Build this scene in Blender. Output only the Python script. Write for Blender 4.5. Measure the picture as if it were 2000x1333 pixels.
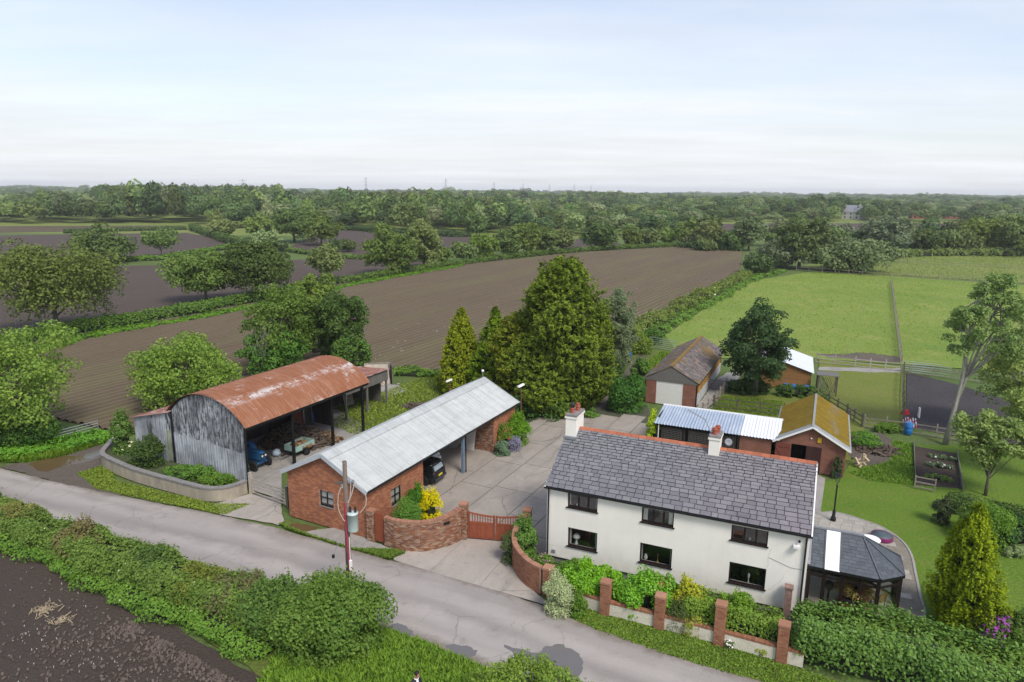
import bpy, math, random, numpy as np
from mathutils import Matrix, Vector
from mathutils.geometry import tessellate_polygon
for o in list(bpy.data.objects): bpy.data.objects.remove(o)
S = bpy.context.scene; COL = S.collection
R = math.radians
# ---------------------------------------------------------------- camera
CAMH = 20.0; PITCH = math.atan((666.5-372)/1350.0); ROLL = R(0.55)
fw = Vector((0, math.cos(PITCH), -math.sin(PITCH))); r0 = Vector((1, 0, 0)); u0 = r0.cross(fw)
rt = math.cos(ROLL)*r0 + math.sin(ROLL)*u0; upv = -math.sin(ROLL)*r0 + math.cos(ROLL)*u0
cam = bpy.data.cameras.new('camera'); co = bpy.data.objects.new('camera', cam); COL.objects.link(co)
cam.sensor_fit = 'HORIZONTAL'; cam.sensor_width = 36; cam.lens = 36*1350/2000; cam.clip_end = 20000; cam.clip_start = 0.5
co.matrix_world = Matrix(((rt.x, upv.x, -fw.x, 0), (rt.y, upv.y, -fw.y, 0), (rt.z, upv.z, -fw.z, CAMH), (0, 0, 0, 1)))
S.camera = co
# ---------------------------------------------------------------- sky, sun, exposure
SUN_EL, SUN_AZ = R(50), R(150)      # azimuth clockwise from +Y
w = bpy.data.worlds.new('World'); S.world = w; w.use_nodes = True
nt = w.node_tree; nt.nodes.clear(); N = nt.nodes.new; K = nt.links.new
wo = N('ShaderNodeOutputWorld'); bg = N('ShaderNodeBackground'); bg.inputs[1].default_value = 0.1
sky = N('ShaderNodeTexSky'); sky.sky_type = 'NISHITA'; sky.sun_disc = False; sky.sun_elevation = SUN_EL; sky.sun_rotation = SUN_AZ
sky.air_density = 1.0; sky.dust_density = 1.5; sky.ozone_density = 1.0
tc = N('ShaderNodeTexCoord'); sx = N('ShaderNodeSeparateXYZ'); K(tc.outputs['Generated'], sx.inputs[0])
def mth(op, a, b=None, c=None, clamp=False):
    n = N('ShaderNodeMath'); n.operation = op; n.use_clamp = clamp
    for i, v in enumerate((a, b, c)):
        if v is None: continue
        if isinstance(v, (int, float)): n.inputs[i].default_value = v
        else: K(v, n.inputs[i])
    return n.outputs[0]
zc = mth('ADD', mth('MAXIMUM', sx.outputs[2], 0.0), 0.06)      # flat cloud deck: direction -> plane
cx = mth('DIVIDE', sx.outputs[0], zc); cy = mth('DIVIDE', sx.outputs[1], zc)
cb = N('ShaderNodeCombineXYZ'); K(cx, cb.inputs[0]); K(cy, cb.inputs[1])
def noise(scale, detail, rough, loc=(0, 0, 0), sc=(1, 1, 1)):
    mp = N('ShaderNodeMapping'); mp.inputs['Location'].default_value = loc; mp.inputs['Scale'].default_value = sc; K(cb.outputs[0], mp.inputs[0])
    n = N('ShaderNodeTexNoise'); n.inputs['Scale'].default_value = scale; n.inputs['Detail'].default_value = detail; n.inputs['Roughness'].default_value = rough
    K(mp.outputs[0], n.inputs['Vector']); return n.outputs['Fac']
n1 = noise(0.42, 7, 0.55, (3.1, 1.7, 0), (0.55, 1, 1)); n2 = noise(0.9, 6, 0.6, (8.2, 5.1, 2), (0.5, 1, 1))
thick = mth('DIVIDE', 0.13, mth('ADD', mth('MAXIMUM', sx.outputs[2], 0.0), 0.12))       # longer path through the layer near the horizon
cov = mth('ADD', mth('MULTIPLY', mth('SUBTRACT', n1, 0.5), 1.5), mth('ADD', thick, 0.10), clamp=True)
shade = mth('ADD', 0.90, mth('MULTIPLY', mth('SUBTRACT', n2, 0.5), 0.32))
cc = N('ShaderNodeMix'); cc.data_type = 'RGBA'; cc.blend_type = 'MULTIPLY'; cc.inputs[0].default_value = 1
cc.inputs[6].default_value = (7.45, 7.68, 7.95, 1); K(shade, cc.inputs[7])
skb = N('ShaderNodeMix'); skb.data_type = 'RGBA'; skb.blend_type = 'MULTIPLY'; skb.inputs[0].default_value = 1
K(sky.outputs[0], skb.inputs[6]); skb.inputs[7].default_value = (1.50, 1.43, 1.50, 1)
mx = N('ShaderNodeMix'); mx.data_type = 'RGBA'; K(cov, mx.inputs[0]); K(skb.outputs[2], mx.inputs[6]); K(cc.outputs[2], mx.inputs[7])
K(mx.outputs[2], bg.inputs[0]); K(bg.outputs[0], wo.inputs[0])
sl = bpy.data.lights.new('sun', 'SUN'); sl.energy = 2.3; sl.angle = R(18); sl.color = (1, 0.955, 0.89)
so = bpy.data.objects.new('sun', sl); COL.objects.link(so)
sd = Vector((math.sin(SUN_AZ)*math.cos(SUN_EL), math.cos(SUN_AZ)*math.cos(SUN_EL), math.sin(SUN_EL)))
so.rotation_euler = sd.to_track_quat('Z', 'Y').to_euler(); so.location = (40, -30, 60)
vs = S.view_settings; vs.view_transform = 'Standard'; vs.look = 'None'; vs.gamma = 1; vs.exposure = 0.46; vs.use_curve_mapping = False

# ---------------------------------------------------------------- mesh helpers
class MB:
    def __init__(s): s.v = []; s.f = []; s.r = []
    def add(s, vs, fs, r=None):
        b = len(s.v); s.v += [tuple(p) for p in vs]
        for f in fs: s.f.append(tuple(i+b for i in f)); s.r.append(random.random() if r is None else r)
        return s
    def bx(s, x0, x1, y0, y1, z0, z1, r=None):
        if r is None: r = random.random()
        return s.add([(x0,y0,z0),(x1,y0,z0),(x1,y1,z0),(x0,y1,z0),(x0,y0,z1),(x1,y0,z1),(x1,y1,z1),(x0,y1,z1)],
              [(3,2,1,0),(4,5,6,7),(0,1,5,4),(1,2,6,5),(2,3,7,6),(3,0,4,7)], r)
    def hexa(s, p, r=None):   # eight corners, bottom ring then top ring
        return s.add(p, [(3,2,1,0),(4,5,6,7),(0,1,5,4),(1,2,6,5),(2,3,7,6),(3,0,4,7)], random.random() if r is None else r)
    def beam(s, p, q, w, h=None, r=None, upax=(0,0,1)):
        p = Vector(p); q = Vector(q); h = w if h is None else h; d = (q-p).normalized(); u = Vector(upax)
        if abs(d.dot(u)) > .98: u = Vector((0,1,0)) if abs(d.y) < .9 else Vector((1,0,0))
        a = d.cross(u).normalized()*w/2; b = a.cross(d).normalized()*h/2
        return s.hexa([p-a-b, p+a-b, q+a-b, q-a-b, p-a+b, p+a+b, q+a+b, q-a+b], r)
    def tube(s, pts, rad, n=8, cap=True, r=None):
        pts = [Vector(p) for p in pts]; k = len(pts)
        rad = [rad]*k if isinstance(rad, (int, float)) else list(rad); vs = []; u = None
        for i, p in enumerate(pts):
            d = (pts[min(i+1, k-1)]-pts[max(i-1, 0)]).normalized()
            if u is None:
                u = d.cross(Vector((0,0,1)) if abs(d.z) < .9 else Vector((1,0,0))).normalized()
            else: u = (u-d*u.dot(d)).normalized()
            t = d.cross(u)
            for j in range(n):
                a = 2*math.pi*j/n; vs.append(p+(u*math.cos(a)+t*math.sin(a))*rad[i])
        fs = [(i*n+j, i*n+(j+1)%n, (i+1)*n+(j+1)%n, (i+1)*n+j) for i in range(k-1) for j in range(n)]
        if cap: fs += [tuple(range(n-1, -1, -1)), tuple((k-1)*n+j for j in range(n))]
        return s.add(vs, fs, r)
    def lathe(s, prof, n=16, c=(0,0,0), ax='z', r=None):   # prof: (radius, height)
        vs = []
        for rr, h in prof:
            for j in range(n):
                a = 2*math.pi*j/n; p = (rr*math.cos(a), rr*math.sin(a), h)
                if ax == 'x': p = (p[2], p[0], p[1])
                if ax == 'y': p = (p[1], p[2], p[0])
                vs.append((p[0]+c[0], p[1]+c[1], p[2]+c[2]))
        k = len(prof); fs = [(i*n+j, i*n+(j+1)%n, (i+1)*n+(j+1)%n, (i+1)*n+j) for i in range(k-1) for j in range(n)]
        fs += [tuple(range(n-1, -1, -1)), tuple((k-1)*n+j for j in range(n))]
        return s.add(vs, fs, r)
    def prism(s, poly, z0, z1, r=None):
        n = len(poly); vs = [(x,y,z0) for x,y in poly]+[(x,y,z1) for x,y in poly]
        return s.add(vs, [tuple(range(n-1,-1,-1)), tuple(range(n, 2*n))]+[(i,(i+1)%n,n+(i+1)%n,n+i) for i in range(n)], r)
    def xprism(s, poly, x0, x1, r=None):   # poly in (y,z)
        n = len(poly); vs = [(x0,y,z) for y,z in poly]+[(x1,y,z) for y,z in poly]
        return s.add(vs, [tuple(range(n-1,-1,-1)), tuple(range(n, 2*n))]+[(i,(i+1)%n,n+(i+1)%n,n+i) for i in range(n)], r)
    def panel(s, x0, x1, z0, z1, y0, y1, holes=()):  # wall in the xz plane with openings
        X = sorted({x0,x1,*[h[0] for h in holes],*[h[1] for h in holes]}); Z = sorted({z0,z1,*[h[2] for h in holes],*[h[3] for h in holes]})
        def solid(i, k):
            if i < 0 or k < 0 or i >= len(X)-1 or k >= len(Z)-1: return False
            a = (X[i]+X[i+1])/2; b = (Z[k]+Z[k+1])/2
            return not any(h[0] < a < h[1] and h[2] < b < h[3] for h in holes)
        for i in range(len(X)-1):
            for k in range(len(Z)-1):
                if not solid(i, k): continue
                a, b, c, d = X[i], X[i+1], Z[k], Z[k+1]
                s.add([(a,y0,c),(b,y0,c),(b,y0,d),(a,y0,d)], [(0,1,2,3)], .5); s.add([(a,y1,c),(b,y1,c),(b,y1,d),(a,y1,d)], [(3,2,1,0)], .5)
                if not solid(i-1,k): s.add([(a,y0,c),(a,y1,c),(a,y1,d),(a,y0,d)], [(3,2,1,0)], .5)
                if not solid(i+1,k): s.add([(b,y0,c),(b,y1,c),(b,y1,d),(b,y0,d)], [(0,1,2,3)], .5)
                if not solid(i,k-1): s.add([(a,y0,c),(b,y0,c),(b,y1,c),(a,y1,c)], [(3,2,1,0)], .5)
                if not solid(i,k+1): s.add([(a,y0,d),(b,y0,d),(b,y1,d),(a,y1,d)], [(0,1,2,3)], .5)
        return s
    def mesh(s, name, mat=None, smooth=False):
        me = bpy.data.meshes.new(name); me.from_pydata(s.v, [], s.f)
        at = me.attributes.new('rnd', 'FLOAT', 'FACE'); at.data.foreach_set('value', s.r)
        if mat: me.materials.append(mat)
        if smooth: me.polygons.foreach_set('use_smooth', [True]*len(me.polygons))
        return me
    def obj(s, name, mat, parent=None, smooth=False, loc=None, rz=None):
        return link(name, s.mesh(name, mat, smooth), parent, loc, rz)
def link(name, me, parent=None, loc=None, rz=None):
    o = bpy.data.objects.new(name, me); COL.objects.link(o)
    if parent: o.parent = parent
    if loc is not None: o.location = loc
    if rz is not None: o.rotation_euler = (0, 0, rz)
    return o
def tag(o, label=None, cat=None, group=None, kind=None):
    if label: o['label'] = label
    if cat: o['category'] = cat
    if group: o['group'] = group
    if kind: o['kind'] = kind
    return o
def thing(name, label, cat, loc=(0,0,0), rz=0, group=None):
    o = link(name, None, None, loc, rz); o.empty_display_size = .3
    return tag(o, label, cat, group)
def copy_tree(o, parent=None):
    c = o.copy(); COL.objects.link(c)
    if parent: c.parent = parent
    for ch in o.children: copy_tree(ch, c)
    return c
def sheet(name, poly, z, mat, kind='structure', parent=None):
    tri = tessellate_polygon([[Vector((x, y, 0)) for x, y in poly]])
    me = bpy.data.meshes.new(name); fs = []
    for t in tri:
        a, b, c = [Vector(poly[i]) for i in t]
        fs.append(tuple(t) if (b-a).cross(c-a) > 0 else tuple(reversed(t)))
    me.from_pydata([(x, y, z) for x, y in poly], [], fs); me.materials.append(mat)
    o = link(name, me, parent)
    if kind: o['kind'] = kind
    return o
def smooth_path(pts, n=6, closed=False):   # Catmull-Rom
    P = [np.array(p, float) for p in pts]; out = []; m = len(P)
    for i in range(m if closed else m-1):
        p0 = P[(i-1) % m] if closed or i > 0 else P[0]*2-P[1]; p1 = P[i]; p2 = P[(i+1) % m]; p3 = P[(i+2) % m] if closed or i+2 < m else P[-1]*2-P[-2]
        for k in range(n):
            t = k/n; out.append(tuple(.5*((2*p1)+(p2-p0)*t+(2*p0-5*p1+4*p2-p3)*t*t+(3*p1-p0-3*p2+p3)*t**3)))
    if not closed: out.append(tuple(P[-1]))
    return out
def rough_edge(poly, amp, seed, step=1.0):
    rg = random.Random(seed); out = []
    for i, p in enumerate(poly):
        q = poly[(i+1) % len(poly)]; d = math.dist(p, q); n = max(1, int(d/step))
        for k in range(n):
            t = k/n; out.append((p[0]+(q[0]-p[0])*t+rg.uniform(-amp, amp), p[1]+(q[1]-p[1])*t+rg.uniform(-amp, amp)))
    return out

# ---------------------------------------------------------------- materials
class NT:
    def __init__(s, name, rough=.7, spec=.3, metal=0):
        s.m = bpy.data.materials.new(name); s.m.use_nodes = True; s.t = s.m.node_tree; s.b = s.t.nodes['Principled BSDF']
        s.b.inputs['Roughness'].default_value = rough; s.b.inputs['Specular IOR Level'].default_value = spec; s.b.inputs['Metallic'].default_value = metal
    def n(s, t, **k):
        x = s.t.nodes.new(t)
        for a, b in k.items(): setattr(x, a, b)
        return x
    def k(s, a, b): s.t.links.new(a, b)
    def pos(s, scale=(1,1,1), rz=0, obj=False):
        src = s.n('ShaderNodeTexCoord').outputs['Object'] if obj else s.n('ShaderNodeNewGeometry').outputs['Position']
        if rz:
            ro = s.n('ShaderNodeMapping'); ro.inputs['Rotation'].default_value = (0, 0, rz); s.k(src, ro.inputs[0]); src = ro.outputs[0]
        mp = s.n('ShaderNodeMapping'); mp.inputs['Scale'].default_value = scale; s.k(src, mp.inputs[0]); return mp.outputs[0]
    def noise(s, vec, scale, detail=4, rough=.55, lo=.3, hi=.7):
        x = s.n('ShaderNodeTexNoise'); x.inputs['Scale'].default_value = scale; x.inputs['Detail'].default_value = detail; x.inputs['Roughness'].default_value = rough
        s.k(vec, x.inputs['Vector']); return s.rng(x.outputs['Fac'], lo, hi)
    def rng(s, v, lo, hi, a=0, b=1):
        m = s.n('ShaderNodeMapRange'); m.inputs[1].default_value = lo; m.inputs[2].default_value = hi; m.inputs[3].default_value = a; m.inputs[4].default_value = b
        s.k(v, m.inputs[0]); return m.outputs[0]
    def math(s, op, a, b):
        m = s.n('ShaderNodeMath', operation=op)
        for i, v in enumerate((a, b)):
            if isinstance(v, (int, float)): m.inputs[i].default_value = v
            else: s.k(v, m.inputs[i])
        return m.outputs[0]
    def mix(s, f, a, b, mode='MIX'):
        m = s.n('ShaderNodeMix', data_type='RGBA', blend_type=mode)
        for i, v in ((0, f), (6, a), (7, b)):
            if isinstance(v, (int, float)): m.inputs[i].default_value = v
            elif isinstance(v, tuple): m.inputs[i].default_value = (*v[:3], 1)
            else: s.k(v, m.inputs[i])
        return m.outputs[2]
    def rnd(s):
        a = s.n('ShaderNodeAttribute', attribute_name='rnd').outputs['Fac']; o = s.n('ShaderNodeObjectInfo').outputs['Random']
        return s.math('FRACT', s.math('ADD', a, o), 0)
    def col(s, c):
        if isinstance(c, tuple): s.b.inputs['Base Color'].default_value = (*c[:3], 1)
        else: s.k(c, s.b.inputs['Base Color'])
        return s
    def cracks(s, x, scale, width, col, amt, rz=0, sc=(1, 1, 1)):   # wandering hairline cracks
        p = s.pos(sc, rz=rz); nz = s.n('ShaderNodeTexNoise'); nz.inputs['Scale'].default_value = scale*3; nz.inputs['Detail'].default_value = 5; s.k(p, nz.inputs['Vector'])
        ad = s.n('ShaderNodeMix', data_type='RGBA', blend_type='LINEAR_LIGHT'); ad.inputs[0].default_value = .35; s.k(p, ad.inputs[6]); s.k(nz.outputs['Color'], ad.inputs[7])
        v = s.n('ShaderNodeTexVoronoi', feature='DISTANCE_TO_EDGE'); v.inputs['Scale'].default_value = scale; s.k(ad.outputs[2], v.inputs['Vector'])
        m = s.math('MULTIPLY', s.rng(v.outputs['Distance'], width, width*.3), s.noise(p, scale*.6, 3, .5, .45, .6)); return s.mix(s.math('MULTIPLY', m, amt), x, col)
    def bump(s, h, strength=.4, dist=.02):
        b = s.n('ShaderNodeBump'); b.inputs['Strength'].default_value = strength; b.inputs['Distance'].default_value = dist
        s.k(h, b.inputs['Height']); s.k(b.outputs[0], s.b.inputs['Normal']); return s
def simple(name, c, rough=.6, var=.25, scale=3, spec=.3, metal=0, bump=.0, obj=False):
    t = NT(name, rough, spec, metal); p = t.pos(obj=obj); f = t.noise(p, scale, 6, .6); g = t.noise(p, scale*7, 3, .6)
    lo = tuple(x*(1-var) for x in c); hi = tuple(min(1, x*(1+var)) for x in c)
    t.col(t.mix(t.math('ADD', t.math('MULTIPLY', f, .6), t.math('MULTIPLY', g, .4)), lo, hi))
    if bump: t.bump(g, bump, .02)
    return t.m
def woodm(name, c, rough=.75, var=.35):
    t = NT(name, rough); p = t.pos(); r = t.rnd(); f = t.noise(p, 6, 6, .65); g = t.noise(p, 30, 3, .6)
    lo = tuple(x*(1-var) for x in c); hi = tuple(min(1, x*(1+var)) for x in c)
    a = t.mix(t.math('ADD', t.math('MULTIPLY', f, .5), t.math('MULTIPLY', r, .5)), lo, hi)
    t.col(t.mix(t.math('MULTIPLY', g, .35), a, tuple(x*.5 for x in c))); t.bump(g, .3, .01); return t.m
def grassm(name, a, b, c, sc=.15, rough=.9, fine=2.5):
    t = NT(name, rough, .15); p = t.pos(); f = t.noise(p, sc, 6, .6, .32, .68); g = t.noise(p, fine, 5, .7, .3, .72); h = t.noise(p, sc*5, 5, .65, .5, .75)
    x = t.mix(f, a, b); x = t.mix(t.math('MULTIPLY', h, .75), x, c); x = t.mix(t.math('MULTIPLY', g, .5), x, tuple(v*.5 for v in a)); x = t.mix(t.math('MULTIPLY', t.noise(p, sc*2.3, 7, .75, .58, .74), .4), x, tuple(v*.55 for v in b))
    t.col(x); t.bump(g, .8, .12); return t.m
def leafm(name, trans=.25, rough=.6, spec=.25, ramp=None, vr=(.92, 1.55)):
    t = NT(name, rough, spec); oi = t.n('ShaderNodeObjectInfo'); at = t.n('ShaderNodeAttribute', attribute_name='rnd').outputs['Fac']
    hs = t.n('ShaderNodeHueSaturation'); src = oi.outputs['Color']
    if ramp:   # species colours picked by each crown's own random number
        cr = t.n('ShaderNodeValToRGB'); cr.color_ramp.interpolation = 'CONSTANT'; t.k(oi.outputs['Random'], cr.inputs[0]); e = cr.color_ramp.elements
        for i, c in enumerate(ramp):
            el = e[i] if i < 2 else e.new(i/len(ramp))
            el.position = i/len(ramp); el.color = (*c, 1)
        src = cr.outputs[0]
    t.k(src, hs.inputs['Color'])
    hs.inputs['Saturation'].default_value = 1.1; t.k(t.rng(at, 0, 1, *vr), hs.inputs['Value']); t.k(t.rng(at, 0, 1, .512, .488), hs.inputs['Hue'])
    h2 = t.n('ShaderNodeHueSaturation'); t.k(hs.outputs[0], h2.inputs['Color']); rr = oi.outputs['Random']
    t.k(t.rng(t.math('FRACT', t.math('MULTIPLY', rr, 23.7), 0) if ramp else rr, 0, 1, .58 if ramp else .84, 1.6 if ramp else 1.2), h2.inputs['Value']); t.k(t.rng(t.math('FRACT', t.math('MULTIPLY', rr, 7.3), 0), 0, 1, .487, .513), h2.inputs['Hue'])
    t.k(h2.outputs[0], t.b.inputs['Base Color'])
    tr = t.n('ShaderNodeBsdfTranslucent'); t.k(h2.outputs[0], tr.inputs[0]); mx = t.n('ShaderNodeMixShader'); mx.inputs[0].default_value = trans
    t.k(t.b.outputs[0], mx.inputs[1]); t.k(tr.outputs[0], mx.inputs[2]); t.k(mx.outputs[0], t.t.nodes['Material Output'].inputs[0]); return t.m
def brickm(name, c1, c2, mortar, sx=.225, sy=.075, axis='x', stain=.5):
    # procedural brickwork for walls where single bricks cannot be told apart; object coordinates, axis = horizontal run
    t = NT(name, .85, .2); tc = t.n('ShaderNodeTexCoord').outputs['Object']; sp = t.n('ShaderNodeSeparateXYZ'); t.k(tc, sp.inputs[0])
    cb = t.n('ShaderNodeCombineXYZ'); t.k(t.math('ADD', sp.outputs[0], sp.outputs[1]), cb.inputs[0]); t.k(sp.outputs[2], cb.inputs[1])
    b = t.n('ShaderNodeTexBrick'); b.inputs['Scale'].default_value = 1; b.inputs['Brick Width'].default_value = sx; b.inputs['Row Height'].default_value = sy
    b.inputs['Mortar Size'].default_value = .008; b.inputs['Color1'].default_value = (*c1, 1); b.inputs['Color2'].default_value = (*c2, 1); b.inputs['Mortar'].default_value = (*mortar, 1)
    t.k(cb.outputs[0], b.inputs['Vector']); f = t.noise(t.pos(), 1.2, 6, .6); x = t.mix(t.math('MULTIPLY', f, stain), b.outputs['Color'], tuple(v*.55 for v in c1))
    t.col(x); t.bump(b.outputs['Fac'], -.5, .01); return t.m
def brickpiece(name, cols, weather=.35):
    t = NT(name, .85, .2); r = t.rnd(); cr = t.n('ShaderNodeValToRGB'); t.k(r, cr.inputs[0]); e = cr.color_ramp.elements
    for i, c in enumerate(cols):
        el = e[i] if i < 2 else e.new(.5)
        el.position = i/(len(cols)-1); el.color = (*c, 1)
    f = t.noise(t.pos(), 1.5, 6, .6); g = t.noise(t.pos(), 25, 3, .6)
    x = t.mix(t.math('MULTIPLY', f, weather), cr.outputs[0], tuple(v*.55 for v in cols[0])); t.col(t.mix(t.math('MULTIPLY', g, .25), x, tuple(v*.6 for v in cols[0])))
    t.bump(g, .3, .01); return t.m
M = {}
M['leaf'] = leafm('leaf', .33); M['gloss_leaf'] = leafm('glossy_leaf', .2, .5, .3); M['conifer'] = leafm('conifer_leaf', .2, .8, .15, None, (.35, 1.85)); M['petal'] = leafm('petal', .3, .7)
M['wood_leaf'] = leafm('wood_leaf', 0.336, 0.784, 0.168, [(0.106, 0.155, 0.052), (0.084, 0.129, 0.052), (0.132, 0.177, 0.062), (0.157, 0.196, 0.084), (0.072, 0.112, 0.047), (0.118, 0.166, 0.056), (0.185, 0.218, 0.112), (0.095, 0.143, 0.058), (0.140, 0.188, 0.067)])
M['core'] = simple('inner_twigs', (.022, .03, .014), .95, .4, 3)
M['bark'] = woodm('bark', (.13, .115, .09)); M['pale_bark'] = woodm('pale_bark', (.30, .29, .24))
M['base'] = grassm('meadow_base', (.10, .16, .04), (.15, .20, .06), (.12, .12, .05), .05)
M['pasture'] = grassm('pasture', (.165, .248, .042), (.245, .302, .062), (.34, .318, .105), .04, fine=1.2)
M['lawn'] = grassm('lawn', (.125, .225, .024), (.175, .27, .034), (.22, .235, .06), .22, fine=5)
M['lawn_dry'] = grassm('dry_lawn', (.16, .21, .03), (.22, .24, .06), (.24, .20, .09), .2, fine=3)
M['meadow'] = grassm('rough_meadow', (.16, .22, .05), (.24, .26, .07), (.11, .17, .04), .05, fine=.8)
M['verge'] = grassm('verge_turf', (.12, .175, .03), (.17, .215, .045), (.16, .155, .06), .5, fine=6)
def soil(name, a, b, c, sc, fine, rz=0, green=None, bump=.8, stones=0, ridged=False):
    t = NT(name, .95, .15); p = t.pos(rz=rz); q = t.pos((.12, 1, 1), rz=rz); f = t.noise(p, sc, 6, .6); g = t.noise(p, fine, 6, .7); s_ = t.noise(q, .35, 5, .6)
    x = t.mix(f, a, b); x = t.mix(t.math('MULTIPLY', s_, .5), x, c); x = t.mix(t.math('MULTIPLY', g, .5), x, tuple(v*.5 for v in a))
    if green: x = t.mix(t.math('MULTIPLY', t.noise(q, .11, 7, .65, .48, .70), .8), x, green)
    if ridged:   # ridge light and shade painted into the soil: pale crests, dark furrow sides
        x = t.mix(t.math('MULTIPLY', t.n('ShaderNodeAttribute', attribute_name='rnd').outputs['Fac'], .75), t.mix(.55, x, tuple(v*.5 for v in a)), t.mix(.4, x, tuple(min(1, v*1.35) for v in b)))
    if stones: x = t.mix(t.noise(p, stones, 2, .5, .78, .80), x, (.42, .37, .32))
    t.col(x); t.bump(g, bump, .1); return t.m

# ---------------------------------------------------------------- ground, fields, road
ROW = R(62)
M['plough'] = soil('ploughed_soil', (.150, .115, .074), (.188, .148, .099), (.118, .091, .060), .05, 1.6, -ROW, (.16, .17, .065), ridged=True)
M['darksoil'] = soil('dark_soil', (.096, .074, .061), (.114, .089, .073), (.082, .063, .052), .03, 1.2, -R(70), None)
M['nearsoil'] = soil('near_soil', (.108, .083, .067), (.128, .10, .08), (.092, .071, .057), .3, 7, -R(-24), None, 1.0)
M['mud'] = soil('track_mud', (.15, .125, .10), (.20, .17, .14), (.11, .09, .07), .6, 6)
M['arena'] = soil('arena_sand', (.072, .066, .066), (.10, .092, .09), (.06, .054, .054), .25, 3.0, -R(62), None, 1.0)
def concretem(name, c, stain=(.105, .095, .075), sc=.5):
    t = NT(name, .85, .25); p = t.pos(); r = t.rnd(); f = t.noise(p, sc, 7, .65); g = t.noise(p, 14, 4, .7); h = t.noise(p, 2.2, 6, .7, .56, .72)
    s_ = t.noise(t.pos((.15, 1, 1), rz=-R(62)), 1.2, 5, .6, .5, .8)
    x = t.mix(f, tuple(v*.84 for v in c), tuple(v*1.12 for v in c)); x = t.mix(t.math('MULTIPLY', r, .22), x, tuple(v*.68 for v in c))
    x = t.mix(t.math('MULTIPLY', h, .5), x, stain); x = t.mix(t.math('MULTIPLY', s_, .45), x, stain); x = t.mix(t.math('MULTIPLY', t.noise(p, .18, 6, .6, .5, .72), .35), x, tuple(v*.55 for v in c)); x = t.mix(t.math('MULTIPLY', g, .3), x, tuple(v*.6 for v in c)); x = t.cracks(x, .25, .010, (.10, .095, .075), .5); t.col(x); t.bump(g, .35, .01); return t.m
M['concrete'] = concretem('yard_concrete', (.345, .305, .258)); M['apron'] = concretem('apron_concrete', (.40, .357, .308)); M['oldconc'] = concretem('old_concrete', (.33, .31, .28), sc=1.2)
def roadm():
    t = NT('worn_asphalt', .8, .3); A = -R(-24.3); p = t.pos(); q = t.pos((.05, 1, 1), rz=R(24.3)); f = t.noise(p, .35, 7, .65); g = t.noise(p, 22, 4, .7); s_ = t.noise(q, .75, 4, .55, .35, .65); h = t.noise(p, 1.1, 7, .7, .57, .7)
    x = t.mix(f, (.32, .288, .258), (.41, .372, .332)); x = t.mix(t.math('MULTIPLY', s_, .6), x, (.245, .222, .20)); x = t.mix(t.math('MULTIPLY', h, .45), x, (.17, .155, .145)); x = t.mix(t.math('MULTIPLY', g, .3), x, (.16, .15, .145))
    ac = t.n('ShaderNodeAttribute', attribute_name='across').outputs['Fac']; wob = t.math('ADD', ac, t.math('MULTIPLY', t.math('SUBTRACT', f, .5), .12))
    trk = t.math('MAXIMUM', t.rng(t.math('ABSOLUTE', t.math('SUBTRACT', wob, .30), 0), .11, .03), t.rng(t.math('ABSOLUTE', t.math('SUBTRACT', wob, .68), 0), .11, .03)); x = t.mix(t.math('MULTIPLY', trk, .35), x, (.42, .38, .35))
    mid = t.rng(t.math('ABSOLUTE', t.math('SUBTRACT', wob, .49), 0), .09, .02); x = t.mix(t.math('MULTIPLY', mid, .4), x, (.20, .178, .165))
    edge = t.rng(t.math('ABSOLUTE', t.math('SUBTRACT', t.math('ADD', wob, t.math('MULTIPLY', t.noise(p, 2.5, 6, .7, .3, .7), .06)), .52), 0), .40, .49); x = t.mix(t.math('MULTIPLY', edge, .8), x, (.17, .14, .105)); x = t.cracks(x, .4, .014, (.12, .105, .095), .45)
    t.col(x); t.bump(g, .4, .008); return t.m
M['road'] = roadm()
def waterm(name, c):
    t = NT(name, .03, .5); t.col(c); t.b.inputs['IOR'].default_value = 1.33; t.bump(t.noise(t.pos(), 3, 3, .5), .03, .01); return t.m
M['puddle'] = waterm('puddle_water', (.15, .142, .136)); M['brown_water'] = waterm('muddy_water', (.11, .075, .035))
M['straw'] = simple('straw', (.33, .265, .17), .9, .3, 9)

FAR = 9000
sheet('ground', [(-FAR, -300), (FAR, -300), (FAR, FAR), (-FAR, FAR)], -0.08, M['base'])
sheet('pasture_floor', [(-700, 300), (-700, 1500), (900, 1500), (900, 300)], -0.06, M['meadow'])
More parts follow.
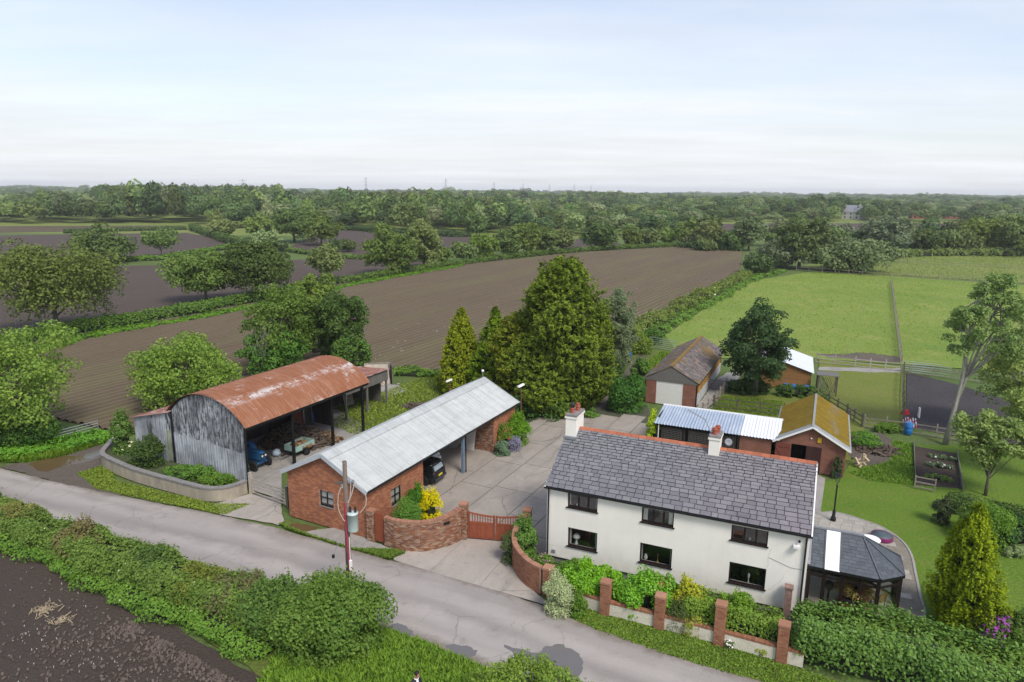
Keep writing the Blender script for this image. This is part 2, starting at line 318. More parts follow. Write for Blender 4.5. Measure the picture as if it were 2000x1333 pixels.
# near ploughed field, bottom left
sheet('near_ploughed_field', rough_edge([(-70.95,61.05),(-29.97,37.2),(-24.28,33.94),(-18.92,30.72),(-14.66,28.07),(-10.63,25.39),(-6.8,22.29),(-7.53,16.86),(-28.74,16.65),(-81.41,38.96)], .12, 4), 0.0, M['nearsoil'])
def rows(name, poly, ang, pitch, amp, z, mat, seed=0):
    # furrowed field: a strip of two slopes per ridge, clipped to the field outline
    ca, sa = math.cos(ang), math.sin(ang); Q = [(x*ca+y*sa, -x*sa+y*ca) for x, y in poly]; rg = random.Random(seed); mb = MB()
    lo = min(q[1] for q in Q); hi = max(q[1] for q in Q); t = lo+pitch/2
    def cuts(t):
        c = []
        for i in range(len(Q)):
            a, b = Q[i], Q[(i+1) % len(Q)]
            if (a[1] > t) != (b[1] > t): c.append(a[0]+(b[0]-a[0])*(t-a[1])/(b[1]-a[1]))
        c.sort(); return [(c[i], c[i+1]) for i in range(0, len(c)-1, 2)]
    while t < hi:
        for a, b in cuts(t):
            n = max(1, int((b-a)/5)); vs = []; fs = []
            for k in range(n+1):
                s_ = a+(b-a)*k/n; j = rg.uniform(-.05, .05); h = amp*rg.uniform(.7, 1.2)
                for dt, zz in ((-pitch/2, z), (-pitch*.16+j, z+h), (pitch*.16+j, z+h*.95), (pitch/2, z)): vs.append((s_*ca-(t+dt)*sa, s_*sa+(t+dt)*ca, zz))
            for k in range(n):
                for m in range(3): fs.append((4*k+m, 4*k+m+1, 4*k+m+5, 4*k+m+4)[::-1])
            mb.add(vs, fs, .5); mb.r[-len(fs):] = [.85 if i % 3 == 1 else .1 for i in range(len(fs))]  # crest and side values for the ridge shading painted into the soil
        t += pitch
    o = mb.obj(name, mat); o['kind'] = 'structure'; return o
main_poly = [(-62.43,88.4),(-55.8,98.42),(-47.21,118.57),(-34.27,152.88),(-14.13,188.09),(21.75,229.86),(60.35,257.69),(81.43,246.64),(52.29,160.29),(30.91,121.49),(17.43,98.21),(10.32,76.84),(-8.03,75.24),(-13.62,75.93),(-16.41,75.37),(-22.34,65.96),(-28.25,60.85),(-30.24,55.47),(-32.18,53.67),(-34.5,55.35),(-43.17,59.2),(-49.46,60.19),(-64.68,70.17)]
sheet('main_field_soil', main_poly, -0.02, M['plough'])
rows('main_ploughed_field', main_poly, ROW, 1.05, .24, -0.01, M['plough'], 3)
sheet('west_dark_field', [(-122.41,95.12),(-80.51,81.22),(-67.95,93.44),(-58.36,103.1),(-49.82,125.33),(-37.26,161.06),(-21.92,195.61),(-46.11,206.9),(-90.16,181.19),(-126.84,170.66),(-169.28,162.56)], 0.0, M['darksoil'])
sheet('upper_dark_field', [(-269.58,261.35),(-210.12,285.42),(-146.34,313.07),(-111.25,269.23),(-93.07,230.87),(-102.26,206.03),(-136.11,183.44),(-177.68,170.83)], 0.0, M['darksoil'])
sheet('far_brown_strip', [(-339.86,330.57),(-257.68,350.93),(-174.9,372.0),(-155.78,336.18),(-221.48,301.06),(-288.57,280.05)], 0.0, M['plough'])
sheet('middle_brown_field', [(-92.11,347.15),(-77.91,340.64),(-56.09,315.92),(-18.9,314.24),(-15.74,246.34),(-47.9,215.09),(-76.48,234.87),(-82.7,273.09)], 0.0, M['darksoil'])
sheet('middle_far_brown_field', [(23.3,293.52),(41.76,302.46),(41.98,267.75),(20.72,237.69),(18.11,250.34)], 0.0, M['darksoil'])
sheet('far_right_brown_field', [(129.23,450.24),(187.13,476.45),(245.04,480.87),(323.91,496.97),(253.68,391.31),(175.95,308.1),(128.8,254.22),(132.72,302.25),(105.53,366.74)], 0.0, M['darksoil'])
sheet('far_bright_field', [(49.94,462.61),(76.47,492.32),(74.94,460.46),(54.92,422.37)], 0.02, M['pasture'])
sheet('far_pale_field', [(354.68,655.58),(498.01,788.81),(538.98,749.74),(426.8,601.93),(337.85,580.86)], 0.02, M['meadow'])
sheet('paddock', rough_edge([(21.91,96.61),(52.3,156.63),(79.1,181.3),(116.57,156.89),(140.02,133.91),(111.67,86.39),(63.93,75.89),(46.91,80.66),(37.49,83.39),(20.82,82.71)], .15, 3, 3), 0.0, M['pasture'])
sheet('rough_meadow', [(76.94,185.94),(96.27,217.92),(123.22,229.4),(175.56,238.62),(248.15,224.46),(174.79,129.86),(142.8,136.66),(119.29,160.65),(80.68,185.03)], 0.004, M['meadow'])
# road
RU = [(-101.04,77.78),(-49.3,52.49),(-36.95,46.82),(-30.89,44.28),(-25.19,42.22),(-18.49,39.93),(-14.44,38.4),(-10.22,36.43),(-6.97,34.79),(-4.06,33.63),(-1.42,32.3),(1.44,30.62),(2.36,30.0),(4.16,28.63),(6.82,27.06),(8.94,25.98),(10.98,25.13),(15.04,23.08),(22.79,19.7),(29.22,15.72)]
RL = []
for i, p in enumerate(RU):
    a = RU[max(i-1, 0)]; b = RU[min(i+1, len(RU)-1)]; d = Vector((b[0]-a[0], b[1]-a[1])).normalized(); RL.append((p[0]+d.y*5.3, p[1]-d.x*5.3))
rv = []; rgr = random.Random(1)
for i in range(len(RU)-1):
    n = max(1, int(math.dist(RU[i], RU[i+1])/.6))
    for k in range(n):
        t = k/n; rv.append([(a[0]+(b[0]-a[0])*t+rgr.uniform(-.05, .05), a[1]+(b[1]-a[1])*t+rgr.uniform(-.06, .06), .012) for a, b in ((RU[i], RU[i+1]), (RL[i], RL[i+1]))])
mb = MB().add([p for q in rv for p in q], [(2*i, 2*i+1, 2*i+3, 2*i+2) for i in range(len(rv)-1)], .5); road = mb.obj('road', M['road']); at = road.data.attributes.new('across', 'FLOAT', 'POINT'); at.data.foreach_set('value', [float(i % 2) for i in range(len(road.data.vertices))]); road['kind'] = 'structure'
# verges (turf sheets, with standing grass in the planting section)
V1 = [(-30.92,46.04),(-29.64,47.97),(-27.48,44.79),(-19.09,41.36),(-16.79,41.41),(-17.82,39.88),(-22.04,41.3),(-27.97,43.52)]
V2 = [(1.65,30.67),(2.66,30.69),(5.08,29.88),(7.34,28.87),(9.65,27.7),(11.94,26.42),(14.19,25.05),(16.35,23.63),(14.28,23.55),(10.96,25.07),(8.92,25.92),(6.8,26.99),(4.16,28.55),(2.36,29.92)]
V3 = [tuple(p) for p in RL[2:16]] + [(3.98,22.17),(-1.67,20.69),(-5.29,20.65),(-8.94,24.14),(-11.62,26.28),(-19.18,31.21),(-24.68,34.57),(-30.37,37.75)]
V3 = [(x, y) for x, y in V3]
V4 = [(-43.69,49.64),(-39.47,50.28),(-36.47,52.37),(-33.3,53.64),(-31.94,52.5),(-33.94,49.06),(-35.78,47.81),(-41.88,48.35)]
for i, v in enumerate((V1, V2, V3, V4)): sheet('verge', rough_edge(v, .1, 20+i, .6), 0.006+.001*i, M['verge'])
# field track and its puddles
sheet('field_track', rough_edge([(-37.16,47.1),(-35.74,48.31),(-33.24,50.45),(-32.48,52.95),(-32.31,53.91),(-30.8,52.53),(-29.92,49.47),(-30.11,45.61),(-25.19,42.22),(-30.83,44.2)], .12, 5, .5), 0.003, M['mud'])
sheet('farm_pasture', rough_edge([(-17.49,61.18),(-14.25,66.23),(-8.13,76.14),(10.73,77.8),(22.36,102.28),(21.47,85.48),(14.41,71.98),(8.71,61.99),(1.5,61.77),(-3.28,61.62),(-11.48,52.7),(-15.9,56.93)], .2, 6, 1), -0.005, M['verge'])
sheet('barn_garden', [(-29.64,47.97),(-30.43,51.85),(-17.97,44.58),(-17.36,42.95),(-18.74,42.13),(-23.17,43.62),(-27.01,45.24),(-28.4,46.1)], 0.005, M['verge'])
sheet('garden_lawn', [(21.38,45.49),(23.62,46.43),(30.48,55.66),(32.63,53.3),(36.88,53.42),(42.4,51.33),(50.15,41.73),(27.72,21.04),(19.54,25.43),(14.41,30.88),(2.26,32.5),(2.31,33.49),(12.87,30.85),(15.44,30.9)], 0.0, M['lawn'])
sheet('back_grass', [(18.88,62.31),(21.35,67.42),(27.14,67.61),(33.27,69.67),(35.4,77.09),(37.9,82.87),(46.36,79.65),(34.82,58.4),(31.02,57.62),(25.99,49.86),(22.81,49.78),(23.96,56.75),(17.77,60.02)], 0.002, M['lawn_dry'])
sheet('riding_arena', [(45.31,76.78),(47.6,72.95),(50.18,64.9),(57.24,56.4),(48.88,47.49),(41.16,52.39),(37.55,55.85),(34.82,57.99)], 0.004, M['arena'])
sheet('dirt_patch', rough_edge([(28.72,55.61),(31.9,56.72),(31.15,53.26),(28.7,49.42),(26.18,48.66),(26.29,50.91)], .25, 7, .5), 0.006, M['mud'])
sheet('paddock_mud', rough_edge([(38.85,85.08),(44.32,87.01),(49.29,85.23),(47.32,81.18),(42.53,82.01)], .6, 8, 1.2), 0.005, M['mud'])
sheet('arena_path', rough_edge([(36.23,79.01),(45.69,78.66),(44.77,76.76),(40.58,76.83),(35.61,77.57)], .2, 9, 1), 0.007, M['oldconc'])
# concrete yard: a base sheet in the joint colour and a cast slab for every bay
M['joint'] = simple('joint_dirt', (.07, .075, .045), .95, .5, 3)
yard_poly = [(-8.31,37.07),(-2.75,37.3),(0.94,36.65),(1.94,34.96),(2.53,37.4),(12.07,52.75),(12.85,59.87),(12.97,63.71),(8.77,62.46),(2.92,61.35),(1.01,60.99),(0.44,59.5),(0.42,55.83)]
yard = sheet('yard', yard_poly, 0.002, M['joint'])
def clip_poly(poly, axis, val, keep_less):
    out = []
    for i in range(len(poly)):
        a, b = poly[i], poly[(i+1) % len(poly)]; ia = (a[axis] <= val) == keep_less; ib = (b[axis] <= val) == keep_less
        if ia: out.append(a)
        if ia != ib:
            t = (val-a[axis])/(b[axis]-a[axis]); out.append((a[0]+(b[0]-a[0])*t, a[1]+(b[1]-a[1])*t))
    return out
def slabs(parent, poly, o, ang, X, Y, mat, z0, th, gap=.02, name='slab'):
    # convex-ish outline cut into bays on a rotated grid
    ca, sa = math.cos(ang), math.sin(ang); Q = [((x-o[0])*ca+(y-o[1])*sa, -(x-o[0])*sa+(y-o[1])*ca) for x, y in poly]
    for j in range(len(Y)-1):
        sh = random.uniform(-1, 1)
        for i in range(len(X)-1):
            c = Q
            for ax, v, kl in ((0, X[i]+sh+gap/2, False), (0, X[i+1]+sh-gap/2, True), (1, Y[j]+gap/2, False), (1, Y[j+1]-gap/2, True)):
                c = clip_poly(c, ax, v, kl)
                if len(c) < 3: break
            if len(c) < 3: continue
            ar = abs(sum(c[k][0]*c[(k+1) % len(c)][1]-c[(k+1) % len(c)][0]*c[k][1] for k in range(len(c))))/2
            if ar < .05: continue
            dz = random.uniform(0, .006)
            MB().prism([(o[0]+x*ca-y*sa, o[1]+x*sa+y*ca) for x, y in c], z0, z0+th+dz, random.random()).obj(name, mat, parent)
random.seed(5)
YO = (-8.33, 37.07)
slabs(yard, yard_poly, YO, R(63), [-8+4.6*i for i in range(9)], [-24, -20.5, -17, -13.5, -10.8, -8.0, -5.9, -3.1, -.6, .6], M['concrete'], 0.003, .012, .05)
apron = sheet('driveway_apron', [(-6.67,35.35),(-5.68,35.65),(-4.26,35.9),(-2.74,37.18),(0.77,36.64),(0.23,34.49),(0.45,33.36),(1.02,32.1),(1.66,31.11),(2.26,30.34),(-0.14,31.53),(-3.4,33.09),(-6.38,34.64)], 0.008, M['joint'])
slabs(apron, [(-6.67,35.35),(-5.68,35.65),(-4.26,35.9),(-2.74,37.18),(0.77,36.64),(0.23,34.49),(0.45,33.36),(1.02,32.1),(1.66,31.11),(2.26,30.34),(-0.14,31.53),(-3.4,33.09),(-6.38,34.64)], (-2.74,37.18), R(66), [-9, 9], [-9, -3.1, -.1, 2.2, 5], M['apron'], 0.009, .01)
sheet('gate_apron', rough_edge([(-19.09,41.36),(-17.36,42.95),(-15.13,42.21),(-13.96,39.13),(-14.04,38.6),(-18.17,39.94)], .06, 31, .5), 0.010, M['apron'])
sheet('footway', rough_edge([(-12.08,37.74),(-10.54,38.28),(-8.24,36.83),(-6.74,35.92),(-6.87,35.01),(-8.91,35.87),(-11.27,37.01)], .07, 32, .4), .05, M['oldconc'])
sheet('footway_bed', rough_edge([(-14.13,38.86),(-13.75,39.14),(-8.31,37.19),(-6.51,35.46),(-6.69,34.8),(-10.22,36.43),(-13.45,38.22)], .06, 33, .4), .016, M['verge'])
sheet('barn_floor', [(-17.7,43.58),(-15.07,42.21),(-16.44,46.39),(-11.98,55.1),(-13.4,57.68),(-16.08,61.22),(-18.9,61.14),(-25.34,48.07),(-24.32,47.13)], 0.004, M['oldconc'])
sheet('rubble_floor', rough_edge([(-14.63,68.6),(-13.37,70.39),(-11.38,69.09),(-10.76,67.43),(-12.07,65.42),(-14.22,66.59)], .2, 34, .5), .008, M['oldconc'])
sheet('stable_track', rough_edge([(7.29,62.26),(9.99,67.95),(12.23,74.0),(14.38,81.15),(16.23,85.26),(16.75,83.89),(13.85,75.16),(11.03,66.19),(9.47,62.33)], .25, 35, .6), .004, M['mud'])
sheet('stable_path', rough_edge([(17.32,62.26),(22.52,73.31),(24.46,76.0),(26.45,76.76),(24.46,72.34),(21.62,68.34),(17.82,61.05)], .1, 36, .6), .005, M['oldconc'])
# puddles and wet patches
def puddle(name, pts, seed, mat='puddle', z=.018): return sheet(name, rough_edge(smooth_path(pts, 4, True), .09, seed, .35), z, M[mat])
puddle('puddle', [(-0.21,27.38),(0.36,27.21),(1.27,27.01),(1.86,27.44),(2.43,27.45),(3.07,26.9),(3.23,26.16),(2.9,25.45),(1.88,25.75),(0.58,26.52)], 41)
puddle('puddle', [(-5.59,28.83),(-4.93,28.91),(-4.4,28.23),(-4.59,27.93),(-5.15,28.03)], 42)
puddle('puddle', [(-2.81,27.37),(-2.05,27.39),(-1.46,27.04),(-1.62,26.63),(-2.27,26.72)], 43)
puddle('puddle', [(-35.41,47.82),(-34.32,49.05),(-32.41,49.41),(-31.17,49.97),(-31.24,48.42),(-32.76,47.21),(-33.25,46.26),(-34.34,46.79)], 44, 'brown_water', .010)
puddle('puddle', [(-32.41,49.41),(-31.8,50.7),(-31.53,52.51),(-31.38,52.98),(-30.99,51.83),(-31.24,50.07),(-31.66,48.81)], 45, 'puddle', .013)
puddle('puddle', [(-13.44,38.68),(-12.69,38.76),(-11.61,38.26),(-11.93,37.74),(-12.76,37.98)], 46, 'brown_water', .024)
# road patch repair
sheet('road_repair', rough_edge([(-4.95,29.35),(-4.56,29.4),(-4.3,29.08),(-4.27,28.69),(-4.74,28.76)], .04, 47, .3), .0165, M['apron'])
# straw lying on the near field, clods and stones
def litter(name, spots, n, size, mat, label, cat, seed, flat=.3, inside=None):
    rg = random.Random(seed); mb = MB()
    for _ in range(n):
        x, y, r_ = rg.choice(spots); a = rg.uniform(0, 6.28); d = r_*abs(rg.gauss(0, .5)); px, py = x+d*math.cos(a), y+d*math.sin(a)
        if inside and not inside(px, py): continue
        l = size*rg.uniform(.5, 1.4); t = rg.uniform(0, 3.14); w_ = l*flat
        mb.beam((px-math.cos(t)*l/2, py-math.sin(t)*l/2, .03), (px+math.cos(t)*l/2, py+math.sin(t)*l/2, .03+rg.uniform(0, .1)), w_, w_*.7)
    return tag(mb.obj(name, mat), label, cat, kind='stuff')
s1 = (-22.4,29.77); s2 = (-21.08,28.94); s3 = (-19.43,28.0); s4 = (-19.97,25.99)
litter('straw', [(*s1, .8), (*s1, .6), (*s2, .5)], 130, .26, M['straw'], 'pale straw scattered on the dark soil at lower left', 'straw', 3, .10)
M['stone'] = simple('pale_stone', (.38, .34, .30), .9, .3, 4)
onfield = lambda x, y: y < 24.9-(x+10.46)*.615-.5
litter('stones', [(-14, 22, 14), (-18, 26, 12), (-22, 28, 12)], 420, .03, M['stone'], 'small pale stones scattered over the near dark field', 'stones', 4, .8, onfield)
M['clod'] = simple('clod', (.108, .084, .068), .95, .4, 5)
litter('clods', [(-12.2, 25.6, 2.2), (-13.5, 26.4, 1.5), (-11, 24.5, 1.8), (-15.5, 27.2, 2), (-17.5, 28.4, 2), (-16, 25, 14), (-20, 27, 12)], 2600, .10, M['clod'], 'loose dark clods along the edge of the near field', 'soil', 5, .75, onfield)
litter('field_debris', [(*(-15.19,100.43), 30), (*(-14.69,83.97), 20), (*(-3.64,119.48), 30), (*(-43.19,75.27), 25), (*(27.46,148.03), 40)], 220, .22, M['stone'], 'pale stones and debris scattered over the ridged field', 'stones', 6, .4)

# ---------------------------------------------------------------- buildings
random.seed(11)
def renderm():
    t = NT('cream_render', .85, .2); p = t.pos(); st = t.noise(t.pos((1, 1, .12)), 1.6, 7, .7, .48, .75); bl = t.noise(p, .7, 6, .65, .42, .72); gz = t.n('ShaderNodeSeparateXYZ'); t.k(p, gz.inputs[0])
    damp = t.math('MULTIPLY', t.rng(gz.outputs[2], 1.25, .35), t.noise(p, 2.2, 6, .7, .38, .66)); x = t.mix(t.math('MULTIPLY', bl, .4), (.80, .765, .69), (.66, .63, .56)); x = t.mix(t.math('MULTIPLY', st, .2), x, (.52, .50, .44)); x = t.mix(t.math('MULTIPLY', damp, .5), x, (.40, .40, .31))
    x = t.cracks(x, .3, .004, (.35, .34, .31), .35); t.col(x); t.bump(t.noise(p, 40, 3, .6), .15, .006); return t.m
M['render'] = renderm()
M['black'] = simple('black_paint', (.012, .012, .013), .4, .2, 5, .4); M['brown_frame'] = simple('dark_brown_frame', (.017, .010, .009), .45, .2, 6, .4)
M['white'] = simple('white_paint', (.78, .78, .76), .5, .06, 4); M['glassdark'] = (lambda t: (t.col((.012, .014, .016)), t.m)[-1])(NT('window_glass', .03, .6))
gt = NT('clear_glass', .02, .5); gt.col((.9, .95, .95)); gt.b.inputs['Transmission Weight'].default_value = 1.0; gt.b.inputs['IOR'].default_value = 1.02; M['glass'] = gt.m
def winglass():   # thin pane: mostly see-through with a sky reflection
    t = NT('pane_glass', .02); g = t.n('ShaderNodeBsdfGlossy'); g.inputs['Roughness'].default_value = .02; tr = t.n('ShaderNodeBsdfTransparent'); tr.inputs[0].default_value = (.96, .97, .97, 1)
    lw = t.n('ShaderNodeLayerWeight'); lw.inputs[0].default_value = .5; fr = t.math('ADD', .09, t.math('MULTIPLY', t.math('POWER', lw.outputs['Facing'], 4.0), .8)); mx = t.n('ShaderNodeMixShader'); t.k(fr, mx.inputs[0]); t.k(tr.outputs[0], mx.inputs[1]); t.k(g.outputs[0], mx.inputs[2])
    t.k(mx.outputs[0], t.t.nodes['Material Output'].inputs[0]); return t.m
M['pane'] = winglass()
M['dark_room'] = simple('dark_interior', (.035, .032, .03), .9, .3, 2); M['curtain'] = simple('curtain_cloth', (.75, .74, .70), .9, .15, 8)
M['lead'] = simple('lead_flashing', (.22, .23, .25), .6, .25, 4); M['stone_plinth'] = simple('plinth_stone', (.21, .20, .19), .9, .35, 3, bump=.3)
def slatem():
    t = NT('roof_slate', .55, .4); p = t.pos(); r = t.rnd(); f = t.noise(p, .35, 5, .6, .35, .65); g = t.noise(p, 9, 5, .7); li = t.noise(p, .55, 7, .7, .52, .74); sp = t.noise(p, 4.5, 6, .75, .50, .70); dk = t.noise(p, .4, 6, .6, .58, .78)
    gx = t.n('ShaderNodeSeparateXYZ'); t.k(p, gx.inputs[0]); east = t.rng(t.math('SUBTRACT', gx.outputs[0], t.math('MULTIPLY', gx.outputs[1], .43)), -8, 2)
    x = t.mix(r, (.145, .145, .155), (.215, .212, .218)); x = t.mix(t.math('MULTIPLY', east, .8), x, t.mix(r, (.175, .148, .16), (.245, .212, .226)))
    x = t.mix(t.math('MULTIPLY', dk, .5), x, (.05, .05, .052)); hi_ = t.rng(gx.outputs[2], 5.2, 6.5); x = t.mix(t.math('MULTIPLY', t.math('MULTIPLY', t.math('MAXIMUM', li, t.math('MULTIPLY', hi_, .7)), sp), .8), x, (.50, .51, .49)); x = t.mix(t.math('MULTIPLY', g, .3), x, (.07, .07, .075))
    t.col(x); t.bump(g, .3, .01); return t.m
M['slate'] = slatem(); M['ridge_tile'] = brickpiece('ridge_clay', [(.36, .12, .065), (.50, .17, .09), (.42, .15, .08)], .3)
M['terracotta'] = simple('chimney_clay', (.33, .09, .055), .8, .3, 6)
UNIT = MB().bx(0, 1, 0, 1, 0, 1, .5).mesh('unit_piece')
def unit(mat, key={}):
    if mat.name not in key:
        me = UNIT.copy(); me.name = 'piece_'+mat.name; me.materials.append(mat); key[mat.name] = me
    return key[mat.name]
def piece(name, mat, parent, o, ax, ay, az):   # a box piece: origin corner + three edge vectors, sharing one mesh
    ob = bpy.data.objects.new(name, unit(mat)); COL.objects.link(ob); ob.parent = parent
    ob.matrix_local = Matrix(((ax[0], ay[0], az[0], o[0]), (ax[1], ay[1], az[1], o[1]), (ax[2], ay[2], az[2], o[2]), (0, 0, 0, 1))); return ob
def slope_pieces(parent, name, mat, e0, along, up, nrm, length, slope, courses, wlo, whi, keep=10**9, th=.012, seed=0, lap=.03, joined='slates', clipf=None):
    # courses of overlapping slates/tiles on a roof slope; the first `keep` are single objects, the rest one joined part
    rg = random.Random(seed); along = Vector(along).normalized(); up = Vector(up).normalized(); nrm = Vector(nrm).normalized(); e0 = Vector(e0); rest = MB(); n = 0; s_ = 0
    for c, hgt in enumerate(courses):
        x = -rg.uniform(0, wlo)
        while x < length:
            w_ = rg.uniform(wlo, whi); a = max(x, 0); b = min(x+w_-(.03 if lap < 0 else .012), length); x += w_
            if b-a < .05: continue
            if clipf:
                a, b = clipf(s_, a, b)
                if b-a < .05: continue
            sk = rg.uniform(-.008, .008); o = e0+along*a+up*(s_-max(lap, 0)+sk)+nrm*(.012+rg.uniform(0, .004)); hh = hgt+lap
            ax = along*(b-a)+up*rg.uniform(-.006, .006); ay = up*hh-nrm*.014; az = nrm*th
            if n < keep: piece(name, mat, parent, o, ax, ay, az)
            else: rest.hexa([o, o+ax, o+ax+ay, o+ay, o+az, o+ax+az, o+ax+ay+az, o+ay+az])
            n += 1
        s_ += hgt
    if rest.v:
        ob = rest.obj(joined, mat, parent); ob['kind'] = 'stuff'
    return n

# ---- farmhouse
HL, HD, HE, HR = 13.1, 7.2, 4.5, 6.66
house = thing('farmhouse', 'long white rendered farmhouse with grey slate roof and two chimneys', 'house', (1.98, 34.78, 0), R(-23.5))
WUP = [(1.17, 2.83, 3.46, 4.26), (5.17, 6.81, 3.45, 4.25), (9.59, 11.28, 3.42, 4.22)]
WLO = [(1.23, 2.88, 1.2, 2.28), (5.17, 6.83, 1.19, 2.27), (9.63, 11.34, 1.16, 2.25)]
mb = MB().panel(0, HL, .35, HE-.04, 0, .3, WUP+WLO); mb.panel(0, HL, .35, HE-.04, HD-.3, HD)
for xa, xb in ((0, .28), (HL-.28, HL)):
    mb.xprism([(.3, .35), (HD-.3, .35), (HD-.3, HE), (HD/2, HR-.12), (.3, HE)], xa, xb)
mb.obj('wall', M['render'], house)
MB().bx(.01, HL-.01, .02, HD-.02, 0, .35).obj('plinth', M['stone_plinth'], house); MB().bx(-.02, HL+.02, -.035, .02, .345, .39).obj('plinth_band', M['black'], house)
rs = Vector((0, HD/2+.14, HR-HE+.05)); SL = rs.length; up_f = rs.normalized(); nf = Vector((0, -up_f.z, up_f.y)); e0 = Vector((-.08, -.14, HE-.02)); RLn = HL+.16
mb = MB()   # roof deck under the slates, both slopes
for sy in (1, -1):
    f = lambda y: y if sy > 0 else HD-y
    p = [(-.06, f(-.12), HE-.03), (HL+.06, f(-.12), HE-.03), (HL+.06, HD/2, HR-.0), (-.06, HD/2, HR-.0)]
    if sy < 0: p = [p[1], p[0], p[3], p[2]]
    mb.hexa([(x, y, z-.1) for x, y, z in p]+p)
roof = mb.obj('roof', M['black'], house)
cs = []; tot = 0
while tot < SL-.03:
    h_ = .29-.135*(tot/SL); cs.append(h_); tot += h_
ns = slope_pieces(roof, 'slate', M['slate'], e0, (1, 0, 0), up_f, nf, RLn, SL, cs, .3, .62, 300, .022, 3, -.026, 'upper_slates')
slope_pieces(roof, 'slate', M['slate'], Vector((HL+.08, HD+.14, HE-.02)), (-1, 0, 0), Vector((0, -rs.y, rs.z)), Vector((0, up_f.z, up_f.y)), RLn, SL, cs, .3, .6, 0, .012, 4, .03, 'rear_slates')
x = .62; i = 0
while x < HL+.02:
    L = min(.43, HL+.06-x); r_ = random.uniform(-.006, .006); t = MB()
    t.xprism([(HD/2-.15, HR-.03), (HD/2-.10, HR-.05), (HD/2, HR+.06), (HD/2+.10, HR-.05), (HD/2+.15, HR-.03), (HD/2+.05, HR+.095+r_), (HD/2-.05, HR+.095+r_)], x, x+L-.014)
    if not (7.75 < x+.2 < 8.55): t.obj('ridge_tile', M['ridge_tile'], roof)
    x += .43
MB().bx(-.1, HL+.1, -.25, -.145, HE-.12, HE-.03).obj('gutter', M['black'], house)
MB().bx(0.005, HL-.005, -.14, -.01, HE-.12, HE-.07).obj('soffit', M['black'], house)
for xx in (.12, HL-.14):
    MB().tube([(xx, -.19, HE-.08), (xx, -.08, HE-.25), (xx, -.08, .05)], .045, 8).obj('downpipe', M['black'], house)
mb = MB()   # white verge boards on the right gable
mb.beam((HL+.06, -.22, HE-.08), (HL+.06, HD/2, HR-.06), .06, .2); mb.obj('bargeboard', M['white'], house)
MB().beam((HL+.06, HD+.22, HE-.08), (HL+.06, HD/2, HR-.06), .06, .2).obj('bargeboard', M['white'], house)
MB().beam((-.06, -.22, HE-.1), (-.06, HD/2, HR-.08), .05, .12).obj('bargeboard', M['white'], house)
MB().beam((-.06, HD+.22, HE-.1), (-.06, HD/2, HR-.08), .05, .12).obj('bargeboard', M['white'], house)
def window(parent, x0, x1, z0, z1, y, mull, frame, sill=True, curtains=0, depth=.12):
    t = MB(); w_ = .07; y0, y1 = y+.09, y+.09+.06
    t.bx(x0, x1, y0, y1, z0, z0+w_); t.bx(x0, x1, y0, y1, z1-w_, z1); t.bx(x0, x0+w_, y0, y1, z0+w_, z1-w_); t.bx(x1-w_, x1, y0, y1, z0+w_, z1-w_)
    for m in mull:
        mx_ = x0+(x1-x0)*m; t.bx(mx_-.045, mx_+.045, y0+.003, y1-.003, z0+w_, z1-w_)
    fo = t.obj('window', frame, parent)
    xs = [x0]+[x0+(x1-x0)*m for m in mull]+[x1]
    for a, b in zip(xs, xs[1:]): MB().bx(a+.03, b-.03, y0+.025, y0+.035, z0+.05, z1-.05).obj('pane', M['pane'], fo)
    if sill: MB().bx(x0-.06, x1+.06, y-.07, y+.09, z0-.05, z0+.005).obj('sill', frame, fo)
    if curtains:
        for a, b in ((x0+.06, x0+.06+.2*curtains), (x1-.06-.2*curtains, x1-.06)):
            c = MB(); n = 7
            for k in range(n): c.bx(a+(b-a)*k/n, a+(b-a)*(k+1)/n-.004, y+.2+.02*(k % 2), y+.24+.02*(k % 2), z0+.03, z1-.03)
            c.obj('curtain', M['curtain'], fo)
    return fo
for i, q in enumerate(WUP): window(house, *q, 0, (.36, .68), M['brown_frame'], True, (.35, 1.1, .0)[i])
for i, q in enumerate(WLO): window(house, *q, 0, (), M['brown_frame'], True, (.45, .3, 0)[i])
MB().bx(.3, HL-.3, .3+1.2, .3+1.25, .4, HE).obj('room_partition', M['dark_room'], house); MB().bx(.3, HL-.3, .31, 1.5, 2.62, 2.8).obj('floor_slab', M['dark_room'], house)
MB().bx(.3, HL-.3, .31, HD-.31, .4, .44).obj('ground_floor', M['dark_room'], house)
def chimney(x0, x1, y0, y1, zt, pots):
    zb = 5.6; c = MB().bx(x0, x1, y0, y1, zb, zt, .5).bx(x0-.05, x1+.05, y0-.05, y1+.05, zt-.16, zt-.06, .6).obj('chimney', M['render'], roof)
    MB().bx(x0-.03, x1+.03, y0-.03, y1+.03, zt-.06, zt+.06).obj('chimney_flaunching', M['stone_plinth'], c)
    MB().bx(x0-.1, x1+.1, y0-.16, y0-.01, HR-.42, HR-.30).obj('flashing', M['lead'], c)
    for px, py, h_ in pots: MB().lathe([(.13, zt+.04), (.13, zt+.3), (.16, zt+.31), (.16, zt+.36), (.11, zt+.37), (.11, zt+h_)], 14, (px, py, 0)).obj('chimney_pot', M['terracotta'], c)
    return c
c1 = chimney(-.04, .58, HD/2-.7, HD/2+.72, 7.55, [(.2, HD/2-.28, .5), (.36, HD/2+.25, .5)])
MB().lathe([(.10, 7.9), (.14, 8.0), (.14, 8.12), (.09, 8.2), (.02, 8.24)], 12, (.2, HD/2-.28, 0)).obj('chimney_cowl', M['black'], c1)
c2 = chimney(7.87, 8.42, HD/2-.5, HD/2+.5, 7.45, [(8.1, HD/2-.2, .42), (8.2, HD/2+.22, .42)])
